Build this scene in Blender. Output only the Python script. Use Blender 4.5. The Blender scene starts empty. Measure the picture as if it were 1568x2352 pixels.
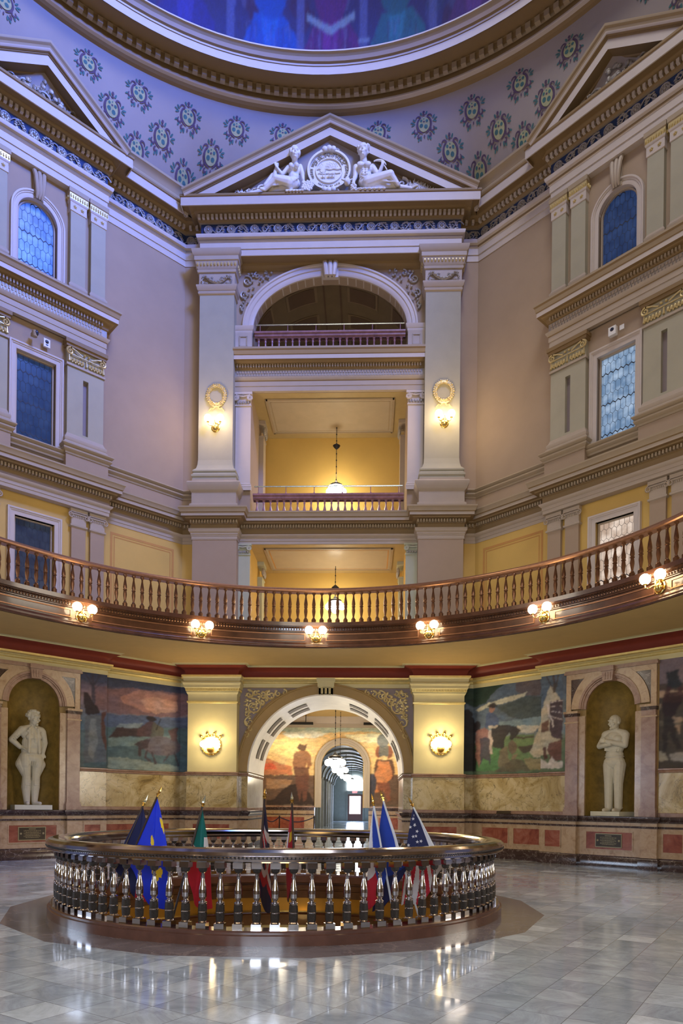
import bpy, bmesh, math, random
import numpy as np
from mathutils import Vector, Matrix
sin, cos, pi, rad = math.sin, math.cos, math.pi, math.radians
S = bpy.context.scene
COL = S.collection
a = 4.6
AP = a*(1+math.sqrt(2))          # distance from the centre to each wall
random.seed(7)
# ------------------------------------------------------------------ materials
MATS = {}
def nmat(name):
    m = bpy.data.materials.new(name); m.use_nodes = True
    MATS[name] = m
    nt = m.node_tree; b = nt.nodes['Principled BSDF']
    return m, nt, b
def N(nt, t, **kw):
    n = nt.nodes.new(t)
    for k, v in kw.items():
        if k in n.inputs: n.inputs[k].default_value = v
        else: setattr(n, k, v)
    return n
def plain(name, col, rough=.6, metal=0., var=.08, scale=3., bump=0., spec=.4, coat=0.):
    m, nt, b = nmat(name)
    b.inputs['Roughness'].default_value = rough
    b.inputs['Metallic'].default_value = metal
    b.inputs['Specular IOR Level'].default_value = spec
    if coat: b.inputs['Coat Weight'].default_value = coat; b.inputs['Coat Roughness'].default_value = .08
    tc = N(nt, 'ShaderNodeTexCoord'); no = N(nt, 'ShaderNodeTexNoise', Scale=scale, Detail=5., Roughness=.6)
    nt.links.new(tc.outputs['Object'], no.inputs['Vector'])
    cr = N(nt, 'ShaderNodeValToRGB')
    cr.color_ramp.elements[0].position = .3; cr.color_ramp.elements[1].position = .7
    cr.color_ramp.elements[0].color = tuple(c*(1-var) for c in col)+(1,)
    cr.color_ramp.elements[1].color = tuple(min(1, c*(1+var)) for c in col)+(1,)
    nt.links.new(no.outputs['Fac'], cr.inputs['Fac']); nt.links.new(cr.outputs['Color'], b.inputs['Base Color'])
    if bump:
        bp = N(nt, 'ShaderNodeBump', Strength=bump, Distance=.01); n2 = N(nt, 'ShaderNodeTexNoise', Scale=scale*12, Detail=4.)
        nt.links.new(tc.outputs['Object'], n2.inputs['Vector'])
        nt.links.new(n2.outputs['Fac'], bp.inputs['Height']); nt.links.new(bp.outputs['Normal'], b.inputs['Normal'])
    return m
def marble(name, cols, scale=1.2, rough=.12, dist=2.5, vein=None, vs=2.0):
    m, nt, b = nmat(name)
    b.inputs['Roughness'].default_value = rough
    tc = N(nt, 'ShaderNodeTexCoord')
    no = N(nt, 'ShaderNodeTexNoise', Scale=scale, Detail=9., Roughness=.65, Distortion=dist)
    nt.links.new(tc.outputs['Object'], no.inputs['Vector'])
    cr = N(nt, 'ShaderNodeValToRGB'); e = cr.color_ramp.elements
    n = len(cols)
    for i, c in enumerate(cols):
        p = .28+.44*i/(n-1)
        if i == 0: e[0].position = p; e[0].color = (*c, 1)
        elif i == n-1: e[-1].position = p; e[-1].color = (*c, 1)
        else:
            q = e.new(p); q.color = (*c, 1)
    nt.links.new(no.outputs['Fac'], cr.inputs['Fac'])
    out = cr.outputs['Color']
    if vein:
        n2 = N(nt, 'ShaderNodeTexNoise', Scale=vs, Detail=6., Roughness=.6, Distortion=1.5)
        nt.links.new(tc.outputs['Object'], n2.inputs['Vector'])
        sb = N(nt, 'ShaderNodeMath', operation='SUBTRACT'); sb.inputs[1].default_value = .5
        ab = N(nt, 'ShaderNodeMath', operation='ABSOLUTE')
        mr = N(nt, 'ShaderNodeMapRange'); mr.inputs['From Min'].default_value = 0; mr.inputs['From Max'].default_value = .012
        mr.inputs['To Min'].default_value = .75; mr.inputs['To Max'].default_value = 0
        mx = N(nt, 'ShaderNodeMix', data_type='RGBA')
        nt.links.new(n2.outputs['Fac'], sb.inputs[0]); nt.links.new(sb.outputs[0], ab.inputs[0])
        nt.links.new(ab.outputs[0], mr.inputs['Value']); nt.links.new(mr.outputs[0], mx.inputs['Factor'])
        nt.links.new(out, mx.inputs['A']); mx.inputs['B'].default_value = (*vein, 1)
        out = mx.outputs['Result']
    nt.links.new(out, b.inputs['Base Color'])
    return m
def emis(name, col, strength, base=(.8, .8, .8)):
    m, nt, b = nmat(name)
    b.inputs['Base Color'].default_value = (*base, 1)
    b.inputs['Emission Color'].default_value = (*col, 1)
    b.inputs['Emission Strength'].default_value = strength
    return m
def vcol(name, rough=.75):
    m, nt, b = nmat(name); b.inputs['Roughness'].default_value = rough
    at = N(nt, 'ShaderNodeAttribute', attribute_name='Col')
    tc = N(nt, 'ShaderNodeTexCoord'); no = N(nt, 'ShaderNodeTexNoise', Scale=22., Detail=4.)
    mr = N(nt, 'ShaderNodeMapRange'); mr.inputs['To Min'].default_value = .82; mr.inputs['To Max'].default_value = 1.18
    mx = N(nt, 'ShaderNodeVectorMath', operation='SCALE')
    nt.links.new(tc.outputs['Object'], no.inputs['Vector']); nt.links.new(no.outputs['Fac'], mr.inputs['Value'])
    nt.links.new(at.outputs['Color'], mx.inputs[0]); nt.links.new(mr.outputs[0], mx.inputs['Scale'])
    nt.links.new(mx.outputs[0], b.inputs['Base Color'])
    return m
plain('plaster_pink', (.37, .28, .20), .75, var=.06, scale=.8)
plain('plaster_grey', (.39, .37, .285), .7, var=.07, scale=1.2)
plain('trim_cream', (.43, .36, .285), .55, var=.03)
plain('trim_brown_shade', (.25, .17, .08), .6, var=.03)  # brown shade of soffits and moulding undersides painted in; also vault coffer frames
plain('trim_tan', (.37, .295, .20), .55, var=.03)
plain('trim_white', (.55, .49, .45), .5, var=.03)
plain('plaster_yellow', (.60, .40, .11), .6, var=.06, scale=1.)
plain('stripe_orange', (.52, .27, .08), .7, var=.04)
plain('ochre_ceiling', (.55, .38, .15), .75, var=.04)
plain('cove_red', (.25, .045, .025), .5, var=.06)
plain('paint_straw', (.62, .55, .29), .5, var=.04)
plain('paint_brown', (.34, .22, .075), .55, var=.05)
plain('paint_mauve', (.25, .205, .21), .6, var=.05)
plain('gold_paint', (.78, .62, .24), .28, metal=.55, var=.08, scale=8.)
plain('gold_relief', (.62, .50, .24), .38, metal=.35, var=.15, scale=20.)
plain('silver_relief', (.36, .33, .29), .42, metal=.2, var=.2, scale=20.)
plain('relief_white', (.80, .77, .72), .45, var=.06, scale=6.)
plain('frieze_blue', (.022, .045, .13), .6, var=.2)
plain('pendentive_plaster', (.35, .31, .30), .8, var=.06, scale=.6)
plain('orn_purple', (.10, .065, .12), .8, var=.2); plain('orn_teal', (.06, .16, .17), .8, var=.25, scale=9.)
plain('orn_yellow', (.40, .41, .24), .8, var=.15, scale=9.)
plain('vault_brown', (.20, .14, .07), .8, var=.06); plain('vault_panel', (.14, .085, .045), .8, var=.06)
plain('ceiling_panel', (.42, .36, .27), .35, var=.05)
plain('soffit_yellow', (.42, .32, .15), .6, var=.05)
plain('pilaster_green', (.46, .48, .36), .5, var=.04)
marble('marble_yellow', [(.17, .115, .04), (.40, .29, .11), (.54, .43, .22), (.64, .54, .32), (.48, .32, .11)], .9, .16, 1.8, (.09, .065, .03), 1.5)
marble('marble_tan', [(.27, .155, .085), (.42, .28, .155), (.49, .35, .21), (.36, .225, .13)], 5., .2, .6)
marble('marble_pink', [(.20, .105, .068), (.32, .19, .125), (.39, .26, .18)], 4., .24, .6)
marble('marble_red', [(.16, .03, .02), (.30, .085, .045), (.40, .17, .11)], 2.2, .18, 1.)
marble('marble_dark', [(.025, .015, .013), (.06, .035, .03), (.10, .065, .055)], 3., .12, 2., (.35, .30, .27), 2.6)
marble('marble_cream', [(.55, .50, .42), (.72, .67, .58), (.78, .75, .68)], 1.2, .14, 1.)
marble('marble_mauve', [(.125, .11, .12), (.18, .162, .175), (.23, .205, .22)], 2., .12, 1.2, (.36, .30, .29), .9)
plain('niche_gold', (.24, .155, .03), .6, var=.3, scale=5.)
plain('statue_stone', (.60, .56, .43), .6, var=.06, scale=8., bump=.05)
plain('statue_plinth', (.62, .60, .46), .5, var=.06)
plain('slot_dark', (.10, .055, .02), .6)
plain('copper_baluster', (.155, .075, .04), .3, metal=.75, var=.25, scale=14.)
plain('copper_light', (.34, .17, .09), .32, metal=.7, var=.15, scale=14.)
plain('wood_dark', (.085, .036, .018), .22, var=.35, scale=3., coat=.5)
plain('wood_red', (.11, .05, .035), .2, var=.25, scale=3., coat=.5)
plain('bronze_polished', (.52, .49, .50), .12, metal=1., var=.08, scale=5.)
plain('bronze_dark', (.045, .036, .03), .5, metal=.35, var=.35, scale=60., bump=.6)
plain('brass', (.85, .62, .20), .16, metal=1., var=.05)
plain('brass_aged', (.42, .24, .05), .3, metal=.8, var=.1)
plain('steel_rail', (.55, .62, .55), .25, metal=.9, var=.05)
plain('rosso_marble', (.30, .16, .18), .3, var=.25, scale=7.)
plain('black_metal', (.015, .014, .016), .4, metal=.5)
plain('rope_blue', (.012, .012, .04), .8)
plain('lead', (.03, .035, .05), .6)
plain('plastic_white', (.75, .75, .76), .4); plain('plastic_dark', (.02, .025, .05), .3)
plain('plaque_bronze', (.045, .035, .025), .35, metal=.7, var=.2); plain('plaque_letters', (.30, .25, .14), .4, metal=.6)
plain('pole_black', (.03, .02, .02), .35); plain('pole_white', (.55, .58, .62), .4)
plain('hall_white', (.62, .62, .58), .7); plain('soffit_cream', (.74, .68, .58), .42); plain('door_brown', (.10, .04, .035), .35); plain('hall_grey', (.24, .26, .24), .5); plain('void_dark', (.02, .018, .015), .9)
emis('globe_light', (1., .83, .55), 14.); emis('globe_cool', (1., .93, .80), 12.)
emis('door_daylight', (.80, .88, 1.), 9.); emis('exit_red', (1., .05, .03), 4.)
emis('glass_blue_bright', (.05, .13, .75), 1.); emis('glass_blue_dark', (.012, .03, .14), .35)
emis('glass_pale', (.30, .45, .62), .8); emis('glass_warm', (.8, .55, .38), .7)
for k, c in dict(navy=(.008, .012, .07), blue=(.006, .03, .62), mid=(.008, .04, .32), green=(0, .12, .11), white=(.62, .62, .66), red=(.45, .012, .03), gold=(.70, .50, .02), ink=(.01, .01, .012)).items():
    plain('cloth_'+k, c, .7, var=.12, scale=4.)
def glassy(name, c1, c2, st):       # leaded panes with daylight behind, mottled from pane to pane
    m = MATS[name]; nt = m.node_tree; b = nt.nodes['Principled BSDF']; b.inputs['Roughness'].default_value = .25
    b.inputs['Base Color'].default_value = (.015, .02, .04, 1); b.inputs['Specular IOR Level'].default_value = .25
    tc = N(nt, 'ShaderNodeTexCoord'); v = N(nt, 'ShaderNodeTexNoise', Scale=3.2, Detail=3.)
    nt.links.new(tc.outputs['Object'], v.inputs['Vector'])
    cr = N(nt, 'ShaderNodeValToRGB'); cr.color_ramp.elements[0].color = (*c1, 1); cr.color_ramp.elements[1].color = (*c2, 1)
    cr.color_ramp.elements[0].position = .38; cr.color_ramp.elements[1].position = .66
    nt.links.new(v.outputs['Fac'], cr.inputs['Fac']); nt.links.new(cr.outputs['Color'], b.inputs['Emission Color'])
    b.inputs['Emission Strength'].default_value = st
glassy('glass_blue_bright', (.02, .09, .62), (.12, .27, .95), .8)
glassy('glass_blue_dark', (.012, .030, .095), (.028, .058, .16), .62)
emis('glass_slate', (.03, .04, .07), .5); glassy('glass_slate', (.012, .018, .035), (.03, .042, .07), .6)
glassy('glass_pale', (.12, .20, .32), (.34, .44, .58), .9)
glassy('glass_warm', (.42, .30, .22), (.75, .62, .52), .9)
# floor: square grey marble slabs, some paler, laid askew to the building
def floor_mat():
    m, nt, b = nmat('floor_marble')
    tc = N(nt, 'ShaderNodeTexCoord'); mp = N(nt, 'ShaderNodeMapping'); mp.inputs['Rotation'].default_value = (0, 0, rad(31)); mp.inputs['Scale'].default_value = (2.6, 2.6, 2.6)
    nt.links.new(tc.outputs['Object'], mp.inputs['Vector'])
    fl = N(nt, 'ShaderNodeVectorMath', operation='FLOOR'); nt.links.new(mp.outputs[0], fl.inputs[0])
    wn = N(nt, 'ShaderNodeTexWhiteNoise'); wn.noise_dimensions = '2D'; nt.links.new(fl.outputs[0], wn.inputs['Vector'])
    cr = N(nt, 'ShaderNodeValToRGB'); e = cr.color_ramp.elements; cr.color_ramp.interpolation = 'CONSTANT'
    e[0].color = (.38, .44, .51, 1); e[1].position = .3; e[1].color = (.42, .48, .545, 1)
    for p, c in ((.5, (.395, .46, .525, 1)), (.72, (.45, .51, .57, 1)), (.88, (.53, .60, .66, 1)), (.965, (.62, .69, .75, 1))):
        q = e.new(p); q.color = c
    nt.links.new(wn.outputs['Value'], cr.inputs['Fac'])
    vn = N(nt, 'ShaderNodeTexNoise', Scale=1.6, Detail=9., Roughness=.7, Distortion=2.2)
    ad = N(nt, 'ShaderNodeVectorMath', operation='ADD'); sc = N(nt, 'ShaderNodeVectorMath', operation='SCALE'); sc.inputs['Scale'].default_value = 3.3
    nt.links.new(wn.outputs['Color'], sc.inputs[0]); nt.links.new(sc.outputs[0], ad.inputs[0]); nt.links.new(tc.outputs['Object'], ad.inputs[1]); nt.links.new(ad.outputs[0], vn.inputs['Vector'])
    vr = N(nt, 'ShaderNodeMapRange'); vr.inputs['From Min'].default_value = .3; vr.inputs['From Max'].default_value = .7
    vr.inputs['To Min'].default_value = .68; vr.inputs['To Max'].default_value = 1.3
    nt.links.new(vn.outputs['Fac'], vr.inputs['Value'])
    mu = N(nt, 'ShaderNodeVectorMath', operation='SCALE'); nt.links.new(cr.outputs['Color'], mu.inputs[0]); nt.links.new(vr.outputs[0], mu.inputs['Scale'])
    # joints
    fr = N(nt, 'ShaderNodeVectorMath', operation='FRACTION'); nt.links.new(mp.outputs[0], fr.inputs[0])
    sp = N(nt, 'ShaderNodeSeparateXYZ'); nt.links.new(fr.outputs[0], sp.inputs[0])
    def edge(o):
        s = N(nt, 'ShaderNodeMath', operation='SUBTRACT'); s.inputs[1].default_value = .5; nt.links.new(o, s.inputs[0])
        q = N(nt, 'ShaderNodeMath', operation='ABSOLUTE'); nt.links.new(s.outputs[0], q.inputs[0]); return q
    mxm = N(nt, 'ShaderNodeMath', operation='MAXIMUM'); nt.links.new(edge(sp.outputs['X']).outputs[0], mxm.inputs[0]); nt.links.new(edge(sp.outputs['Y']).outputs[0], mxm.inputs[1])
    gt = N(nt, 'ShaderNodeMath', operation='GREATER_THAN'); gt.inputs[1].default_value = .4925; nt.links.new(mxm.outputs[0], gt.inputs[0])
    mx = N(nt, 'ShaderNodeMix', data_type='RGBA'); nt.links.new(gt.outputs[0], mx.inputs['Factor']); nt.links.new(mu.outputs[0], mx.inputs['A']); mx.inputs['B'].default_value = (.18, .19, .20, 1)
    nt.links.new(mx.outputs['Result'], b.inputs['Base Color'])
    rr = N(nt, 'ShaderNodeMapRange'); rr.inputs['To Min'].default_value = .07; rr.inputs['To Max'].default_value = .17
    nt.links.new(wn.outputs['Value'], rr.inputs['Value']); nt.links.new(rr.outputs[0], b.inputs['Roughness'])
    b.inputs['Specular IOR Level'].default_value = .65
    bp = N(nt, 'ShaderNodeBump', Strength=.10, Distance=.004); bn = N(nt, 'ShaderNodeTexNoise', Scale=3.5, Detail=2.)
    nt.links.new(tc.outputs['Object'], bn.inputs['Vector']); nt.links.new(bn.outputs['Fac'], bp.inputs['Height']); nt.links.new(bp.outputs['Normal'], b.inputs['Normal'])
floor_mat()
vcol('mural_paint')
# ------------------------------------------------------------------ mesh building
def frame(k):
    th = rad(45*k); o = (-sin(th), cos(th)); r = (cos(th), sin(th)); return o, r
def F(k):          # (u along wall, n out of the wall into the room, z) -> world
    o, r = frame(k)
    return lambda u, n, z: (u*r[0]+(AP-n)*o[0], u*r[1]+(AP-n)*o[1], z)
WLD = lambda x, y, z: (x, y, z)
MW = {}
class MB:
    def __init__(s): s.v = []; s.f = []; s.m = []; s.ms = []; s.c = None
    def mi(s, m):
        if m not in s.ms: s.ms.append(m)
        return s.ms.index(m)
    def add(s, vs, fs, m):
        o = len(s.v); s.v += [tuple(p) for p in vs]; i = s.mi(m)
        for f in fs: s.f.append(tuple(o+q for q in f)); s.m.append(i)
        return s
    def box(s, M, u0, u1, n0, n1, z0, z1, m):
        v = [M(u, n, z) for z in (z0, z1) for n in (n0, n1) for u in (u0, u1)]
        return s.add(v, [(0, 1, 3, 2), (4, 6, 7, 5), (0, 4, 5, 1), (2, 3, 7, 6), (0, 2, 6, 4), (1, 5, 7, 3)], m)
    def prism(s, M, pts, n0, n1, m, caps=True):      # polygon (u,z) extruded from n0 to n1
        k = len(pts)
        v = [M(u, n0, z) for u, z in pts]+[M(u, n1, z) for u, z in pts]
        f = [(i, (i+1) % k, (i+1) % k+k, i+k) for i in range(k)]
        if caps: f += [tuple(range(k)), tuple(range(2*k-1, k-1, -1))]
        return s.add(v, f, m)
    def sweep(s, path, prof, m, M2=None, closed=False, side=1, caps=True, mats=None):
        # path: 2D points, prof: (offset d, height h); M2(px,py,h)->world
        M2 = M2 or (lambda x, y, h: (x, y, h))
        P = [Vector(p) for p in path]; n = len(P); K = len(prof); vs = []
        segs = []
        for i in range(n if closed else n-1):
            d = (P[(i+1) % n]-P[i]).normalized(); segs.append(Vector((d.y, -d.x))*side)
        for i in range(n):
            if closed: n1, n2 = segs[i-1], segs[i]
            else: n1 = segs[max(0, i-1)]; n2 = segs[min(i, n-2)]
            dd = 1+n1.dot(n2); mt = (n1+n2)/max(dd, .25)
            for d, h in prof:
                q = P[i]+mt*d; vs.append(M2(q.x, q.y, h))
        fs = []
        for i in range(n if closed else n-1):
            j = (i+1) % n
            for t in range(K-1): fs.append((i*K+t, j*K+t, j*K+t+1, i*K+t+1))
        o = len(s.f); s.add(vs, fs, m)
        if mats:
            ids = [s.mi(x) for x in mats]; c = o
            for i in range(n if closed else n-1):
                for t in range(K-1): s.m[c] = ids[t]; c += 1
        if caps and not closed:
            s.add(vs[:K], [tuple(range(K))], m); s.add(vs[-K:], [tuple(range(K-1, -1, -1))], m)
        return s
    def lathe(s, c, prof, m, seg=16, M=None, cap=True):       # about vertical axis at c
        vs = []; K = len(prof)
        for i in range(seg):
            t = 2*pi*i/seg
            for r, z in prof:
                p = (c[0]+r*cos(t), c[1]+r*sin(t), c[2]+z); vs.append(M(*p) if M else p)
        fs = [(i*K+j, ((i+1) % seg)*K+j, ((i+1) % seg)*K+j+1, i*K+j+1) for i in range(seg) for j in range(K-1)]
        s.add(vs, fs, m)
        if cap:
            s.add([vs[i*K] for i in range(seg)], [tuple(range(seg-1, -1, -1))], m)
            s.add([vs[i*K+K-1] for i in range(seg)], [tuple(range(seg))], m)
        return s
    def tube(s, pts, r, m, seg=6, M=None, cap=True):
        P = [Vector(p) for p in pts]; n = len(P); vs = []
        rr = r if isinstance(r, (list, tuple)) else [r]*n
        up = None
        for i in range(n):
            t = (P[min(i+1, n-1)]-P[max(i-1, 0)]).normalized()
            if up is None: up = Vector((0, 0, 1)) if abs(t.z) < .9 else Vector((1, 0, 0))
            x = (up-t*up.dot(t)).normalized(); y = t.cross(x); up = x
            for j in range(seg):
                q = P[i]+(x*cos(2*pi*j/seg)+y*sin(2*pi*j/seg))*rr[i]; vs.append(M(*q) if M else tuple(q))
        fs = [(i*seg+j, i*seg+(j+1) % seg, (i+1)*seg+(j+1) % seg, (i+1)*seg+j) for i in range(n-1) for j in range(seg)]
        if cap: fs += [tuple(range(seg-1, -1, -1)), tuple(range((n-1)*seg, n*seg))]
        return s.add(vs, fs, m)
    def ball(s, c, r, m, sg=12, rg=8, M=None):
        rx, ry, rz = r if isinstance(r, (tuple, list)) else (r, r, r)
        vs = []
        for i in range(rg+1):
            ph = pi*i/rg
            for j in range(sg):
                t = 2*pi*j/sg; p = (c[0]+rx*sin(ph)*cos(t), c[1]+ry*sin(ph)*sin(t), c[2]-rz*cos(ph))
                vs.append(M(*p) if M else p)
        fs = [(i*sg+j, i*sg+(j+1) % sg, (i+1)*sg+(j+1) % sg, (i+1)*sg+j) for i in range(rg) for j in range(sg)]
        return s.add(vs, fs, m)
    def scroll(s, c, r0, turns, w, m, M, n0, sgn=1, start=0., lift=.02):     # relief spiral on a wall, c=(u,z)
        pts = []; K = int(10*turns)+2; rs = []
        for i in range(K+1):
            t = i/K; ang = start+sgn*t*turns*2*pi; r = r0*(1-t)**.9+.004
            pts.append((c[0]+r*cos(ang), n0+lift*.6, c[1]+r*sin(ang))); rs.append(w*(1-.55*t))
        return s.tube(pts, rs, m, 5, M)
    def build(s, name, parent=None, smooth=True, ang=35, loc=None):
        me = bpy.data.meshes.new(name); me.from_pydata(s.v, [], s.f)
        for x in s.ms: me.materials.append(MATS[x])
        me.polygons.foreach_set('material_index', s.m)
        if s.c is not None:
            at = me.color_attributes.new('Col', 'FLOAT_COLOR', 'POINT'); at.data.foreach_set('color', np.asarray(s.c, dtype=np.float32).ravel())
        bm = bmesh.new(); bm.from_mesh(me); bmesh.ops.recalc_face_normals(bm, faces=bm.faces)
        bm.to_mesh(me); bm.free()
        if smooth:
            me.polygons.foreach_set('use_smooth', [True]*len(me.polygons)); me.set_sharp_from_angle(angle=rad(ang))
        o = bpy.data.objects.new(name, me); COL.objects.link(o)
        if parent is not None:
            Mx = MW[parent.name]; me.transform(Mx.inverted()); o.parent = parent; MW[o.name] = Mx
        else:
            if loc is not None:
                me.transform(Matrix.Translation(-Vector(loc))); o.location = loc; MW[o.name] = Matrix.Translation(loc)
            else: MW[o.name] = Matrix.Identity(4)
        return o
def tag(o, label, cat, group=None, kind=None):
    o['label'] = label; o['category'] = cat
    if group: o['group'] = group
    if kind: o['kind'] = kind
    return o
def struct(o): o['kind'] = 'structure'; return o
def thing(name, label, cat, loc, rz=0., group=None, kind=None):
    o = bpy.data.objects.new(name, None); COL.objects.link(o); o.empty_display_size = .1
    o.location = loc; o.rotation_euler = (0, 0, rz)
    MW[o.name] = Matrix.Translation(loc) @ Matrix.Rotation(rz, 4, 'Z')
    if kind == 'structure': o['kind'] = kind
    else: tag(o, label, cat, group)
    return o
def dup(root, loc, rz, label, scale=None):
    def cp(o, par):
        c = o.copy(); COL.objects.link(c); c.parent = par
        for ch in list(o.children): cp(ch, c)
        return c
    r = cp(root, None); r.location = loc; r.rotation_euler = (0, 0, rz)
    if scale: r.scale = scale
    MW[r.name] = Matrix.Translation(loc) @ Matrix.Rotation(rz, 4, 'Z')
    if label: r['label'] = label
    return r
def LM(par):          # local (x,y,z) of a thing -> world, so parts can be built in its own frame
    Mx = MW[par.name]
    return lambda x, y, z: tuple(Mx @ Vector((x, y, z)))
def wallthing(name, label, cat, k, u, n, z, group=None):
    return thing(name, label, cat, F(k)(u, n, z), rad(45*k), group)
def point(name, loc, col, w, r=.1):
    l = bpy.data.lights.new(name, 'POINT'); l.color = col; l.energy = w; l.shadow_soft_size = r
    o = bpy.data.objects.new(name, l); COL.objects.link(o); o.location = loc; o['kind'] = 'structure'; return o
def area(name, loc, rot, size, col, w, sy=None):
    l = bpy.data.lights.new(name, 'AREA'); l.color = col; l.energy = w; l.size = size
    if sy: l.shape = 'RECTANGLE'; l.size_y = sy
    o = bpy.data.objects.new(name, l); COL.objects.link(o); o.location = loc; o.rotation_euler = rot; o['kind'] = 'structure'; return o
# ------------------------------------------------------------------ camera
cam = bpy.data.objects.new('camera', bpy.data.cameras.new('camera')); COL.objects.link(cam); S.camera = cam
fpx = 1619.
cam.data.sensor_fit = 'HORIZONTAL'; cam.data.sensor_width = 36.; cam.data.lens = 36*fpx/1568
cam.data.shift_y = (1849.6-1176)/1568; cam.data.shift_x = -(784.3-784)/1568
cam.data.clip_start = .05; cam.data.clip_end = 300
EYE = (.2941*a, AP-4.8003*a, .3358*a)
ya, ro = -.0374, .0107
cam.matrix_world = Matrix.Translation(EYE) @ Matrix.Rotation(-ya, 4, 'Z') @ Matrix.Rotation(rad(90), 4, 'X') @ Matrix.Rotation(ro, 4, 'Z')
# ================================================================== THE SETTING
def arcpts(cx, cz, rx, rz, t0, t1, n): return [(cx+rx*cos(t0+(t1-t0)*i/n), cz+rz*sin(t0+(t1-t0)*i/n)) for i in range(n+1)]
# floor: hole for the round well, a band of mauve marble (16 sides) round it
b = MB(); seg = 96; Rw = 3.22; B4 = 3.97
def ngon(R, k, off, t):          # radius of a regular polygon in direction t
    w = 2*pi/k; q = ((t-off+w/2) % w)-w/2; return R*cos(w/2)/cos(q)
ring = lambda fn: [(fn(2*pi*i/seg)*sin(2*pi*i/seg), fn(2*pi*i/seg)*cos(2*pi*i/seg), 0) for i in range(seg)]
r1, r2, r3 = ring(lambda t: Rw), ring(lambda t: ngon(B4, 16, 0, t)), ring(lambda t: ngon(13.3, 8, pi/8, t) if True else 0)
def strip(b, A, B, m): n = len(A); b.add(A+B, [(i, (i+1) % n, (i+1) % n+n, i+n) for i in range(n)], m)
strip(b, r1, r2, 'marble_mauve'); strip(b, r2, r3, 'floor_marble')
b.add([(-9, 12.2, 0), (9, 12.2, 0), (9, 64, 0), (-9, 64, 0)], [(0, 1, 2, 3)], 'floor_marble')
b.add([(-6, -12.2, 0), (6, -12.2, 0), (6, -40, 0), (-6, -40, 0)], [(0, 1, 2, 3)], 'floor_marble')
struct(b.build('floor', smooth=False))
# side walls ----------------------------------------------------------------
LV = [(0, 5.9, 'paint_brown'), (5.9, 9.75, 'plaster_yellow'), (9.75, 20.4, 'plaster_pink')]
def opening_wall(k, name, deep=3.25):
    M = F(k); b = MB(); o = 2.46
    for z0, z1, m in LV:
        for s in (-1, 1):
            u0, u1 = sorted((s*o, s*5.4)); b.box(M, u0, u1, -deep, 0, z0, z1, m)
    arc = arcpts(0, 2.57, 2.46, 2.46, 0, pi, 28)
    b.prism(M, [(2.46, 5.9)]+arc+[(-2.46, 5.9)], -deep, 0, 'paint_brown')
    b.box(M, -o, o, -deep, 0, 5.9, 6.45, 'plaster_yellow')
    b.box(M, -o, o, -deep, -.001, 9.72, 10.62, 'soffit_yellow')
    b.box(M, -o, o, -deep, -.001, 14.48, 15.7, 'soffit_yellow')
    arc = arcpts(0, 16.5, 2.41, 1.62, 0, pi, 28)
    b.prism(M, [(2.46, 20.4), (2.46, 16.5)]+arc+[(-2.46, 16.5), (-2.46, 20.4)], -.35, 0, 'plaster_pink')
    return b
w0 = opening_wall(0, 'wall_back')
struct(w0.build('wall_back', smooth=False))
for k, nm in ((2, 'wall_side_left'), (4, 'wall_front'), (6, 'wall_side_right')):
    struct(opening_wall(k, nm).build(nm, smooth=False))
def window_wall(k, name, detail=True):
    M = F(k); b = MB()
    for z0, z1, m in LV:
        for s in (-1, 1):
            u0, u1 = sorted((s*1.85, s*5.3)); b.box(M, u0, u1, -.4, 0, z0, z1, m)
    n1 = .2
    m1 = 'plaster_pink'
    for s in (-1, 1):          # piers beside the windows
        for z0, z1, m in ((6.2, 9.75, 'plaster_yellow'), (9.75, 20.4, 'plaster_pink')):
            u0, u1 = sorted((s*.52, s*1.86)); b.box(M, u0, u1, -.4, n1, z0, z1, m)
        u0, u1 = sorted((s*.68, s*2.0)); b.box(M, u0, u1, -.4, .3, 0, 6.2, 'paint_brown')
    for z0, z1, m in ((9.15, 9.75, 'plaster_yellow'), (9.75, 11.13, m1), (13.58, 15.68, m1)): b.box(M, -.52, .52, -.4, n1, z0, z1, m)
    b.prism(M, [(.52, 20.4)]+arcpts(0, 17.25, .52, .52, 0, pi, 16)+[(-.52, 20.4)], -.4, n1, m1)
    b.box(M, -.68, .68, -.4, .3, 0, 1.34, 'marble_tan')
    b.prism(M, [(.68, 6.2)]+arcpts(0, 4.2, .68, .68, 0, pi, 20)+[(-.68, 6.2)], -.3, .3, 'paint_brown')
    struct(b.build(name, smooth=False))
    # niche: half round recess with a domed head
    b = MB(); vs = []; fs = []; A_ = 14; H = 1.34; rr = .68
    rows = [(H, 1.), (2.5, 1.), (4.2, 1.)]+[(4.2+rr*sin(pi/2*i/8), cos(pi/2*i/8)) for i in range(1, 9)]
    for z, q in rows:
        for i in range(A_+1):
            t = pi*i/A_; vs.append(M(rr*q*cos(t), .3-.62*sin(t)*q-.0, z))
    for j in range(len(rows)-1):
        for i in range(A_): fs.append((j*(A_+1)+i, j*(A_+1)+i+1, (j+1)*(A_+1)+i+1, (j+1)*(A_+1)+i))
    b.add(vs, fs, 'niche_gold'); b.box(M, -.7, .7, -.35, .3, 1.2, 1.34, 'marble_dark')
    struct(b.build('trim_niche', ang=60))
for k, nm in ((1, 'wall_left'), (7, 'wall_right')): window_wall(k, nm)
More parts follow.
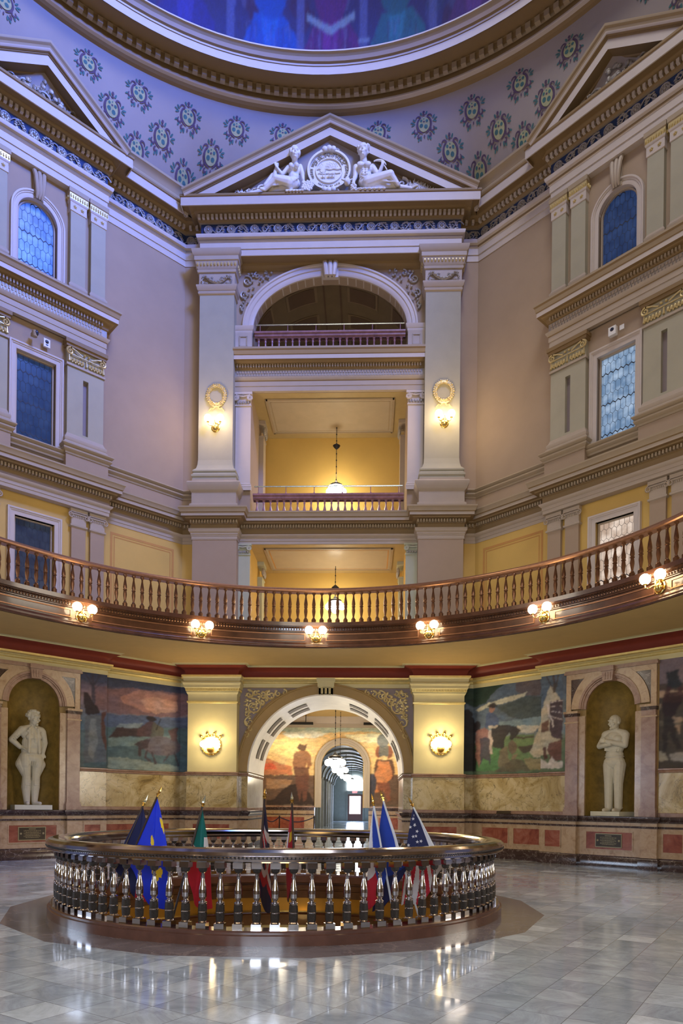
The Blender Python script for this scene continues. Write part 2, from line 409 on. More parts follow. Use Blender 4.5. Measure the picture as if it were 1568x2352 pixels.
for k, nm in ((3, 'wall_near_left'), (5, 'wall_near_right')):
    M = F(k); b = MB()
    for z0, z1, m in ((0, 1.3, 'marble_tan'), (1.3, 2.5, 'marble_yellow'), (2.5, 5.9, 'paint_straw'), (5.9, 9.75, 'plaster_yellow'), (9.75, 20.4, 'plaster_pink')): b.box(M, -5.3, 5.3, -.4, 0, z0, z1, m)
    for z in (7.7, 12.4, 16.6): b.box(M, -.5, .5, 0, .03, z-1.1, z+1.1, 'glass_blue_dark')
    struct(b.build(nm, smooth=False))
# ---- entablatures and dados running round the octagon
ORD = [0, 7, 6, 5, 4, 3, 2, 1]
def octpath(fB, fD, ks=ORD):
    P = []
    for k in ks:
        M = F(k)
        for u, n in (fB if k % 2 == 0 else fD): P.append(M(u, n, 0)[:2])
    Q = []
    for p in P:
        if not Q or math.dist(p, Q[-1]) > .002: Q.append(p)
    if math.dist(Q[0], Q[-1]) < .002: Q.pop()
    return Q
def brk(x0, x1, n): return [(-4.6, 0), (-x1, 0), (-x1, n)]+([(-x0, n), (-x0, 0), (x0, 0), (x0, n)] if x0 else [])+[(x1, n), (x1, 0), (4.6, 0)]
top = octpath(brk(0, 3.98, .41), brk(0, 1.85, .35))
prof = [(-.2, 18.5), (.02, 18.5), (.02, 18.69), (.045, 18.69), (.045, 18.88), (.07, 18.9), (.07, 18.97), (.13, 19.0), (.15, 19.05), (.15, 19.10), (.02, 19.10)]
b = MB(); b.sweep(top, prof, 'trim_white', closed=True, mats=['trim_white']*5+['trim_brown_shade', 'trim_white', 'trim_white', 'trim_white', 'trim_white'])
struct(b.build('trim_1'))
b = MB(); b.sweep(top, [(.02, 19.10), (.02, 19.48)], 'frieze_blue', closed=True); struct(b.build('trim_2'))
b = MB(); b.sweep(top, [(.02, 19.48), (.07, 19.49), (.09, 19.53), (.11, 19.54), (.11, 19.66), (.20, 19.70), (.24, 19.76), (.50, 19.76), (.50, 19.66), (.53, 19.66), (.53, 19.90), (.56, 19.92), (.56, 19.98), (-.1, 19.98)], 'trim_brown_shade', closed=True,
    mats=['trim_tan', 'trim_brown_shade', 'trim_brown_shade', 'trim_brown_shade', 'trim_brown_shade', 'trim_brown_shade', 'trim_brown_shade', 'trim_brown_shade', 'trim_white', 'trim_white', 'trim_brown_shade', 'trim_brown_shade', 'trim_brown_shade'])
struct(b.build('trim_3'))
# crown gutter moulding on the recessed runs only
cy_prof = [(.50, 19.98), (.55, 19.99), (.56, 20.03), (.54, 20.08), (.57, 20.16), (.63, 20.24), (.69, 20.28), (.70, 20.34), (.1, 20.34)]
b = MB()
for j in range(4):
    kB, kD, kB2 = ORD[2*j], ORD[2*j+1], ORD[(2*j+2) % 8]
    pth = [F(kB)(3.9, .1, 0)[:2], F(kB)(4.6, 0, 0)[:2], F(kD)(-1.8, 0, 0)[:2]]; pth[0] = F(kB)(3.9, 0, 0)[:2]
    b.sweep(pth, cy_prof, 'trim_tan')
    pth = [F(kD)(1.8, 0, 0)[:2], F(kB2)(-4.6, 0, 0)[:2], F(kB2)(-3.9, 0, 0)[:2]]
    b.sweep(pth, cy_prof, 'trim_tan')
struct(b.build('trim_4'))
# dentils (modelled one by one) of the three walls in view
def dentils(name, ks, path_f, d, w, gap, z0, z1, m, dep=.09):
    b = MB()
    for k in ks:
        M = F(k); pts = path_f(k)
        for (ua, na), (ub, nb) in zip(pts[:-1], pts[1:]):
            if abs(ua-ub) < .01: continue
            L = ub-ua; K = max(1, int(L/(w+gap))); st = L/K
            for i in range(K):
                u = ua+(i+.5)*st; b.box(M, u-w/2, u+w/2, na+d-.02, na+d+dep, z0, z1, m)
    return struct(b.build(name, smooth=False))
def segs(k, x, n, ext): return [(-4.5, 0), (-x-ext, 0), (-x-ext, n), (x+ext, n), (x+ext, 0), (4.5, 0)]
dentils('trim_5', (0, 1, 7), lambda k: segs(k, 3.98 if k == 0 else 1.85, .41 if k == 0 else .35, .12), .11, .075, .06, 19.55, 19.66, 'trim_white')
# scroll frieze relief
def scrollfrieze(k, ua, ub, n, z0, z1, name='trim_6'):
    M = F(k); b = MB(); h = z1-z0; zc = (z0+z1)/2; K = max(1, round((ub-ua)/(h*2.05))); st = (ub-ua)/K
    for i in range(K):
        u = ua+(i+.25)*st
        b.tube([(u+h*.33*cos(t*pi/6), n+.03, zc+h*.33*sin(t*pi/6)) for t in range(13)], .022, 'silver_relief', 5, M)
        for t in range(8):
            b.ball((u+h*.2*cos(t*pi/4), n+.02, zc+h*.2*sin(t*pi/4)), (.04, .03, .04), 'silver_relief', 6, 4, M)
        b.ball((u, n+.03, zc), .04, 'silver_relief', 8, 5, M)
        s = 1 if i % 2 else -1; pts = []
        for t in range(15):
            q = t/14; pts.append((u+h*.36+(st-h*.5)*q, n+.03, zc+s*h*.30*sin(q*2*pi*.98)))
        b.tube(pts, .018, 'silver_relief', 5, M)
        c2 = u+st*.5
        b.scroll((c2-.05, zc+s*h*.12), h*.2, 1.2, .018, 'silver_relief', M, n+.01, s, pi/2)
        b.scroll((c2+.10, zc-s*h*.12), h*.17, 1.2, .016, 'silver_relief', M, n+.01, -s, pi/2)
        for q in range(13):
            ang = rad(q*27.7); ll = h*(.28+.1*random.random())
            x, z = c2+ll*cos(ang)*.95, zc+max(-h*.4, min(h*.4, ll*sin(ang)*1.1))
            b.ball((x, n+.015, z), (.05, .022, .028), 'silver_relief', 6, 4, M)
    return struct(b.build(name))
scrollfrieze(0, -3.95, 3.95, .43, 19.11, 19.47)
for k in (1, 7):
    scrollfrieze(k, -1.82, 1.82, .37, 19.11, 19.47); scrollfrieze(k, -4.5, -1.9, .02, 19.11, 19.47); scrollfrieze(k, 1.9, 4.5, .02, 19.11, 19.47)
for s in (-1, 1): scrollfrieze(0, *sorted((s*4.03, s*4.55)), .02, 19.11, 19.47)
# middle entablature of the pedestal storey (z 9.73 - 10.65) and cap of its dado
E3 = octpath(brk(2.80, 4.19, .41), brk(0, 1.97, .42))
b = MB(); b.sweep(E3, [(-.2, 9.73), (.015, 9.73), (.015, 9.83), (.03, 9.83), (.03, 9.92), (.05, 9.93), (.09, 9.97), (.10, 10.01), (.02, 10.01), (.02, 10.18), (.05, 10.20), (.06, 10.30), (.17, 10.33), (.19, 10.36), (.28, 10.37), (.28, 10.46), (.31, 10.48), (.34, 10.58), (.36, 10.60), (.36, 10.64), (-.1, 10.65)], 'trim_tan', closed=True,
    mats=['trim_cream']*8+['trim_brown_shade', 'trim_brown_shade']+['trim_brown_shade']*3+['trim_brown_shade']+['trim_cream', 'trim_brown_shade']+['trim_tan']*4)
struct(b.build('trim_7'))
dentils('trim_8', (0, 1, 7), lambda k: [(-4.55, 0), (-4.25, 0), (-4.25, .41), (-2.74, .41), (-2.74, 0), (2.74, 0), (2.74, .41), (4.25, .41), (4.25, 0), (4.55, 0)] if k == 0 else segs(k, 1.97, .42, .06), .06, .045, .04, 10.21, 10.30, 'trim_tan', .07)
dd = octpath([(-4.6, 0), (-2.95, 0), (-2.95, -.3), (2.95, -.3), (2.95, 0), (4.6, 0)], brk(0, 1.9, .42))
b = MB()
dprof = [(-.05, 11.12), (.02, 11.13), (.03, 11.18), (.06, 11.2), (.09, 11.24), (.09, 11.28), (.05, 11.30), (.11, 11.33), (.13, 11.36), (.12, 11.39), (-.05, 11.40)]
for j in range(4):
    kB, kD, kB2 = ORD[2*j], ORD[2*j+1], ORD[(2*j+2) % 8]
    b.sweep([F(kB)(4.1, 0, 0)[:2], F(kB)(4.6, 0, 0)[:2], F(kD)(-1.96, 0, 0)[:2]], dprof, 'trim_tan')
    b.sweep([F(kD)(1.96, 0, 0)[:2], F(kB2)(-4.6, 0, 0)[:2], F(kB2)(-4.1, 0, 0)[:2]], dprof, 'trim_tan')
    for s in (-1, 1):          # caps of the pedestals under the single pilasters of the window bay
        q = [(s*.72, .3), (s*.72, .46), (s*1.93, .46), (s*1.93, 0)]
        if s > 0: q = q
        else: q = q[::-1]
        b.sweep([F(kD)(u, n, 0)[:2] for u, n in q], dprof, 'trim_tan')
        bb = sorted((s*.72, s*1.93)); b.box(F(kD), bb[0], bb[1], 0, .46, 10.6, 11.3, 'plaster_pink')
    b.sweep([F(kD)(u, n, 0)[:2] for u, n in ((-.72, .3), (.72, .3))], [(d, z-.18) for d, z in dprof], 'trim_tan')
    b.sweep([F(kB)(3.9, 0, 0)[:2], F(kB)(4.6, 0, 0)[:2], F(kD)(-1.96, 0, 0)[:2]], [(-.02, 10.62), (.04, 10.62), (.04, 10.74), (.01, 10.76), (-.02, 10.76)], 'trim_tan')
    b.sweep([F(kD)(1.96, 0, 0)[:2], F(kB2)(-4.6, 0, 0)[:2], F(kB2)(-3.9, 0, 0)[:2]], [(-.02, 10.62), (.04, 10.62), (.04, 10.74), (.01, 10.76), (-.02, 10.76)], 'trim_tan')
struct(b.build('trim_9'))
# entablature between the second and third window rows; also spans the back bay
E4p = [(-.1, 14.49), (.015, 14.49), (.015, 14.64), (.03, 14.64), (.03, 14.78), (.05, 14.80), (.09, 14.86), (.10, 14.90), (.03, 14.91), (.03, 15.14), (.06, 15.15), (.08, 15.28), (.16, 15.30), (.19, 15.33), (.27, 15.34), (.27, 15.46), (.29, 15.48), (.31, 15.58), (.34, 15.62), (.34, 15.68), (-.1, 15.70)]
E4m = ['trim_cream']*4+['trim_brown_shade', 'trim_cream', 'trim_cream', 'trim_cream', 'silver_relief', 'trim_brown_shade', 'trim_brown_shade', 'trim_brown_shade', 'trim_brown_shade', 'trim_brown_shade', 'trim_white', 'trim_brown_shade', 'trim_tan', 'trim_brown_shade', 'trim_tan', 'trim_tan']
b = MB()
for k in (0, 2, 6): b.sweep([F(k)(u, n, 0)[:2] for u, n in ((-2.96, .1), (2.96, .1))], E4p, 'trim_tan', mats=E4m)
for k in (1, 7): b.sweep([F(k)(u, n, 0)[:2] for u, n in ((-1.85, 0), (-1.85, .36), (1.85, .36), (1.85, 0))], [(d, z-.13*(1 if i > 3 else 1)) for i, (d, z) in enumerate(E4p)], 'trim_tan', mats=E4m)
struct(b.build('trim_10'))
b = MB()          # fret band and dentils of that entablature
for k, L, n0, dz in ((0, 2.9, .1, 0), (1, 1.82, .36, -.13), (7, 1.82, .36, -.13)):
    M = F(k); st = .085; K = int(2*L/st)
    for i in range(K):
        u = -L+i*st
        b.box(M, u, u+.055, n0+.03, n0+.045, 15.03+dz, 15.10+dz, 'trim_cream'); b.box(M, u+.03, u+.085, n0+.03, n0+.045, 14.94+dz, 15.00+dz, 'trim_cream')
        b.box(M, u+.01, u+.055, n0+.06, n0+.13, 15.18+dz, 15.27+dz, 'trim_tan')
struct(b.build('trim_11', smooth=False))
# ground floor: gilt cornice, red cove, balcony soffit
G = octpath(brk(2.72, 4.3, .41), brk(0, 2.02, .3))
b = MB(); b.sweep(G, [(-.1, 5.22), (.03, 5.22), (.03, 5.34), (.07, 5.36), (.09, 5.40), (.06, 5.42), (.10, 5.44), (.14, 5.47), (.14, 5.52), (.02, 5.53)], 'gold_paint', closed=True, mats=['paint_straw', 'paint_straw', 'gold_paint', 'gold_paint', 'gold_paint', 'paint_straw', 'gold_paint', 'gold_paint', 'gold_paint'])
b.sweep(G, [(.0, 5.53), (.02, 5.56), (.06, 5.66), (.14, 5.74), (.26, 5.79), (.30, 5.80)], 'cove_red', closed=True)
b.sweep(G, [(.30, 5.80), (.30, 5.83), (.40, 5.85), (-.1, 5.86)], 'paint_straw', closed=True)
struct(b.build('trim_12'))
# marble dado: base, panels, dark ledge, yellow slabs, pink band
def chain(fB, fD, prof, m, b, mats=None):
    for j in range(4):
        kB, kD, kB2 = ORD[2*j], ORD[2*j+1], ORD[(2*j+2) % 8]
        P = [F(kB)(u, n, 0)[:2] for u, n in fB[::1]]+[F(kD)(u, n, 0)[:2] for u, n in fD]+[F(kB2)(-u, n, 0)[:2] for u, n in fB[::-1]]
        Q = [P[0]]
        for p in P[1:]:
            if math.dist(p, Q[-1]) > .003: Q.append(p)
        b.sweep(Q, prof, m, mats=mats, caps=False)
gB = [(2.46, -3.25), (2.46, 0), (2.72, 0), (2.72, .41), (4.27, .41), (4.27, 0), (4.6, 0)]
gD = [(-4.6, 0), (-2.02, 0), (-2.02, .3), (-1.26, .3), (-1.26, .42), (-.9, .42), (-.9, .3), (.9, .3), (.9, .42), (1.26, .42), (1.26, .3), (2.02, .3), (2.02, 0), (4.6, 0)]
gDn = [(-4.6, 0), (-2.02, 0), (-2.02, .3), (-1.26, .3), (-1.26, .42), (-.9, .42), (-.9, .3), (.9, .3), (.9, .42), (1.26, .42), (1.26, .3), (2.02, .3), (2.02, 0), (4.6, 0)]
b = MB(); chain(gB, gD, [(0, 0), (.07, 0), (.07, .26), (.05, .30), (.03, .31), (0, .31)], 'marble_dark', b); struct(b.build('baseboard_rotunda'))
b = MB(); chain(gB, gD, [(.03, .31), (.03, 1.04), (.05, 1.045), (.05, 1.09), (.03, 1.095), (.03, 1.18)], 'marble_tan', b, mats=['marble_tan', 'marble_dark', 'marble_dark', 'marble_dark', 'marble_tan']); struct(b.build('trim_13'))
b = MB(); chain(gB, gD, [(.03, 1.18), (.06, 1.18), (.07, 1.22), (.11, 1.25), (.13, 1.29), (.13, 1.33), (.02, 1.345)], 'marble_dark', b); struct(b.build('trim_14'))
# upright pink base strip above the ledge, yellow slabs, pink rail under the paintings (interrupted at the niches)
def runs(b, prof, m, lo=1.26):
    for j in range(4):
        kB, kD, kB2 = ORD[2*j], ORD[2*j+1], ORD[(2*j+2) % 8]
        L = [F(kB)(u, n, 0)[:2] for u, n in gB]
        R = [F(kB2)(-u, n, 0)[:2] for u, n in gB[::-1]]
        b.sweep(L+[F(kD)(u, n, 0)[:2] for u, n in ((-2.02, 0), (-2.02, .3), (-lo, .3))], prof, m, caps=False)
        b.sweep([F(kD)(u, n, 0)[:2] for u, n in ((lo, .3), (2.02, .3), (2.02, 0))]+R, prof, m, caps=False)
b = MB(); runs(b, [(.015, 1.34), (.03, 1.345), (.03, 1.43), (.01, 1.44)], 'marble_pink'); struct(b.build('trim_15'))
b = MB(); runs(b, [(.012, 1.43), (.012, 2.43)], 'marble_yellow'); struct(b.build('trim_16'))
b = MB(); runs(b, [(.01, 2.42), (.04, 2.43), (.05, 2.46), (.03, 2.48), (.05, 2.50), (.05, 2.53), (.0, 2.54)], 'marble_pink'); struct(b.build('trim_17'))
# red marble panels in the dado (let into tan frames)
b = MB()
def panel(M, u0, u1, n, z0=.47, z1=.92):
    b.box(M, u0, u1, n+.02, n+.034, z0, z1, 'marble_red')
    for q in ((u0-.03, u1+.03, z0-.03, z0), (u0-.03, u1+.03, z1, z1+.03)): b.box(M, q[0], q[1], n+.02, n+.045, q[2], q[3], 'marble_tan')
    for q in ((u0-.03, u0), (u1, u1+.03)): b.box(M, q[0], q[1], n+.02, n+.045, z0, z1, 'marble_tan')
for k in (1, 7):
    M = F(k); panel(M, -.62, .62, .3)
    for s in (-1, 1):
        for q in ((1.40, 1.86, .3), (2.16, 3.08, 0), (3.28, 4.2, 0)): panel(M, *sorted((s*q[0], s*q[1])), q[2])
M = F(0)
for s in (-1, 1): panel(M, *sorted((s*2.93, s*4.06)), .41)
struct(b.build('trim_18', smooth=False))
# balcony round the rotunda: slab between the octagon and the circular edge
b = MB(); Rb = 8.35
def ringplate(z, m):
    A_ = [(Rb*sin(2*pi*i/96), Rb*cos(2*pi*i/96), z) for i in range(96)]
    B_ = [((ngon(12.4, 8, pi/8, 2*pi*i/96))*sin(2*pi*i/96), (ngon(12.4, 8, pi/8, 2*pi*i/96))*cos(2*pi*i/96), z) for i in range(96)]
    strip(b, A_, B_, m)
ringplate(5.845, 'ochre_ceiling'); ringplate(6.42, 'marble_cream')
struct(b.build('ceiling_balcony', smooth=False))
# wall bases on the balcony level
b = MB(); b.sweep(octpath([(-4.6, 0), (-4.19, 0), (-4.19, .41), (-2.8, .41), (-2.8, 0), (-2.41, 0), (-2.41, -.5), (2.41, -.5), (2.41, 0), (2.8, 0), (2.8, .41), (4.19, .41), (4.19, 0), (4.6, 0)], brk(0, 1.85, .2)), [(0, 6.42), (.08, 6.42), (.08, 6.62), (.05, 6.65), (.06, 6.74), (.03, 6.78), (.03, 6.86), (0, 6.88)], 'trim_white', closed=True)
struct(b.build('trim_19'))
# painted stripe panels on the yellow walls of the balcony level
b = MB()
for k in (1, 7):
    M = F(k)
    for s in (-1, 1):
        u0, u1 = sorted((s*2.22, s*4.3))
        for d, w in ((0, .07), (.11, .03)):
            p0, p1, z0, z1 = u0+d, u1-d, 7.0+d, 9.5-d
            for q in ((p0, p1, z0, z0+w), (p0, p1, z1-w, z1), (p0, p0+w, z0+w, z1-w), (p1-w, p1, z0+w, z1-w)): b.box(M, q[0], q[1], 0, .006, q[2], q[3], 'stripe_orange')
struct(b.build('trim_20', smooth=False))
# ---- pendentives between octagon and round cornice
RC, ZC = 10.28, 22.36
def dwall(t, n): 
    w = pi/4; q = ((t+w/2) % w)-w/2; return (AP-n)/cos(q)
def pend(t, v):        # t azimuth from +y clockwise, v 0..1 up
    d0 = dwall(t, .42); q = v*pi/2
    r = RC+(d0-RC)*(1-v)**1.6; z = 20.25+(ZC-20.25)*(1-(1-v)**1.25)
    return (r*sin(t), r*cos(t), z)
b = MB(); nt_, nv = 192, 14; vs = []; fs = []
for j in range(nv+1):
    for i in range(nt_): vs.append(pend(2*pi*i/nt_, j/nv))
for j in range(nv):
    for i in range(nt_): fs.append((j*nt_+i, j*nt_+(i+1) % nt_, (j+1)*nt_+(i+1) % nt_, (j+1)*nt_+i))
b.add(vs, fs, 'pendentive_plaster')
PENDV, PENDF = vs, fs
struct(b.build('ceiling_pendentives', ang=60))
# round cornice
b = MB(); circ = [(sin(2*pi*i/128), cos(2*pi*i/128)) for i in range(128)]
def rsweep(b, prof, mats):       # prof (R,z)
    K = len(prof); vs = [(x*R, y*R, z) for x, y in circ for R, z in prof]; n = 128
    for t in range(K-1): b.add([vs[i*K+t] for i in range(n)]+[vs[i*K+t+1] for i in range(n)], [(i, (i+1) % n, (i+1) % n+n, i+n) for i in range(n)], mats[t])
pr = [(10.36, 22.30), (10.28, 22.34), (10.20, 22.37), (10.14, 22.42), (10.06, 22.44), (10.04, 22.46), (10.04, 22.50), (10.04, 22.64), (10.00, 22.66), (9.98, 22.68), (9.88, 22.68), (9.88, 22.56), (9.86, 22.72), (9.84, 22.73), (9.44, 22.73), (9.36, 22.66), (9.36, 22.88), (9.34, 22.89), (9.33, 22.93), (9.28, 22.96), (9.22, 23.02), (9.17, 23.07), (9.12, 23.08), (9.12, 23.12), (9.98, 23.14)]
ms = ['trim_brown_shade', 'trim_brown_shade', 'trim_brown_shade', 'trim_white', 'trim_white', 'trim_white', 'trim_brown_shade', 'trim_tan', 'trim_tan', 'trim_brown_shade', 'trim_brown_shade', 'trim_brown_shade', 'trim_brown_shade', 'trim_brown_shade', 'trim_brown_shade', 'trim_white', 'trim_brown_shade', 'trim_white', 'trim_brown_shade', 'trim_white', 'trim_tan', 'trim_tan', 'trim_white', 'trim_tan']
rsweep(b, pr, ms); struct(b.build('trim_21', ang=50))
b = MB()
for i in range(236):
    t = 2*pi*i/236
    if -1.3 < ((t+pi) % (2*pi))-pi < 1.3:
        c, s_ = cos(t), sin(t); Mz = lambda u, r, z: (u*c+r*s_, -u*s_+r*c, z)
        b.box(Mz, -.07, .07, 9.80, 9.92, 22.53, 22.69, 'trim_tan')
struct(b.build('trim_22', smooth=False))
# dome above
b = MB(); vs = []; fs = []
rows = [(9.98, 23.0), (9.95, 27.5)]+[(9.95*cos(pi/2*i/10), 27.5+8*sin(pi/2*i/10)) for i in range(1, 8)]
for R, z in rows:
    for i in range(64): vs.append((R*sin(2*pi*i/64), R*cos(2*pi*i/64), z))
for j in range(1, len(rows)-1):
    for i in range(64): fs.append((j*64+i, j*64+(i+1) % 64, (j+1)*64+(i+1) % 64, (j+1)*64+i))
b.add(vs, fs, 'pendentive_plaster'); struct(b.build('ceiling_dome', ang=60))
# ================================================================== PILASTERS, ARCHES, WINDOWS
M0 = F(0)
def around(h, n): return [(-h, 0), (-h, n), (h, n), (h, 0)]       # plan of a pilaster, local u
def pil(b, L, h, n, prof, m, mats=None): b.sweep([(u, -nn) for u, nn in around(h, n)], prof, m, M2=lambda x, y, z: L(x, y, z), caps=False, mats=mats)
def eggs(b, L, h, n, z, r, st, m, d=.0):
    K = int((2*h+2*d)/st)
    for i in range(K): b.ball((-h-d+(i+.5)*(2*h+2*d)/K, -n-d, z), (st*.36, r*.8, r), m, 6, 5, L)
    for s in (-1, 1):
        K2 = max(1, int(n/st))
        for i in range(K2): b.ball((s*(h+d), -(i+.5)*n/K2, z), (r*.8, st*.36, r), m, 6, 4, L)
def rosette(b, L, u, y, z, r, m, p=5):
    b.ball((u, y, z), (r*.35, r*.4, r*.35), m, 6, 4, L)
    for i in range(p): t = 2*pi*i/p+.3; b.ball((u+r*.62*cos(t), y+r*.1, z+r*.62*sin(t)), (r*.34, r*.3, r*.34), m, 6, 4, L)
# giant pilasters of the upper storeys, one each side of the loggias
P = wallthing('pilaster', 'tall pale grey pilaster left of the stacked loggias with gilt wreath and garland capital', 'pilaster', 0, -3.49, 0, 10.62)
L = (lambda LL: (lambda x, y, z: LL(x, y, z-10.62)))(LM(P))
b = MB(); pil(b, L, .535, .41, [(.21, 10.62), (.21, 10.76), (.17, 10.79), (.155, 10.79), (.155, 11.13), (.18, 11.16), (.22, 11.20), (.24, 11.26), (.28, 11.33), (.29, 11.40), (.26, 11.44), (.15, 11.46), (.15, 11.54), (.14, 11.55)], 'trim_cream'); b.build('pedestal', P)
b = MB(); pil(b, L, .535, .41, [(.14, 11.54), (.14, 11.60), (.17, 11.63), (.17, 11.69), (.13, 11.72), (.11, 11.76), (.14, 11.79), (.14, 11.83), (.11, 11.86), (.05, 11.92), (.015, 12.05), (0, 12.2)], 'plaster_grey'); b.build('base', P)
b = MB(); pil(b, L, .535, .41, [(0, 12.2), (0, 17.32)], 'plaster_grey'); b.build('shaft', P)
b = MB(); pil(b, L, .535, .41, [(0, 17.30), (.04, 17.33), (.05, 17.37), (.03, 17.41), (.07, 17.45), (.08, 17.50), (.10, 17.54), (.10, 17.58), (.02, 17.59), (.02, 17.96), (.06, 17.98), (.07, 18.04), (.05, 18.06), (.09, 18.12), (.12, 18.28), (.15, 18.30), (.15, 18.42), (.19, 18.46), (.22, 18.54), (.23, 18.60), (-.1, 18.6)], 'trim_cream'); eggs(b, L, .535, .41, 18.20, .06, .10, 'gold_relief', .10); CAP = b.build('capital', P)
b = MB(); y = -.45       # garland hung between two ribbon bows
b.tube([(-.36+.72*i/16, y-.03, 17.84-.20*sin(pi*i/16)) for i in range(17)], [.028+.03*sin(pi*i/16) for i in range(17)], 'silver_relief', 7, L)
for i in range(15): b.ball((-.33+.66*i/14, y-.07, 17.84-.20*sin(pi*(i+.5)/15)+.01*(-1)**i), (.035, .03, .03), 'silver_relief', 6, 4, L)
for s in (-1, 1):
    rosette(b, L, s*.40, y-.02, 17.83, .07, 'silver_relief'); rosette(b, L, s*.15, y-.02, 17.80, .05, 'silver_relief')
    b.tube([(s*.42, y-.02, 17.78), (s*.47, y-.02, 17.72), (s*.42, y-.02, 17.66), (s*.46, y-.02, 17.61)], .018, 'silver_relief', 5, L)
    b.ball((s*.33, y-.02, 17.63), (.07, .03, .03), 'silver_relief', 8, 4, L)
b.build('garland', CAP)
Pr = dup(P, F(0)(3.49, 0, 10.62), 0, 'tall pale grey pilaster right of the stacked loggias, its sconce nearer the right wall')
# plainer pilaster stumps on the balcony level
P = wallthing('pilaster', 'plain pinkish square pilaster left of the balcony level opening', 'pilaster', 0, -3.49, 0, 6.42)
L = (lambda LL: (lambda x, y, z: LL(x, y, z-6.42)))(LM(P))
b = MB(); pil(b, L, .69, .41, [(.08, 6.42), (.08, 6.6), (.05, 6.64), (.06, 6.74), (.03, 6.78), (.03, 6.86), (0, 6.88)], 'trim_white'); b.build('base', P)
b = MB(); pil(b, L, .69, .41, [(0, 6.86), (0, 9.76)], 'plaster_pink'); b.build('shaft', P)
b = MB(); pil(b, L, .69, .41, [(0, 9.74), (.02, 9.76), (.02, 9.85), (.05, 9.88), (.05, 9.97), (.09, 10.01), (.11, 10.05), (.0, 10.06)], 'trim_cream'); b.build('capital', P)
dup(P, F(0)(3.49, 0, 6.42), 0, 'plain pinkish square pilaster right of the balcony level opening')
# ground floor piers
P = wallthing('pilaster', 'straw yellow ground floor pilaster left of the arched passage', 'pilaster', 0, -3.495, 0, 2.53)
L = (lambda LL: (lambda x, y, z: LL(x, y, z-2.53)))(LM(P))
b = MB(); pil(b, L, .765, .41, [(0, 2.53), (0, 4.66)], 'paint_straw'); b.build('shaft', P)
b = MB(); pil(b, L, .765, .41, [(0, 4.66), (.03, 4.68), (.035, 4.72), (.0, 4.74), (.0, 4.92), (.03, 4.97), (.05, 5.0)], 'paint_straw', mats=['gold_paint']*3+['paint_straw']*3)
pil(b, L, .765, .41, [(.02, 5.0), (.06, 5.03), (.08, 5.12), (.11, 5.14), (.11, 5.22), (.14, 5.26), (.14, 5.30), (.09, 5.32), (.12, 5.36), (.12, 5.42), (.16, 5.46), (.16, 5.52), (-.1, 5.53)], 'paint_straw', mats=['paint_straw', 'gold_paint', 'paint_straw', 'paint_straw', 'paint_straw', 'paint_straw', 'gold_paint', 'paint_straw', 'paint_straw', 'paint_straw', 'gold_paint', 'paint_straw'])
eggs(b, L, .765, .41, 5.075, .042, .085, 'gold_paint', .055); b.build('capital', P)
dup(P, F(0)(3.495, 0, 2.53), 0, 'straw yellow ground floor pilaster right of the arched passage')
# ---- ground arch: soffit lining with slots, archivolt, spandrel ornament, keystone
b = MB(); R = 2.455
arc = lambda r, t: (r*cos(t), 2.57+r*sin(t))
NS = 72; vs = []; fs = []
for i in range(NS+1):
    t = pi*i/NS
    for n, rr in ((.03, 2.50), (.03, R-.04), (-3.25, R-.04)):
        u, z = arc(rr, t); vs.append(M0(u, n, z))
for i in range(NS):
    for j in (0, 1): fs.append((i*3+j, (i+1)*3+j, (i+1)*3+j+1, i*3+j+1))
b.add(vs, fs, 'soffit_cream')
struct(b.build('trim_23', ang=50))
b = MB()
for c in (20, 42, 65, 115, 138, 160):
    for n0, n1 in ((-1.05, -1.55), (-2.0, -2.5)):
        v = []; K = 6
        for i in range(K+1):
            t = rad(c-8+16*i/K)
            for n in (n0, n1): u, z = arc(R-.06, t); v.append(M0(u, n, z))
        b.add(v, [(2*i, 2*i+2, 2*i+3, 2*i+1) for i in range(K)], 'slot_dark')
struct(b.build('trim_24'))
b = MB(); path = [arc(2.46, pi*i/48) for i in range(49)]
b.sweep(path, [(.0, .0), (.0, .03), (.03, .05), (.26, .05), (.28, .08), (.31, .08), (.33, .02)], 'paint_brown', M2=lambda u, z, n: M0(u, n, z), side=1, caps=False)
struct(b.build('trim_25'))
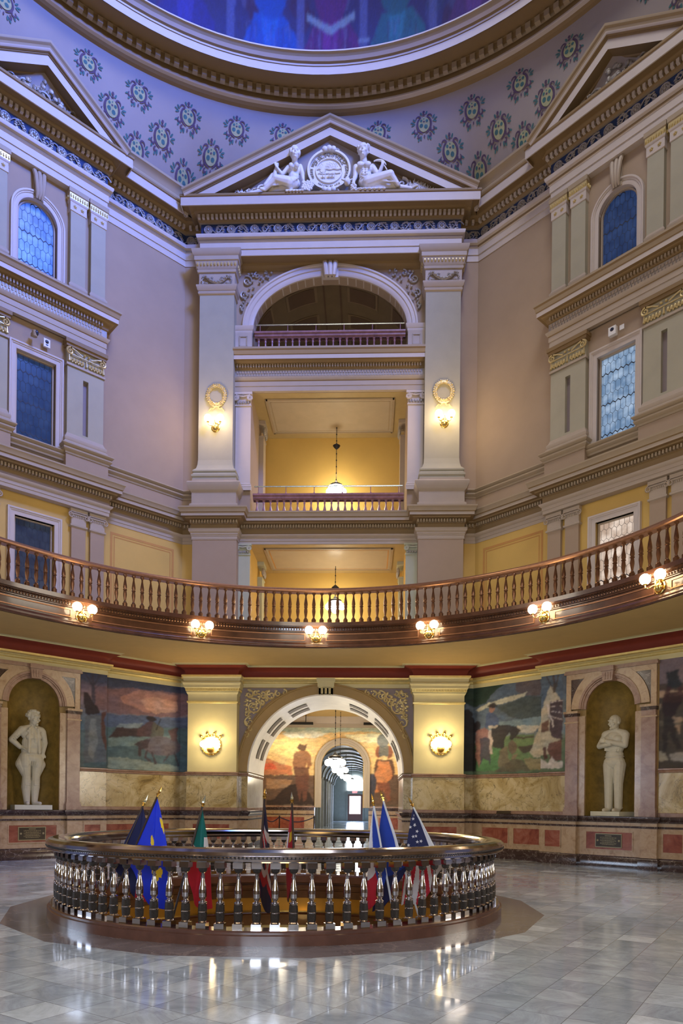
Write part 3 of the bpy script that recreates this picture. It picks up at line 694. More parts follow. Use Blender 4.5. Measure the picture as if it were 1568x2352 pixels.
for s in (-1, 1):
    b = MB()          # mauve spandrel field with its border
    pts = [arc(2.84, pi/2-.0-(pi/2-.16)*i/20) for i in range(21)]; poly = [(s*u, z) for u, z in pts]+[(s*2.66, 3.1), (s*2.66, 5.17), (s*.55, 5.17)]
    poly = [(s*.75, 5.20)]+[(s*u, z) for u, z in pts if z < 5.2 and u > .6]+[(s*2.69, 5.20)]
    b.prism(M0, poly, 0.005, .012, 'paint_mauve')
    struct(b.build('trim_26', smooth=False))
    b = MB()
    c0 = thing('scroll_relief', ('left' if s < 0 else 'right')+' gilt scroll relief filling the corner above the ground floor arch', 'relief', M0(s*2.2, .02, 4.6))
    for (cu, cz, r, tn, sg) in ((2.28, 4.62, .27, 1.7, 1), (1.72, 4.98, .16, 1.4, -1), (2.42, 5.0, .15, 1.3, 1), (2.40, 4.12, .17, 1.4, -1), (1.30, 5.07, .09, 1.2, 1), (2.50, 3.72, .10, 1.1, 1), (1.98, 4.96, .12, 1.2, 1), (2.05, 4.80, .08, 1., -1), (2.02, 4.72, .10, 1.2, 1), (1.50, 5.03, .10, 1.2, -1), (2.50, 4.38, .09, 1.1, 1), (2.36, 3.92, .08, 1.1, -1), (2.2, 5.04, .08, 1.1, -1), (1.88, 4.84, .07, 1.1, 1)):
        b.scroll((s*cu, cz), r, tn, .036, 'gold_relief', M0, .02, s*sg, pi*.6)
    random.seed(3+s)
    for i in range(330):
        u = 1.05+1.5*random.random(); z = 3.5+1.62*random.random()
        if (u**2+(z-2.57)**2)**.5 > 2.90 and u < 2.58 and z < 5.12:
            b.ball((s*u, .03, z), (.03+.03*random.random(), .02, .02+.02*random.random()), 'gold_relief', 6, 4, M0)
    b.build('foliage', c0)
K_ = thing('keystone', 'fluted stone coloured keystone at the crown of the ground floor arch', 'keystone', M0(0, 0, 5.2))
b = MB(); b.sweep([(-.22, 0), (-.22, .12), (.22, .12), (.22, 0)], [(0, 5.0), (.0, 5.2), (.04, 5.25), (.04, 5.36), (.07, 5.40), (.07, 5.5), (-.1, 5.52)], 'paint_straw', M2=lambda x, y, z: M0(x, y, z), side=-1)
b.box(M0, -.22, .22, 0, .12, 5.0, 5.4, 'paint_straw'); b.build('block', K_, smooth=False)
b = MB()
for u in (-.12, 0, .12):
    b.box(M0, u-.035, u+.035, .12, .15, 5.02, 5.2, 'paint_straw')
    for i in range(6): b.ball((u, .15, 5.05+.03*i), .02, 'gold_relief', 6, 4, M0)
b.build('beading', K_)
# linings of the passage beyond the arch: marble reveal, pink band
b = MB()
for s in (-1, 1):
    b.box(M0, *sorted((s*2.44, s*2.47)), -3.25, 0., 1.34, 2.43, 'marble_cream')
struct(b.build('trim_27', smooth=False))
# ---- loggias: ceilings, back walls, inner pilasters
b = MB()
for z0, z1, zc in ((6.42, 9.73, 9.73), (10.62, 14.49, 14.49)):
    b.box(M0, -2.6, 2.6, -3.3, -2.72, z0, z1+.3, 'plaster_yellow')
struct(b.build('wall_loggia', smooth=False))
b = MB()
for zc, in ((9.715,), (14.475,)):
    b.box(M0, -2.05, 2.05, -2.35, -.32, zc-.012, zc+.01, 'ceiling_panel')
    for q in ((-2.05, 2.05, -.36, -.30), (-2.05, 2.05, -2.36, -2.30), (-2.07, -2.0, -2.36, -.3), (2.0, 2.07, -2.36, -.3)): b.box(M0, *q, zc-.03, zc, 'trim_tan')
    for q in ((-1.93, 1.93, -.48, -.46), (-1.93, 1.93, -2.22, -2.20), (-1.93, -1.9, -2.22, -.46), (1.9, 1.93, -2.22, -.46)): b.box(M0, *q, zc-.018, zc, 'trim_tan' if zc > 10 else 'stripe_orange')
struct(b.build('ceiling_loggia', smooth=False))
def volute_cap(b, L, h, n, z0, z1, m, gm):
    zz = z1-z0
    b.box(L, -h, h, -n, 0, z0, z1, m)
    b.box(L, -h-.05, h+.05, -n-.06, 0, z1-zz*.18, z1, m)
    b.box(L, -h-.02, h+.02, -n-.03, 0, z0, z0+zz*.08, m)
    for s in (-1, 1):
        pts = []; K = 16; r0 = zz*.22
        for i in range(K+1):
            t = i/K; an = pi/2+s*-1*t*2.2*2*pi*-1; r = r0*(1-t*.85); pts.append((s*(h-.02)+r*cos(an)*1., -n-.05, z0+zz*.56+r*sin(an)))
        b.tube(pts, .028, m, 5, L)
        b.ball((s*(h-.02), -n-.06, z0+zz*.56), .03, gm, 6, 4, L)
    b.tube([(-h+.02, -n-.04, z0+zz*.76), (0, -n-.04, z0+zz*.66), (h-.02, -n-.04, z0+zz*.76)], .03, m, 5, L)
    rosette(b, L, 0, -n-.05, z0+zz*.72, .06, gm)
    for i in range(5): b.ball((-h*.7+i*h*.35, -n-.03, z0+zz*.25), (h*.15, .03, zz*.12), gm, 6, 4, L)
def small_pil(label, z0, z1, u, n, h, dn, m, capz, gm='silver_relief', pedestal=None, k=0, group=None):
    T = wallthing('pilaster', label, 'pilaster', k, u, n, z0, group); LL = LM(T); L = lambda x, y, z: LL(x, y, z-z0)
    p = [(.04, z0), (.04, z0+.10), (.05, z0+.13), (.02, z0+.17), (.03, z0+.20), (0, z0+.24)]
    b = MB(); pil(b, L, h, dn, p, m); b.build('base', T)
    b = MB(); pil(b, L, h, dn, [(0, z0+.24), (0, capz)], m); b.build('shaft', T)
    b = MB(); volute_cap(b, L, h, dn, capz, z1, m, gm); b.build('capital', T)
    return T
for nm, s in (('left', -1), ('right', 1)):
    small_pil('small scroll capital pilaster at the front '+nm+' edge of the third level loggia', 11.4, 14.48, s*2.70, 0, .24, .06, 'trim_white', 14.05)
    small_pil('small greenish pilaster at the front '+nm+' edge of the balcony level opening', 6.9, 9.73, s*2.66, 0, .22, .05, 'pilaster_green', 9.38)
    # piers standing inside the reveals
    for z0, z1, m in ((10.62, 14.48, 'trim_cream'), (6.42, 9.72, 'pilaster_green')):
        T = thing('pilaster', 'shaded inner pilaster deep in the '+nm+' reveal of the '+('third level loggia' if z0 > 10 else 'balcony level opening'), 'pilaster', M0(s*2.38, -1.8, z0)); b = MB()
        b.box(M0, *sorted((s*2.30, s*2.46)), -2.1, -1.6, z0, z1-.55, m); b.build('shaft', T, smooth=False); b = MB()
        b.box(M0, *sorted((s*2.24, s*2.46)), -2.16, -1.54, z1-.12, z1, m); b.box(M0, *sorted((s*2.28, s*2.46)), -2.12, -1.58, z1-.55, z1-.5, m)
        for i in range(4): b.ball((s*2.28, -1.68-.12*i, z1-.3), (.06, .06, .14), 'silver_relief', 6, 5, M0)
        b.build('capital', T)
# painted scroll panel on the left reveal of the loggia
b = MB(); Ml = lambda x, y, z: M0(-2.45+y, x, z)
for i in range(9): b.scroll((-2.42+.02*(i % 2), 11.0+.26*i), .12, 1.3, .008, 'paint_mauve', lambda x, y, z: M0(-2.45+.004+y*.1, x, z), 0, (-1)**i)
struct(b.build('trim_28'))
# impost blocks and arch of the top loggia
for s in (-1, 1):
    b = MB(); u0, u1 = sorted((s*2.43, s*2.96))
    b.sweep([(-.265, 0), (-.265, .14), (.265, .14), (.265, 0)], [(0, 15.70), (0, 16.28), (.02, 16.31), (.02, 16.36), (.05, 16.40), (.07, 16.50), (-.05, 16.52)], 'trim_white', M2=lambda x, y, z: M0(x+s*2.70, y, z), side=-1)
    q = s*2.70
    for g in ((q-.13, q-.10, 15.88, 16.18), (q+.10, q+.13, 15.88, 16.18), (q-.13, q+.13, 15.86, 15.89), (q-.13, q+.13, 16.17, 16.20)): b.box(M0, g[0], g[1], .14, .165, g[2], g[3], 'trim_cream')
    struct(b.build('trim_29'))
b = MB(); ell = lambda r, t: ((2.41+r)*cos(t), 16.5+(1.62+r)*sin(t))
path = [ell(0, pi*i/48) for i in range(49)]
b.sweep(path, [(0, -.3), (0, .05), (.05, .08), (.14, .08), (.16, .11), (.26, .11), (.28, .14), (.33, .14), (.35, 0)], 'trim_white', M2=lambda u, z, n: M0(u, n, z), side=1, caps=False)
struct(b.build('trim_30'))
# soffit of the giant entablature between the pilasters
b = MB(); b.box(M0, -2.95, 2.95, 0, .40, 18.485, 18.6, 'trim_brown_shade'); b.sweep([M0(-2.9, 0, 0)[:2], M0(2.9, 0, 0)[:2]], [(0, 18.30), (.03, 18.32), (.05, 18.38), (.12, 18.42), (.14, 18.5)], 'trim_brown_shade')
b.box(M0, -3.98, 3.98, -.1, .41, 18.52, 20.3, 'plaster_pink')
for k in (1, 7): b.box(F(k), -1.85, 1.85, 0, .35, 18.52, 20.3, 'plaster_pink')
struct(b.build('trim_31', smooth=False))
K_ = thing('keystone', 'triple fluted pale keystone at the crown of the top loggia arch', 'keystone', M0(0, 0, 18.1))
b = MB()
for u in (-.13, 0, .13): b.tube([(u*1.25, .12, 18.50), (u*1.15, .20, 18.35), (u, .24, 18.15), (u*.9, .22, 18.02), (u*.9, .16, 17.98)], [.085, .08, .075, .075, .03], 'trim_white', 8, M0)
b.box(M0, -.25, .25, 0, .12, 18.02, 18.5, 'trim_white'); b.build('block', K_)
for s in (-1, 1):
    c0 = thing('scroll_relief', ('left' if s < 0 else 'right')+' silvery scroll relief in the spandrel of the top loggia arch', 'relief', M0(s*2.6, .02, 17.9)); b = MB()
    for cu, cz, r, tn, sg in ((2.62, 18.0, .17, 1.5, 1), (2.70, 17.55, .13, 1.4, -1), (2.30, 18.18, .10, 1.2, -1), (2.80, 17.2, .08, 1.1, 1), (2.05, 18.25, .06, 1.1, 1)): b.scroll((s*cu, cz), r, tn, .032, 'silver_relief', M0, .01, s*sg, pi*.6, .04)
    random.seed(9)
    for i in range(60):
        u = 1.8+1.1*random.random(); z = 17.0+1.27*random.random()
        if ((u/2.80)**2+((z-16.5)/1.98)**2) > 1. and u < 2.88 and z < 18.25: b.ball((s*u, .05, z), (.045, .035, .035), 'silver_relief', 6, 4, M0)
    b.build('foliage', c0)
# coffered vault behind the top arch
b = MB(); vs = []; fs = []; NV = 28
vt = lambda t, n, r=0: M0((2.62+r)*cos(t), n, 16.3+(2.05+r)*sin(t))
for n in (-.3, -7.5):
    for i in range(NV+1): vs.append(vt(pi*i/NV, n))
for i in range(NV): fs.append((i, i+1, NV+2+i, NV+1+i))
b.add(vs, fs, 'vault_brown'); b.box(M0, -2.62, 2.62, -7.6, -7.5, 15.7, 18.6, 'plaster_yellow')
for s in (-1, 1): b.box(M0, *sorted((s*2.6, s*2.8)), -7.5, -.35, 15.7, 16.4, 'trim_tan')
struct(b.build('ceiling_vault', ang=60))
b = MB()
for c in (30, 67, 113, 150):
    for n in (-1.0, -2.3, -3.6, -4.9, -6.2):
        for sc_, m, dr in ((1., 'trim_brown_shade', -.02), (.84, 'vault_panel', -.035)):
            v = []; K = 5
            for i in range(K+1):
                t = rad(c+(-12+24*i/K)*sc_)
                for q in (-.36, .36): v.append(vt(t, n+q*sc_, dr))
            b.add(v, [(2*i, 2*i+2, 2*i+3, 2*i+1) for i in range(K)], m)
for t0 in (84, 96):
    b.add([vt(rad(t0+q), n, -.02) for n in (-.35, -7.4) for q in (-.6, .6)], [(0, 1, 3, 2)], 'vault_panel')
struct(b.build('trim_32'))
# ---- loggia balustrades with brass guard rails
def loggia_rail(z0, zr, lab, bm, rm, seedh):
    T = thing('balustrade', lab, 'balustrade', M0(0, 0, z0))
    h = zr-z0
    b = MB(); b.sweep([(-2.36, -.02), (2.36, -.02)], [(0, zr-.18), (.0, zr-.16), (.05, zr-.13), (.05, zr-.08), (.09, zr-.05), (.09, zr), (-.15, zr), (-.15, zr-.18)], rm, M2=lambda x, y, z: M0(x, y+.06, z), side=-1); b.build('rail', T)
    hb = h-.18; pr = [(.058, 0), (.058, .05), (.04, .06), (.055, .12), (.05, .17), (.024, .30), (.022, .36), (.036, .40), (.03, .43), (.022, .45), (.05, .5)]
    for i in range(22):
        u = -2.24+4.48*i/21; b = MB(); b.lathe(M0(u, .0, z0), [(r, q/.5*hb) for r, q in pr], bm, 8); b.build('baluster', T)
    G_ = thing('guard_rail', 'slim metal guard rail fixed above the '+lab.split(' of ')[-1].replace('the ', '')+' balustrade', 'rail', M0(0, 0, zr))
    b = MB(); b.tube([M0(-2.33, 0, zr+.27), M0(2.33, 0, zr+.27)], .022, 'steel_rail', 8); b.build('handrail', G_)
    for u in (-2.2, -1.33, -.44, .44, 1.33, 2.2): b = MB(); b.tube([M0(u, 0, zr), M0(u, 0, zr+.27)], .012, rm, 6); b.lathe(M0(u, 0, zr), [(.05, 0), (.05, .02), (.03, .06), (.014, .09)], rm, 8); b.build('post', G_)
loggia_rail(10.66, 11.28, 'short purple stone balustrade across the opening of the third level loggia', 'rosso_marble', 'rosso_marble', 1)
loggia_rail(15.73, 16.36, 'pale purple stone balustrade below the arch of the top loggia', 'rosso_marble', 'rosso_marble', 2)
# ---- windows of the diagonal walls
WN = [0]
def leads(b, M, hw, z0, z1, n, m='lead', top=None, cw=.14, rh=.27, heavy=3, off=0):
    rows = int((z1-z0)/rh)+1; w = .0045
    def lim(u): return z1 if top is None else top(u)
    for j in range(rows+1):
        zb = z0+off+j*rh; t = .015 if (j % heavy == 1) else .0055; K = int(2*hw/(cw/2)); pts = []
        for i in range(K+1):
            u = -hw+i*cw/2; z = zb+(.028 if (i+j) % 2 else -.028); pts.append((u, z))
        for (ua, za), (ub, zb2) in zip(pts[:-1], pts[1:]):
            if max(za, zb2) > min(lim(ua), lim(ub))-.01 or min(za, zb2) < z0: continue
            b.add([M(ua, n, za-t), M(ub, n, zb2-t), M(ub, n, zb2+t), M(ua, n, za+t)], [(0, 1, 2, 3)], m)
        for i in range(K+1):
            if (i+j) % 2:
                u = -hw+i*cw/2; a0 = zb+.028; a1 = zb+rh-.028+0; l = lim(u)
                if a0 < l: b.add([M(u-w, n, a0), M(u+w, n, a0), M(u+w, n, min(a1, l)), M(u-w, n, min(a1, l))], [(0, 1, 2, 3)], m)
def window(k, z0, z1, arched, glass, frame_to, num):
    M = F(k); n = .05
    T = thing('window_%d' % num, '', '', M(0, .2, z0), rad(45*k), kind='structure')
    hw = .50
    if arched:
        zs = 17.25
        poly = [(-hw, z0), (hw, z0)]+arcpts(0, zs, hw, hw, 0, pi, 16); top = lambda u: zs+max(0, hw*hw-u*u)**.5
    else: poly = [(-hw, z0), (hw, z0), (hw, z1), (-hw, z1)]; top = None
    b = MB(); b.prism(M, poly, n-.02, n, glass); b.build('glass_pane', T, smooth=False)
    b = MB(); leads(b, M, hw, z0, z1, n+.008, top=top, off=.07); b.build('lead_lattice', T, smooth=False)
    b = MB()
    inner = [(-hw, z0), (-hw, z1 if not arched else zs)]+([(u, z) for u, z in arcpts(0, zs, hw, hw, pi, 0, 20)][1:-1] if arched else [])+[(hw, z1 if not arched else zs), (hw, z0)]
    b.sweep(inner, [(-.0, 0), (-.0, .06), (-.035, .06), (-.035, 0)], 'trim_cream', M2=lambda u, z, h: M(u, n+h, z), side=-1)
    b.build('sash', T)
    b = MB(); o = [(p[0]*1.04, p[1]) for p in inner]
    b.sweep(o, [(0, -.1), (.0, .03), (.03, .04), (.10, .04), (.11, .06), (.13, .06), (.15, .085), (.19, .085), (.20, 0)], 'trim_white', M2=lambda u, z, h: M(u, .2+h, z), side=-1, caps=False)
    if not arched:
        pass
    b.build('architrave', T)
    b = MB(); b.sweep([(u, nn) for u, nn in ((-.78, .2), (.78, .2))], [(0, z0-.22), (.05, z0-.2), (.10, z0-.1), (.13, z0-.06), (.13, z0), (-.2, z0+.01)], 'trim_tan', M2=lambda x, y, z: M(x, y, z), side=-1); b.build('sill', T)
window(1, 15.72, 17.75, True, 'glass_blue_bright', 0, 1); window(1, 11.14, 13.55, False, 'glass_blue_dark', 0, 2); window(1, 6.46, 9.15, False, 'glass_slate', 0, 3)
window(7, 15.72, 17.75, True, 'glass_blue_dark', 0, 4); window(7, 11.14, 13.55, False, 'glass_pale', 0, 5); window(7, 6.46, 9.15, False, 'glass_warm', 0, 6)
for k, nm in ((1, 'left'), (7, 'right')):
    M = F(k); K_ = wallthing('keystone', 'tapering ribbed keystone over the arched window of the '+nm+' wall', 'keystone', k, 0, .2, 17.8)
    b = MB()
    for u in (-.085, 0, .085): b.tube([(u*1.5, .26, 18.48), (u*1.25, .33, 18.30), (u, .36, 18.05), (u*.8, .34, 17.85), (u*.8, .29, 17.74)], [.06, .06, .055, .05, .03], 'trim_cream', 8, M)
    b.box(M, -.13, .13, .2, .26, 17.75, 18.48, 'trim_cream'); b.build('block', K_)
    # paired upper pilasters
    side = {1: ('nearest', 'back corner'), 7: ('nearest', 'back corner')}
    for u, w in ((1.62, 'outer right'), (1.04, 'inner right'), (-1.04, 'inner left'), (-1.62, 'outer left')):
        if k == 1 and u < -1.5: continue
        T = wallthing('pilaster', w+' upper pilaster with two rosettes beside the arched window, '+nm+' wall', 'pilaster', k, u, .2, 15.68); LL = LM(T); L = lambda x, y, z: LL(x, y, z-15.68)
        b = MB(); pil(b, L, .21, .15, [(.06, 15.62), (.06, 15.74), (.03, 15.78), (.05, 15.82), (.05, 15.86), (.02, 15.89), (0, 15.95)], 'trim_cream'); b.build('base', T)
        b = MB(); pil(b, L, .21, .15, [(0, 15.94), (0, 17.90)], 'plaster_grey'); b.build('shaft', T)
        b = MB(); pil(b, L, .21, .15, [(0, 17.90), (.02, 17.91), (.02, 18.14), (.04, 18.16), (.05, 18.20), (.05, 18.36), (.07, 18.38), (.07, 18.50)], 'trim_white', mats=['trim_white']*4+['gold_relief', 'trim_tan', 'trim_tan'])
        for x in (-.1, .1): rosette(b, L, x, -.18, 18.03, .055, 'gold_relief', 5)
        eggs(b, L, .21, .15, 18.27, .05, .06, 'gold_relief', .05); b.build('capital', T)
    # single pilasters with a sunk slot on the second row
    for u, w in ((1.30, 'right'), (-1.30, 'left')):
        T = wallthing('pilaster', 'broad pilaster with a sunk vertical slot, '+w+' of the middle window on the '+nm+' wall', 'pilaster', k, u, .2, 11.4); LL = LM(T); L = lambda x, y, z: LL(x, y, z-11.4)
        h = .52
        b = MB(); pil(b, L, h, .15, [(.10, 11.36), (.10, 11.48), (.06, 11.52), (.08, 11.56), (.08, 11.62), (.04, 11.66), (0, 11.76)], 'trim_cream'); b.build('base', T)
        b = MB()
        for q in ((-h, -.075, 11.7, 13.7), (.075, h, 11.7, 13.7), (-.075, .075, 11.7, 11.82), (-.075, .075, 13.36, 13.7)): b.box(L, q[0], q[1], -.15, 0, q[2], q[3], 'plaster_grey')
        b.box(L, -.08, .08, -.04, 0, 11.8, 13.4, 'paint_mauve'); b.build('shaft', T, smooth=False)
        b = MB(); b.box(L, -h, h, -.15, 0, 13.6, 14.3, 'plaster_grey'); b.box(L, -h-.03, h+.03, -.19, 0, 13.62, 13.68, 'trim_cream'); b.box(L, -h-.08, h+.08, -.26, 0, 14.20, 14.30, 'trim_brown_shade'); b.box(L, -h-.05, h+.05, -.22, 0, 14.12, 14.20, 'trim_brown_shade')
        b.tube([(-h, -.19, 13.93), (h, -.19, 13.93)], .018, 'gold_relief', 6, L)
        for s in (-1, 1):
            b.scroll((s*(h-.06), 14.0), .10, 1.6, .028, 'gold_relief', lambda x, y, z: L(x, -y, z), .17, -s, pi/2, .05)
            b.tube([(s*(h-.10), -.2, 14.09), (s*.3, -.2, 14.06), (s*.12, -.2, 13.97)], [.03, .02, .02], 'gold_relief', 6, L)
            b.ball((s*.06, -.2, 14.02), (.04, .04, .03), 'gold_relief', 7, 5, L)
            for i in range(5):
                b.ball((s*(.1+.085*i), -.18, 13.80), (.04, .03, .06), 'gold_relief', 7, 5, L); b.ball((s*(.14+.085*i), -.18, 13.74), (.025, .025, .03), 'gold_relief', 6, 4, L)
        for x in (-h+.03, 0, h-.03): b.tube([(x, -.19, 13.9), (x, -.2, 13.72)], [.012, .035], 'gold_relief', 6, L)
        b.build('capital', T)
    # ionic pairs on the balcony level
    for u, w in ((1.70, 'outer right'), (1.16, 'inner right'), (-1.16, 'inner left'), (-1.70, 'outer left')):
        if k == 1 and u < -1.5: continue
        T = wallthing('pilaster', w+' ionic pilaster by the balcony level window of the '+nm+' wall', 'pilaster', k, u, .2, 6.88); LL = LM(T); L = lambda x, y, z: LL(x, y, z-6.88)
        b = MB(); pil(b, L, .20, .10, [(.05, 6.6), (.05, 6.95), (.02, 6.98), (.04, 7.03), (0, 7.1)], 'trim_cream'); b.build('base', T)
        b = MB(); pil(b, L, .20, .10, [(0, 7.08), (0, 9.22), (.04, 9.24), (.045, 9.28), (.01, 9.30), (.01, 9.73)], 'plaster_pink', mats=['plaster_pink', 'trim_cream', 'trim_cream', 'trim_cream', 'trim_cream']); b.build('shaft', T)
        b = MB(); b.box(L, -.24, .24, -.15, 0, 9.62, 9.72, 'trim_cream')
        b.tube([(-.22, -.13, 9.58), (.22, -.13, 9.58)], .022, 'trim_cream', 6, L)
        for s in (-1, 1): b.scroll((s*.22, 9.53), .075, 1.7, .02, 'trim_cream', lambda x, y, z: L(x, -y, z), .12, -s, pi/2, .04)
        for i in range(6): b.ball((-.13+.052*i, -.12, 9.52), (.02, .02, .035), 'trim_cream', 6, 4, L)
        b.build('capital', T)
ART_LEFT = [('p', (0.257, 0.12, 0.154), [(2.23, 4.9), (2.95, 5.0), (4.66, 5.03), (4.86, 4.96), (4.87, 4.36), (4.48, 4.25), (3.21, 4.21), (2.23, 4.18), (1.7, 4.21), (1.69, 4.86)]), ('p', (0.518, 0.212, 0.172), [(2.58, 4.7), (3.2, 4.98), (4.47, 4.96), (4.48, 4.47), (3.47, 4.32), (2.71, 4.53)]), ('p', (0.707, 0.333, 0.234), [(3.21, 4.67), (3.72, 4.83), (4.47, 4.72), (4.48, 4.42), (3.73, 4.3), (3.34, 4.48)]), ('p', (0.056, 0.12, 0.307), [(1.7, 4.12), (2.96, 4.18), (4.87, 4.26), (4.87, 3.96), (3.22, 3.83), (1.93, 3.77)]), ('p', (0.056, 0.154, 0.212), [(1.36, 3.72), (4.87, 3.96), (4.89, 2.58), (1.38, 2.51)]), ('p', (0.154, 0.281, 0.307), [(2.24, 3.46), (4.54, 3.69), (4.54, 3.35), (2.24, 3.21)]), ('p', (0.257, 0.361, 0.333), [(2.22, 2.89), (3.23, 2.86), (4.55, 2.71), (4.55, 2.56), (2.23, 2.53)]), ('p', (0.06, 0.023, 0.03), [(2.45, 3.77), (3.22, 3.81), (3.22, 3.57), (2.24, 3.46)]), ('p', (0.212, 0.333, 0.452), [(2.57, 3.91), (3.32, 3.97), (3.17, 3.8), (2.45, 3.77)]), ('l', (0.056, 0.046, 0.091), [(1.59, 5.39), (1.62, 4.91), (1.67, 4.39)], 0.1), ('l', (0.056, 0.046, 0.091), [(1.62, 4.85), (1.39, 5.19), (1.35, 5.32)], 0.05), ('l', (0.056, 0.046, 0.091), [(1.65, 4.87), (1.82, 5.16), (1.94, 5.4)], 0.05), ('l', (0.056, 0.046, 0.091), [(1.67, 4.74), (1.8, 4.89), (1.97, 5.02)], 0.03), ('p', (0.03, 0.014, 0.02), [(1.37, 4.66), (1.53, 4.64), (1.63, 4.38), (1.77, 4.26), (1.79, 4.13), (1.47, 4.01), (1.36, 4.09)]), ('p', (0.12, 0.154, 0.212), [(1.38, 4.01), (1.86, 4.07), (1.96, 3.84), (1.94, 3.17), (2.2, 2.73), (1.38, 2.65)]), ('p', (0.212, 0.257, 0.296), [(1.52, 3.91), (1.7, 3.92), (1.75, 3.26), (1.65, 2.75), (1.51, 2.92)]), ('p', (0.137, 0.037, 0.02), [(1.86, 4.14), (2.09, 4.18), (1.95, 3.95), (2.03, 3.4), (2.06, 2.97), (1.87, 3.38), (1.86, 3.83)]), ('e', (0.023, 0.012, 0.017), [(3.6, 4.12)], 0.17, 0.09), ('p', (0.105, 0.037, 0.056), [(3.47, 4.02), (3.73, 4.01), (3.63, 3.58), (3.09, 3.58), (3.22, 3.83)]), ('p', (0.105, 0.105, 0.084), [(3.68, 4.03), (4.0, 3.89), (4.0, 3.6), (3.58, 3.55), (3.63, 3.86)]), ('l', (0.023, 0.017, 0.017), [(3.9, 4.17), (3.76, 3.8)], 0.035), ('e', (0.154, 0.12, 0.172), [(3.95, 3.31)], 0.66, 0.3), ('p', (0.067, 0.034, 0.052), [(3.02, 3.3), (3.27, 3.46), (3.58, 3.5), (3.48, 3.21), (3.3, 3.15), (3.23, 2.98), (3.15, 3.0), (3.17, 3.26)]), ('l', (0.079, 0.046, 0.067), [(3.48, 3.14), (3.38, 2.97), (3.59, 2.83)], 0.06), ('l', (0.079, 0.046, 0.067), [(3.64, 3.08), (3.75, 2.77)], 0.06), ('l', (0.079, 0.056, 0.079), [(4.22, 3.08), (4.01, 2.83)], 0.05), ('l', (0.079, 0.056, 0.079), [(4.38, 3.12), (4.55, 2.74)], 0.06), ('p', (0.137, 0.056, 0.074), [(4.16, 3.83), (4.51, 3.94), (4.51, 3.49), (4.27, 3.53)])]
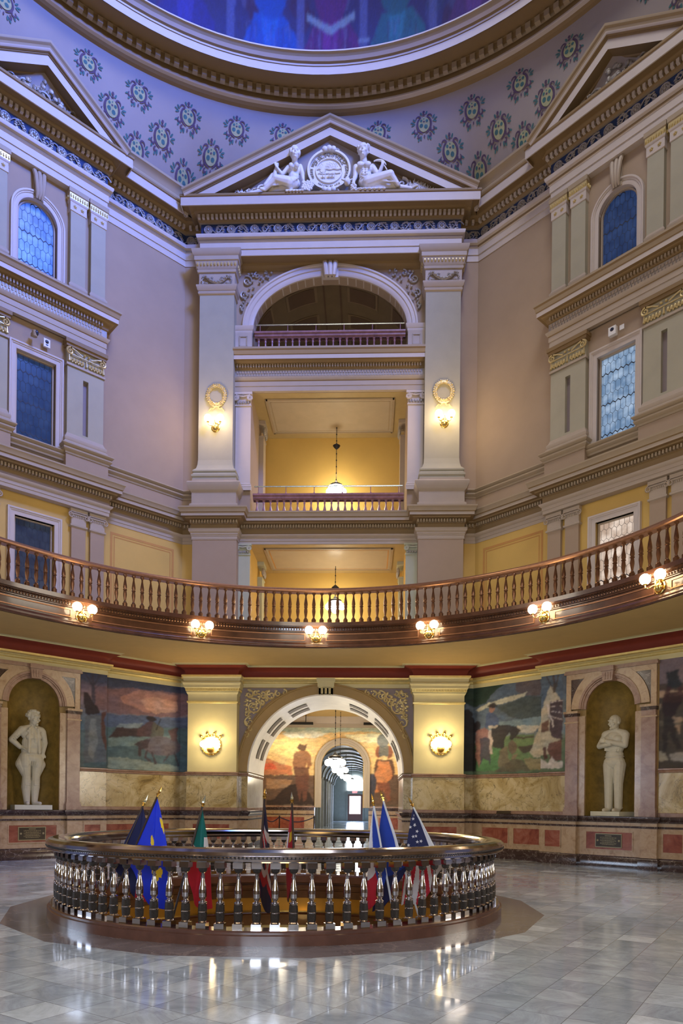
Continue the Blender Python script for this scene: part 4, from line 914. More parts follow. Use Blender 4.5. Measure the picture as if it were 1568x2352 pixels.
ART_RIGHT = [('p', (0.079, 0.154, 0.257), [(-4.92, 5.47), (-1.38, 5.4), (-1.36, 3.61), (-4.9, 3.88)]), ('p', (0.154, 0.105, 0.12), [(-3.05, 5.39), (-2.24, 5.33), (-2.23, 4.78), (-2.7, 4.78), (-3.1, 4.99)]), ('p', (0.06, 0.1, 0.105), [(-3.75, 4.58), (-2.7, 4.78), (-1.98, 4.73), (-2.15, 4.07), (-3.19, 4.19)]), ('p', (0.707, 0.666, 0.42), [(-4.5, 4.52), (-4.02, 4.72), (-3.4, 4.83), (-2.71, 4.9), (-2.75, 4.78), (-3.39, 4.68), (-3.91, 4.6), (-4.39, 4.46)]), ('p', (0.172, 0.333, 0.42), [(-4.01, 4.12), (-2.15, 4.15), (-2.17, 3.85), (-4.0, 3.86)]), ('p', (0.01, 0.056, 0.02), [(-4.92, 5.4), (-3.56, 5.39), (-3.48, 5.18), (-3.91, 4.99), (-4.15, 4.71), (-4.55, 4.61), (-4.92, 4.79)]), ('p', (0.666, 0.627, 0.484), [(-3.04, 3.94), (-2.86, 3.97), (-2.22, 3.85), (-2.43, 3.71), (-2.98, 3.72)]), ('p', (0.154, 0.307, 0.056), [(-3.48, 3.67), (-2.43, 3.66), (-2.41, 2.58), (-3.47, 2.61)]), ('p', (0.105, 0.06, 0.037), [(-3.13, 3.63), (-2.43, 3.6), (-2.42, 3.55), (-3.13, 3.58)]), ('p', (0.091, 0.056, 0.037), [(-3.0, 3.3), (-2.45, 3.35), (-2.44, 3.14), (-2.78, 3.12)]), ('p', (0.056, 0.307, 0.056), [(-4.54, 3.45), (-3.53, 3.3), (-3.67, 2.62), (-4.53, 2.64)]), ('p', (0.39, 0.281, 0.067), [(-2.78, 2.93), (-2.02, 3.0), (-2.13, 2.6), (-2.6, 2.63)]), ('p', (0.012, 0.005, 0.009), [(-4.93, 4.56), (-4.75, 4.59), (-4.61, 4.46), (-4.52, 4.07), (-4.47, 2.64), (-4.9, 2.65)]), ('e', (0.023, 0.01, 0.018), [(-4.45, 4.02)], 0.13, 0.19), ('p', (0.42, 0.12, 0.079), [(-4.49, 3.89), (-4.14, 4.0), (-3.95, 3.85), (-4.0, 3.59), (-4.21, 3.65), (-4.34, 2.72), (-4.48, 2.95)]), ('p', (0.666, 0.484, 0.42), [(-4.0, 3.9), (-3.87, 3.89), (-3.89, 3.15), (-4.05, 3.2)]), ('p', (0.06, 0.046, 0.105), [(-4.32, 3.66), (-4.0, 3.66), (-3.96, 2.8), (-4.02, 2.93), (-4.21, 3.03), (-4.31, 2.81)]), ('p', (0.034, 0.02, 0.028), [(-3.88, 3.96), (-3.39, 4.03), (-3.04, 3.94), (-2.88, 3.78), (-3.01, 3.66), (-3.13, 3.52), (-3.25, 3.57), (-3.28, 3.76), (-3.41, 3.67), (-3.48, 3.26), (-3.87, 3.39)]), ('p', (0.03, 0.091, 0.281), [(-4.12, 4.37), (-3.91, 4.44), (-3.72, 4.32), (-3.64, 4.09), (-3.67, 3.96), (-4.14, 4.0)]), ('p', (0.666, 0.518, 0.361), [(-4.03, 4.04), (-3.64, 4.01), (-3.67, 3.93), (-3.98, 3.96)]), ('e', (0.42, 0.154, 0.079), [(-3.88, 4.54)], 0.11, 0.13), ('p', (0.023, 0.014, 0.023), [(-4.07, 4.59), (-3.96, 4.71), (-3.86, 4.72), (-3.69, 4.62), (-3.78, 4.54)]), ('p', (0.257, 0.172, 0.06), [(-3.63, 3.24), (-3.38, 3.36), (-3.3, 3.03), (-3.12, 2.77), (-3.37, 2.69), (-3.68, 2.79)]), ('e', (0.212, 0.12, 0.052), [(-3.18, 3.33)], 0.16, 0.2), ('p', (0.361, 0.221, 0.084), [(-3.17, 3.12), (-2.98, 3.13), (-3.02, 2.94), (-3.17, 2.86)]), ('p', (0.143, 0.117, 0.056), [(-3.83, 2.62), (-3.52, 2.78), (-3.07, 2.96), (-2.78, 2.88), (-2.58, 2.63), (-2.6, 2.58)]), ('p', (0.627, 0.518, 0.307), [(-1.76, 4.93), (-1.66, 4.87), (-1.37, 4.4), (-1.36, 3.41), (-1.8, 3.03), (-2.44, 3.0), (-2.56, 3.13), (-2.42, 3.5), (-2.04, 4.27)]), ('l', (0.079, 0.046, 0.041), [(-1.92, 5.27), (-1.64, 4.75)], 0.035), ('l', (0.105, 0.067, 0.056), [(-1.67, 5.34), (-1.62, 4.79)], 0.08), ('l', (0.105, 0.079, 0.06), [(-1.43, 5.32), (-1.62, 4.79)], 0.06), ('p', (0.056, 0.017, 0.056), [(-1.79, 4.45), (-1.37, 4.52), (-1.36, 3.41), (-1.71, 3.53), (-1.76, 3.94)]), ('l', (0.791, 0.666, 0.627), [(-1.88, 4.41), (-1.63, 3.79)], 0.05), ('l', (0.707, 0.59, 0.59), [(-1.77, 4.32), (-1.39, 4.33)], 0.018), ('l', (0.707, 0.59, 0.59), [(-1.77, 4.2), (-1.39, 4.15)], 0.018), ('l', (0.707, 0.59, 0.59), [(-1.74, 4.08), (-1.39, 3.97)], 0.018), ('l', (0.707, 0.59, 0.59), [(-1.77, 4.44), (-1.39, 4.49)], 0.018), ('p', (0.192, 0.06, 0.03), [(-2.01, 3.86), (-1.81, 4.0), (-1.74, 3.65), (-2.06, 3.66)]), ('p', (0.212, 0.046, 0.03), [(-1.76, 3.35), (-1.38, 3.41), (-1.37, 2.86), (-1.75, 2.85), (-1.82, 3.16)]), ('p', (0.12, 0.023, 0.02), [(-1.96, 3.22), (-1.84, 3.24), (-1.86, 2.9), (-1.93, 2.9)]), ('p', (0.707, 0.627, 0.553), [(-2.02, 2.94), (-1.79, 2.79), (-1.73, 2.99), (-1.59, 2.83), (-1.37, 2.82), (-1.37, 2.64), (-2.11, 2.64)])]
ART_FAR = [('p', (0.257, 0.172, 0.192), [(1.1, 5.53), (2.19, 5.36), (2.2, 4.33), (1.11, 4.45)]), ('p', (0.091, 0.056, 0.037), [(1.11, 4.63), (2.04, 4.59), (2.04, 4.38), (1.11, 4.47)]), ('p', (0.518, 0.333, 0.192), [(1.18, 4.44), (2.04, 4.42), (2.04, 4.26), (1.18, 4.32)]), ('p', (0.079, 0.06, 0.041), [(1.11, 4.31), (2.04, 4.24), (2.06, 2.53), (1.13, 2.56)]), ('p', (0.42, 0.333, 0.234), [(1.18, 4.16), (1.31, 4.14), (1.31, 4.0), (1.19, 4.01)]), ('p', (0.484, 0.307, 0.172), [(1.57, 3.82), (1.81, 3.76), (1.78, 3.33), (1.61, 3.64)]), ('p', (0.172, 0.143, 0.091), [(1.15, 3.73), (1.81, 3.62), (1.81, 3.55), (1.15, 3.62)]), ('p', (0.42, 0.361, 0.234), [(1.2, 2.92), (1.41, 3.0), (1.51, 2.73), (1.29, 2.68)]), ('p', (0.42, 0.361, 0.281), [(1.55, 2.9), (1.92, 2.87), (1.89, 2.71), (1.58, 2.72)]), ('p', (0.02, 0.031, 0.044), [(1.41, 4.9), (1.71, 4.93), (1.78, 4.5), (1.46, 4.46)]), ('l', (0.079, 0.023, 0.03), [(1.48, 4.48), (1.41, 4.31), (1.38, 4.15)], 0.12), ('l', (0.079, 0.023, 0.03), [(1.75, 4.47), (1.81, 4.27), (1.71, 4.12)], 0.12), ('e', (0.06, 0.018, 0.02), [(1.59, 4.2)], 0.2, 0.2), ('p', (0.03, 0.014, 0.023), [(1.34, 4.19), (1.77, 4.1), (1.66, 3.86), (1.57, 3.76), (1.36, 3.8)]), ('p', (0.037, 0.028, 0.028), [(1.35, 3.82), (1.59, 3.8), (1.79, 2.98), (1.68, 2.95), (1.52, 3.49), (1.46, 2.92), (1.37, 2.93)])]
ART_HALL = [('p', (0.835, 0.553, 0.212), [(-4.48, 5.5), (2.91, 5.55), (2.94, 3.06), (-4.45, 3.0)]), ('p', (0.42, 0.518, 0.42), [(-3.34, 5.51), (2.91, 5.55), (2.91, 5.27), (0.08, 5.31), (-2.19, 5.12), (-3.33, 5.34)]), ('p', (0.9, 0.881, 0.707), [(-3.1, 5.23), (-1.62, 5.35), (-0.71, 5.19), (-1.39, 4.96), (-2.76, 5.0)]), ('p', (0.9, 0.835, 0.518), [(0.09, 5.14), (2.35, 5.27), (2.36, 4.76), (0.37, 4.8)]), ('p', (0.9, 0.707, 0.257), [(-3.9, 4.82), (-2.3, 4.89), (-1.38, 4.05), (-2.63, 3.87), (-3.9, 4.37)]), ('p', (0.59, 0.192, 0.079), [(-4.09, 3.86), (-3.72, 3.86), (-3.14, 3.64), (-2.57, 3.47), (-2.51, 3.07), (-4.08, 3.06)]), ('p', (0.707, 0.105, 0.037), [(-4.0, 3.68), (-3.54, 3.69), (-3.31, 3.35), (-4.0, 3.34)]), ('p', (0.154, 0.084, 0.052), [(-4.08, 3.06), (-1.37, 3.05), (-1.35, 1.55), (-4.06, 1.52)]), ('p', (0.42, 0.234, 0.12), [(-3.88, 2.89), (-2.51, 2.79), (-2.73, 2.44), (-3.87, 2.32)]), ('p', (0.154, 0.084, 0.052), [(1.35, 3.11), (2.94, 3.12), (2.95, 1.59), (1.37, 1.58)]), ('p', (0.056, 0.06, 0.091), [(1.35, 3.16), (1.81, 3.17), (1.7, 2.15), (1.37, 1.58)]), ('p', (0.034, 0.018, 0.014), [(-3.47, 1.81), (-3.13, 2.21), (-2.73, 2.56), (-2.16, 2.65), (-1.59, 2.11), (-1.35, 1.55), (-3.86, 1.52), (-3.87, 1.75)]), ('p', (0.091, 0.034, 0.023), [(-2.33, 4.47), (-2.18, 4.67), (-1.96, 4.61), (-1.76, 4.7), (-1.84, 4.47), (-1.95, 4.27), (-2.18, 4.33)]), ('p', (0.307, 0.12, 0.052), [(-2.35, 4.27), (-1.84, 4.33), (-1.58, 4.05), (-1.55, 3.54), (-1.72, 3.42), (-1.83, 3.7), (-1.89, 3.36), (-2.34, 3.36), (-2.52, 3.58), (-2.49, 4.04)]), ('p', (0.154, 0.056, 0.034), [(-2.49, 3.47), (-1.66, 3.48), (-1.71, 2.57), (-1.81, 1.77), (-1.98, 1.71), (-2.05, 2.45), (-2.15, 1.77), (-2.27, 2.11), (-2.39, 2.79)]), ('e', (0.172, 0.192, 0.192), [(2.1, 4.87)], 0.32, 0.34), ('p', (0.234, 0.06, 0.03), [(1.74, 4.58), (1.9, 4.61), (2.02, 4.08), (1.85, 3.96), (1.71, 4.07)]), ('p', (0.234, 0.06, 0.03), [(2.36, 4.62), (2.55, 4.56), (2.59, 4.08), (2.36, 3.96)]), ('p', (0.12, 0.13, 0.12), [(1.88, 4.61), (2.38, 4.62), (2.36, 4.08), (1.91, 4.07)]), ('p', (0.105, 0.041, 0.03), [(1.74, 3.9), (2.59, 3.91), (2.71, 3.23), (2.6, 2.89), (1.7, 3.0), (1.63, 3.39)]), ('p', (0.707, 0.257, 0.079), [(1.88, 3.79), (2.42, 3.8), (2.6, 3.06), (2.32, 2.72), (2.27, 2.15), (2.1, 2.38), (1.7, 2.15), (1.81, 2.71), (1.69, 3.17)]), ('p', (0.257, 0.079, 0.041), [(1.81, 2.71), (2.43, 2.72), (2.5, 1.82), (2.33, 1.7), (2.15, 2.38), (1.93, 2.15), (2.05, 1.81), (1.82, 2.38)])]
# ================================================================== PAINTINGS, PEDIMENTS, SCULPTURE
class Canvas:
    def __init__(s, x0, x1, y0, y1, nx, ny, seed=1):
        s.ext = (x0, x1, y0, y1); s.nx, s.ny = nx, ny
        X, Y = np.meshgrid(np.linspace(x0, x1, nx), np.linspace(y0, y1, ny)); s.X0, s.Y0 = X, Y
        r = np.random.RandomState(seed); sc = (x1-x0)
        def vn(fx, fy):
            g = r.rand(fy+2, fx+2); xs = (X-x0)/(x1-x0)*fx; ys = (Y-y0)/(y1-y0)*fy
            i = xs.astype(int).clip(0, fx); j = ys.astype(int).clip(0, fy); a_ = xs-i; b_ = ys-j; a_ = a_*a_*(3-2*a_); b_ = b_*b_*(3-2*b_)
            return (g[j, i]*(1-a_)+g[j, i+1]*a_)*(1-b_)+(g[j+1, i]*(1-a_)+g[j+1, i+1]*a_)*b_
        s.vn = vn
        k = max(4, int(sc*4)); q = max(4, int((y1-y0)*5))
        s.X = X+(vn(k, q)-.5)*.07+(vn(k*4, q*4)-.5)*.03; s.Y = Y+(vn(k, q)-.5)*.06+(vn(k*4, q*4)-.5)*.025
        s.C = np.ones((ny, nx, 3))*.2
    def grad(s, st):
        ys = [p[0] for p in st]
        for c in range(3): s.C[..., c] = np.interp(s.Y, ys, [p[1][c] for p in st])
    def put(s, m, col): s.C = s.C*(1-m[..., None])+np.array(col)*m[..., None]
    def poly(s, pts, col, al=.93):
        X, Y = s.X, s.Y; ins = np.zeros(X.shape, bool); n = len(pts)
        for i in range(n):
            x1, y1 = pts[i]; x2, y2 = pts[(i+1) % n]
            if y1 == y2: continue
            ins ^= ((y1 > Y) != (y2 > Y)) & (X < (x2-x1)*(Y-y1)/(y2-y1)+x1)
        s.put(ins*al, col)
    def ell(s, c, rx, ry, col, al=.93): s.put((((s.X-c[0])/rx)**2+((s.Y-c[1])/ry)**2 < 1)*al, col)
    def line(s, pts, w, col, al=.9):
        for (x1, y1), (x2, y2) in zip(pts[:-1], pts[1:]):
            L2 = (x2-x1)**2+(y2-y1)**2+1e-9; t = (((s.X-x1)*(x2-x1)+(s.Y-y1)*(y2-y1))/L2).clip(0, 1)
            s.put((((s.X-x1-t*(x2-x1))**2+(s.Y-y1-t*(y2-y1))**2) < (w/2)**2)*al, col)
    def art(s, L):
        for q in L:
            if q[0] == 'p': s.poly(q[2], q[1])
            elif q[0] == 'e': s.ell(q[2][0], q[3], q[4], q[1])
            else: s.line(q[2], q[3], q[1])
    def strokes(s, amp=.28, sat=.72, gain=.85):
        for _ in range(1):
            P_ = np.pad(s.C, ((1, 1), (1, 1), (0, 0)), 'edge'); s.C = (P_[1:-1, 1:-1]*2+P_[:-2, 1:-1]+P_[2:, 1:-1]+P_[1:-1, :-2]+P_[1:-1, 2:])/6
        g = s.C.mean(2, keepdims=True); s.C = (g+(s.C-g)*sat)*gain
        k = max(4, int((s.ext[1]-s.ext[0])*6)); q = max(4, int((s.ext[3]-s.ext[2])*14))
        n = s.vn(k, q)+.6*s.vn(k*3, q*2)-.8; s.C *= (1+n*amp)[..., None]
        m = s.vn(k//2+2, q//3+2)[..., None]-.5; s.C *= 1+m*np.array([.22, .05, -.18])
    def mesh(s, b, fn, m='mural_paint'):
        xs = s.X0[0]; ys = s.Y0[:, 0]; vs = [fn(x, y) for y in ys for x in xs]; nx = s.nx
        fs = [(j*nx+i, j*nx+i+1, (j+1)*nx+i+1, (j+1)*nx+i) for j in range(s.ny-1) for i in range(nx-1)]
        b.add(vs, fs, m); C = np.concatenate([np.clip(s.C, 0, 1).reshape(-1, 3), np.ones((nx*s.ny, 1))], 1)
        b.c = C if b.c is None else np.concatenate([b.c, C])
# left wall painting: winter rider under a pink evening sky
c = Canvas(1.26, 4.98, 2.54, 5.36, 150, 120, 3)
c.grad([(2.5, (.10, .17, .20)), (3.3, (.10, .20, .25)), (3.75, (.08, .18, .28)), (4.05, (.13, .20, .34)), (4.4, (.35, .22, .25)), (4.75, (.24, .15, .22)), (5.0, (.05, .07, .16)), (5.4, (.025, .04, .11))])
c.art(ART_LEFT); c.strokes(.4, .7, .82)
def pathmap(k, sgn, off=.014):
    M = F(k)
    def f(s_, z):
        u = s_ if sgn > 0 else s_
        uu = abs(u)
        if uu < 2.02+off: return M(sgn*uu, .3+off, z)
        if uu <= 4.6-off*.5: return M(sgn*uu, off, z)
        M_ = F(0); return M_(-sgn*(4.6-(uu-4.6)), off, z)
    return f
T = wallthing('mural', 'painting of a rider in snow under a pink sky, left wall', 'painting', 1, 3.0, .02, 2.54)
b = MB(); c.mesh(b, pathmap(1, 1)); b.build('painted_canvas', T, smooth=False)
c = Canvas(-4.98, -1.26, 2.54, 5.36, 160, 124, 5); c.grad([(2.5, (.10, .20, .08)), (3.4, (.14, .24, .10)), (3.7, (.22, .32, .36)), (4.4, (.12, .18, .22)), (5.4, (.07, .12, .22))])
c.art(ART_RIGHT); c.strokes(.4, .6, .82)
T = wallthing('mural', 'painting of a mounted man in blue before a pale tent, right wall', 'painting', 7, -3.0, .02, 2.54)
b = MB(); c.mesh(b, pathmap(7, -1)); b.build('painted_canvas', T, smooth=False)
c = Canvas(1.26, 4.58, 2.54, 5.36, 110, 110, 6); c.grad([(2.5, (.10, .08, .07)), (3.4, (.16, .13, .10)), (4.2, (.25, .2, .18)), (5.4, (.18, .15, .20))]); c.art(ART_FAR); c.strokes()
T = wallthing('mural', 'dusky painting of a dark figure holding up a slab, cut by the right edge', 'painting', 7, 3.0, .02, 2.54)
b = MB(); c.mesh(b, pathmap(7, 1)); b.build('painted_canvas', T, smooth=False)
# painted drum under the dome: seated robed figures in blue dusk
c = Canvas(-56, 56, 23.0, 27.4, 520, 70, 9)
c.grad([(23, (.03, .05, .22)), (24, (.045, .06, .30)), (25.5, (.05, .04, .22)), (27.4, (.03, .03, .15))])
random.seed(11)
for i in range(60): c.ell((random.uniform(-56, 56), random.uniform(23.0, 27)), random.uniform(.4, 1.8), random.uniform(.15, .6), random.choice([(.10, .12, .42), (.12, .04, .22), (.04, .08, .30), (.16, .16, .45), (.07, .02, .12)]), .6)
Rr = lambda t, col, w=3.0, h=1.9: (c.poly([(t-w*.5, 24.9), (t+w*.5, 24.9), (t+w*1.0, 24.2), (t+w*.95, 23.05), (t-w*.95, 23.05), (t-w*.9, 24.0)], col), c.poly([(t-w*.3, 24.9), (t+w*.3, 24.9), (t+w*.1, 23.1), (t-w*.2, 23.1)], tuple(min(1, v*1.5) for v in col)), c.ell((t, 25.5), w*.55, .75, tuple(v*.9 for v in col)), c.ell((t, 26.4), w*.2, .32, (.35, .22, .25)))
for t, col in ((-24.5, (.05, .05, .4)), (24.5, (.12, .05, .3)), (-38, (.03, .1, .3)), (38, (.1, .1, .35)), (-10.4, (.02, .15, .80)), (11.3, (.03, .20, .36)), (0, (.17, .03, .30))): Rr(t, col, 5.0)
for i in range(80):
    t = random.choice((-10.4, 0, 11.3, -10.4, 0))+random.uniform(-4, 4); c.line([(t, 24.6), (t+random.uniform(-.8, .8), 23.1)], .10, random.choice([(.02, .02, .18), (.25, .30, .75), (.10, .04, .22)]), .35)
for t in (-5.2, 5.6, -17, 17.5): c.poly([(t-.7, 27), (t+.7, 27), (t+.7, 23), (t-.7, 23)], (.16, .20, .60), .75)
for z in (23.7, 24.2): c.line([(4.8, z), (6.6, z)], .10, (.3, .42, .8))
c.line([(-4.0, 24.95), (-2, 24.75), (0, 24.55), (2, 24.75), (4.0, 24.95)], .22, (.35, .5, .75))
c.strokes(.22, 1.05, .40)
T = thing('mural', 'band of robed figures in deep blue and purple painted round the drum', 'painting', (0, 9.9, 23.0)); b = MB()
c.mesh(b, lambda t, z: (9.93*sin(rad(t)), 9.93*cos(rad(t)), z)); b.build('painted_canvas', T, smooth=False)
# ---- painted medallions on the pendentives
def medallion(b, t0, v0):
    R0 = math.hypot(*pend(t0, v0)[:2]); W_ = .37; HV = .145
    def Q(x, y, l=0):
        t = t0+x*W_/R0; v = min(.985, max(.005, v0+y*HV)); p = pend(t, v); f = 1-(.0015+l*.0004); return (p[0]*f, p[1]*f, p[2])
    def pg(pts, m, l=0): b.add([Q(x, y, l) for x, y in pts], [tuple(range(len(pts)))], m)
    def el(cx, cy, rx, ry, rot, m, l=0, n=10):
        pg([(cx+rx*cos(2*pi*i/n)*cos(rot)-ry*sin(2*pi*i/n)*sin(rot), cy+rx*cos(2*pi*i/n)*sin(rot)+ry*sin(2*pi*i/n)*cos(rot)) for i in range(n)], m, l)
    def band(pts, w, m, l=0):
        P = [Vector(p) for p in pts]; vs = []
        for i, p in enumerate(P):
            d = (P[min(i+1, len(P)-1)]-P[max(i-1, 0)]).normalized(); q = Vector((-d.y, d.x))*w*(1-.6*abs(2*i/(len(P)-1)-1)**2); vs += [p+q, p-q]
        b.add([Q(v[0], v[1], l) for v in vs], [(2*i, 2*i+1, 2*i+3, 2*i+2) for i in range(len(P)-1)], m)
    for s in (-1, 1):
        band([(s*(.55*cos(rad(a_))), .02+.66*sin(rad(a_))) for a_ in range(-80, 70, 12)], .075, 'orn_purple', 1)
        for cx, cy, r, st, tn, sg in ((.42, .55, .22, -20, 300, 1), (.62, -.42, .2, 60, -290, 1), (.40, -.82, .16, 100, -260, 1)):
            band([(s*(cx+r*(1-i/14*.65)*cos(rad(st+tn*i/14))), cy+r*(1-i/14*.65)*sin(rad(st+tn*i/14))) for i in range(15)], .06, 'orn_purple', 1)
        for cx, cy, rot in ((.78, .48, .9), (.92, .30, .3), (.86, .12, -.4), (.88, -.42, -.5), (.72, -.66, -1.1), (.45, -1.02, -1.2), (.28, -.95, -1.5), (.22, .92, 1.2)):
            el(s*cx, cy, .17, .07, s*rot if s > 0 else pi-rot, 'orn_teal', 0, 8)
    el(0, .0, .46, .56, 0, 'orn_yellow', 2, 18)
    for x, y, r in ((-.22, .30, .10), (.24, .22, .11), (-.22, -.08, .15), (.14, -.20, .15), (.0, .42, .05)): el(x, y, r, r*1.1, 0, 'orn_teal', 3, 8)
    el(.0, .20, .08, .07, 0, 'orn_purple', 3, 6)
    el(0, 1.02, .10, .14, 0, 'orn_purple', 1, 6); el(0, .78, .12, .08, 0, 'orn_purple', 1, 6); el(0, -.86, .05, .12, 0, 'orn_purple', 1, 6)
b = MB()
for base in range(0, 360, 90):
    if base in (90, 180): pass
    for s in (-1, 1):
        for t in (8, 15.6, 23.4, 31.2, 39): medallion(b, rad(base+s*t), .65)
        for t in (19.5, 27.3, 35.1): medallion(b, rad(base+s*t), .345)
        for t in (23.6, 31.0): medallion(b, rad(base+s*t), .12)
struct(b.build('trim_33', smooth=False))
# ---- pediments
def rake(k, label, U, zb, za, n0, prof_n, tymp):
    T = wallthing('pediment', label, 'pediment', k, 0, n0, zb); M = F(k)
    b = MB(); sl = math.atan2(za-zb, U); th = .62
    # profile: distance below the top line, projection from wall
    prof = [(0, n0-.3), (0, n0+.66), (.05, n0+.65), (.09, n0+.61), (.14, n0+.60), (.18, n0+.56), (.20, n0+.53), (.20, n0+.51), (.22, n0+.51), (.225, n0+.48), (.24, n0+.48), (.45, n0+.48), (.45, n0+.20), (.48, n0+.18), (.50, n0+.10), (.50, n0-.3)]
    mt = ['trim_tan', 'trim_tan', 'trim_brown_shade', 'trim_tan', 'trim_white', 'trim_brown_shade', 'trim_brown_shade', 'trim_brown_shade', 'trim_brown_shade', 'trim_tan', 'trim_white', 'trim_brown_shade', 'trim_brown_shade', 'trim_brown_shade', 'trim_brown_shade']
    b.sweep([(-U, zb), (0, za), (U, zb)], prof, 'trim_tan', M2=lambda u, z, n: M(u, n, z), mats=mt)
    # sweep uses d as in-plane offset, h as projection
    b.build('raking_cornice', T)
    b = MB(); b.prism(M, [(-U+.9, 19.95), (U-.9, 19.95), (0, za-.40)], n0-.05, n0+.02, tymp); b.build('tympanum', T, smooth=False)
    b = MB(); b.box(M, -U+.12, U-.12, n0-.1, n0+.55, 19.93, 19.98, 'trim_tan'); b.build('ledge', T, smooth=False)
    return T
rake(0, 'large triangular pediment over the stacked loggias framing the carved figures', 4.47, 20.08, 22.22, .41, None, 'paint_mauve')
rake(1, 'shadowed pediment over the windows of the left wall, cut by the photo edge', 2.28, 20.05, 21.46, .35, None, 'paint_mauve')
rake(7, 'brownish pediment over the windows of the right wall', 2.28, 20.05, 21.46, .35, None, 'paint_mauve')
for k, nm in ((1, 'left'), (7, 'right')):
    M = F(k); T = wallthing('foliage_relief', 'tangled leaf and figure relief inside the '+nm+' wall pediment', 'relief', k, 0, .5, 20.0); b = MB(); random.seed(k)
    for i in range(150):
        u = random.uniform(-1.1, 1.1); z = 20.0+(1-abs(u)/1.25)*.75*random.random()
        b.ball((u, .5+.09*random.random(), z), (random.uniform(.03, .09), .05, random.uniform(.03, .08)), 'silver_relief', 7, 5, M)
    for u, s in ((-.5, 1), (.5, -1), (0, 1), (-.8, -1), (.8, 1)): b.scroll((u, 20.28), .18, 1.5, .035, 'silver_relief', M, .5, s, 0, .08)
    b.build('foliage', T)
# ---- sculpting: closed primitives fused into one skin by a voxel remesh
def cap(b, p, q, r1, r2, sg=12, flat=1.):
    p, q = Vector(p), Vector(q); d = q-p; L = d.length; pts = []; rs = []
    dn = d.normalized() if L > 1e-6 else Vector((0, 0, 1))
    for i in range(5): t = pi/2*i/4; pts.append(p-dn*r1*cos(t)); rs.append(max(.001, r1*sin(t)))
    for i in range(1, 4): pts.append(p+d*i/4); rs.append(r1+(r2-r1)*i/4)
    for i in range(4, -1, -1): t = pi/2*i/4; pts.append(q+dn*r2*cos(t)); rs.append(max(.001, r2*sin(t)))
    b.tube(pts, rs, 'relief_white', sg)
def ell(b, c, r, rot=(0, 0, 0), sg=16, rg=12):
    R_ = Matrix.Rotation(rot[2], 3, 'Z') @ Matrix.Rotation(rot[1], 3, 'Y') @ Matrix.Rotation(rot[0], 3, 'X'); cc = Vector(c)
    b.ball((0, 0, 0), r, 'relief_white', sg, rg, lambda x, y, z: tuple(cc+R_ @ Vector((x, y, z))))
def sculpt(b, name, parent, mat, voxel, it=3):
    me = bpy.data.meshes.new(name); me.from_pydata(b.v, [], b.f)
    bm = bmesh.new(); bm.from_mesh(me); bmesh.ops.recalc_face_normals(bm, faces=bm.faces); bm.to_mesh(me); bm.free()
    o = bpy.data.objects.new(name, me); COL.objects.link(o)
    r = o.modifiers.new('r', 'REMESH'); r.mode = 'VOXEL'; r.voxel_size = voxel
    s_ = o.modifiers.new('s', 'SMOOTH'); s_.factor = .5; s_.iterations = it
    bpy.context.view_layer.update(); dg = bpy.context.evaluated_depsgraph_get()
    m2 = bpy.data.meshes.new_from_object(o.evaluated_get(dg)); o.modifiers.clear(); o.data = m2
    m2.materials.clear(); m2.materials.append(MATS[mat]); m2.polygons.foreach_set('use_smooth', [True]*len(m2.polygons)); m2.name = name
    m2.polygons.foreach_set('material_index', [0]*len(m2.polygons))
    Mx = MW[parent.name]; m2.transform(Mx.inverted()) if b.world else None
    o.parent = parent; MW[o.name] = Mx
    return o
def head(b, c, s, yaw=0., hair='short', M=None, tilt=0.):
    # c centre of skull, s = head height; faces -y turned by yaw
    R_ = Matrix.Rotation(yaw, 3, 'Z') @ Matrix.Rotation(tilt, 3, 'X'); cc = Vector(c)
    P_ = lambda x, y, z: tuple(cc+R_ @ Vector((x*s, y*s, z*s)))
    E_ = lambda x, y, z, r, sg=12: b.ball((0, 0, 0), tuple(q*s for q in r), 'relief_white', sg, 9, lambda X, Y, Z: tuple(cc+R_ @ Vector((x*s+X, y*s+Y, z*s+Z))))
    E_(0, .03, .10, (.335, .40, .38)); E_(0, -.05, -.12, (.27, .31, .36)); E_(0, -.12, -.36, (.16, .18, .12))
    cap(b, P_(0, -.35, .06), P_(0, -.425, -.11), .03*s, .045*s, 8); E_(0, -.39, -.12, (.06, .055, .038))
    E_(0, -.35, .10, (.25, .06, .045)); E_(0, -.36, -.235, (.105, .05, .028)); E_(0, -.35, -.285, (.085, .05, .028)); E_(0, -.31, -.42, (.10, .08, .07))
    for q in (-1, 1):
        E_(q*.13, -.315, .02, (.06, .04, .032), 8); E_(q*.17, -.26, -.12, (.10, .09, .09)); E_(q*.33, .06, -.04, (.035, .07, .10), 8)
    if hair == 'curly':
        random.seed(5)
        for i in range(46):
            a_ = random.uniform(-pi, pi); e = random.uniform(-.1, 1.35)
            if e < .45 and abs(((a_+pi/2+pi) % (2*pi))-pi) < 1.15: continue
            E_(.37*cos(a_)*cos(e), .05+.43*sin(a_)*cos(e), .14+.38*sin(e), (.10, .10, .08), 7)
    elif hair == 'up':
        E_(0, .12, .22, (.38, .40, .32)); E_(0, .42, .12, (.18, .18, .18)); E_(0, -.04, .44, (.22, .18, .10)); E_(-.30, -.05, .08, (.12, .2, .2)); E_(.30, -.05, .08, (.12, .2, .2))
    elif hair == 'locks':
        random.seed(8)
        for i in range(24):
            a_ = 2*pi*i/24
            if sin(a_) < -.55: continue
            E_(.36*cos(a_), .06+.38*sin(a_), .12+.28*abs(cos(i*2.1)), (.10, .10, .11), 7)
        E_(0, .05, .38, (.28, .3, .14))
    return P_
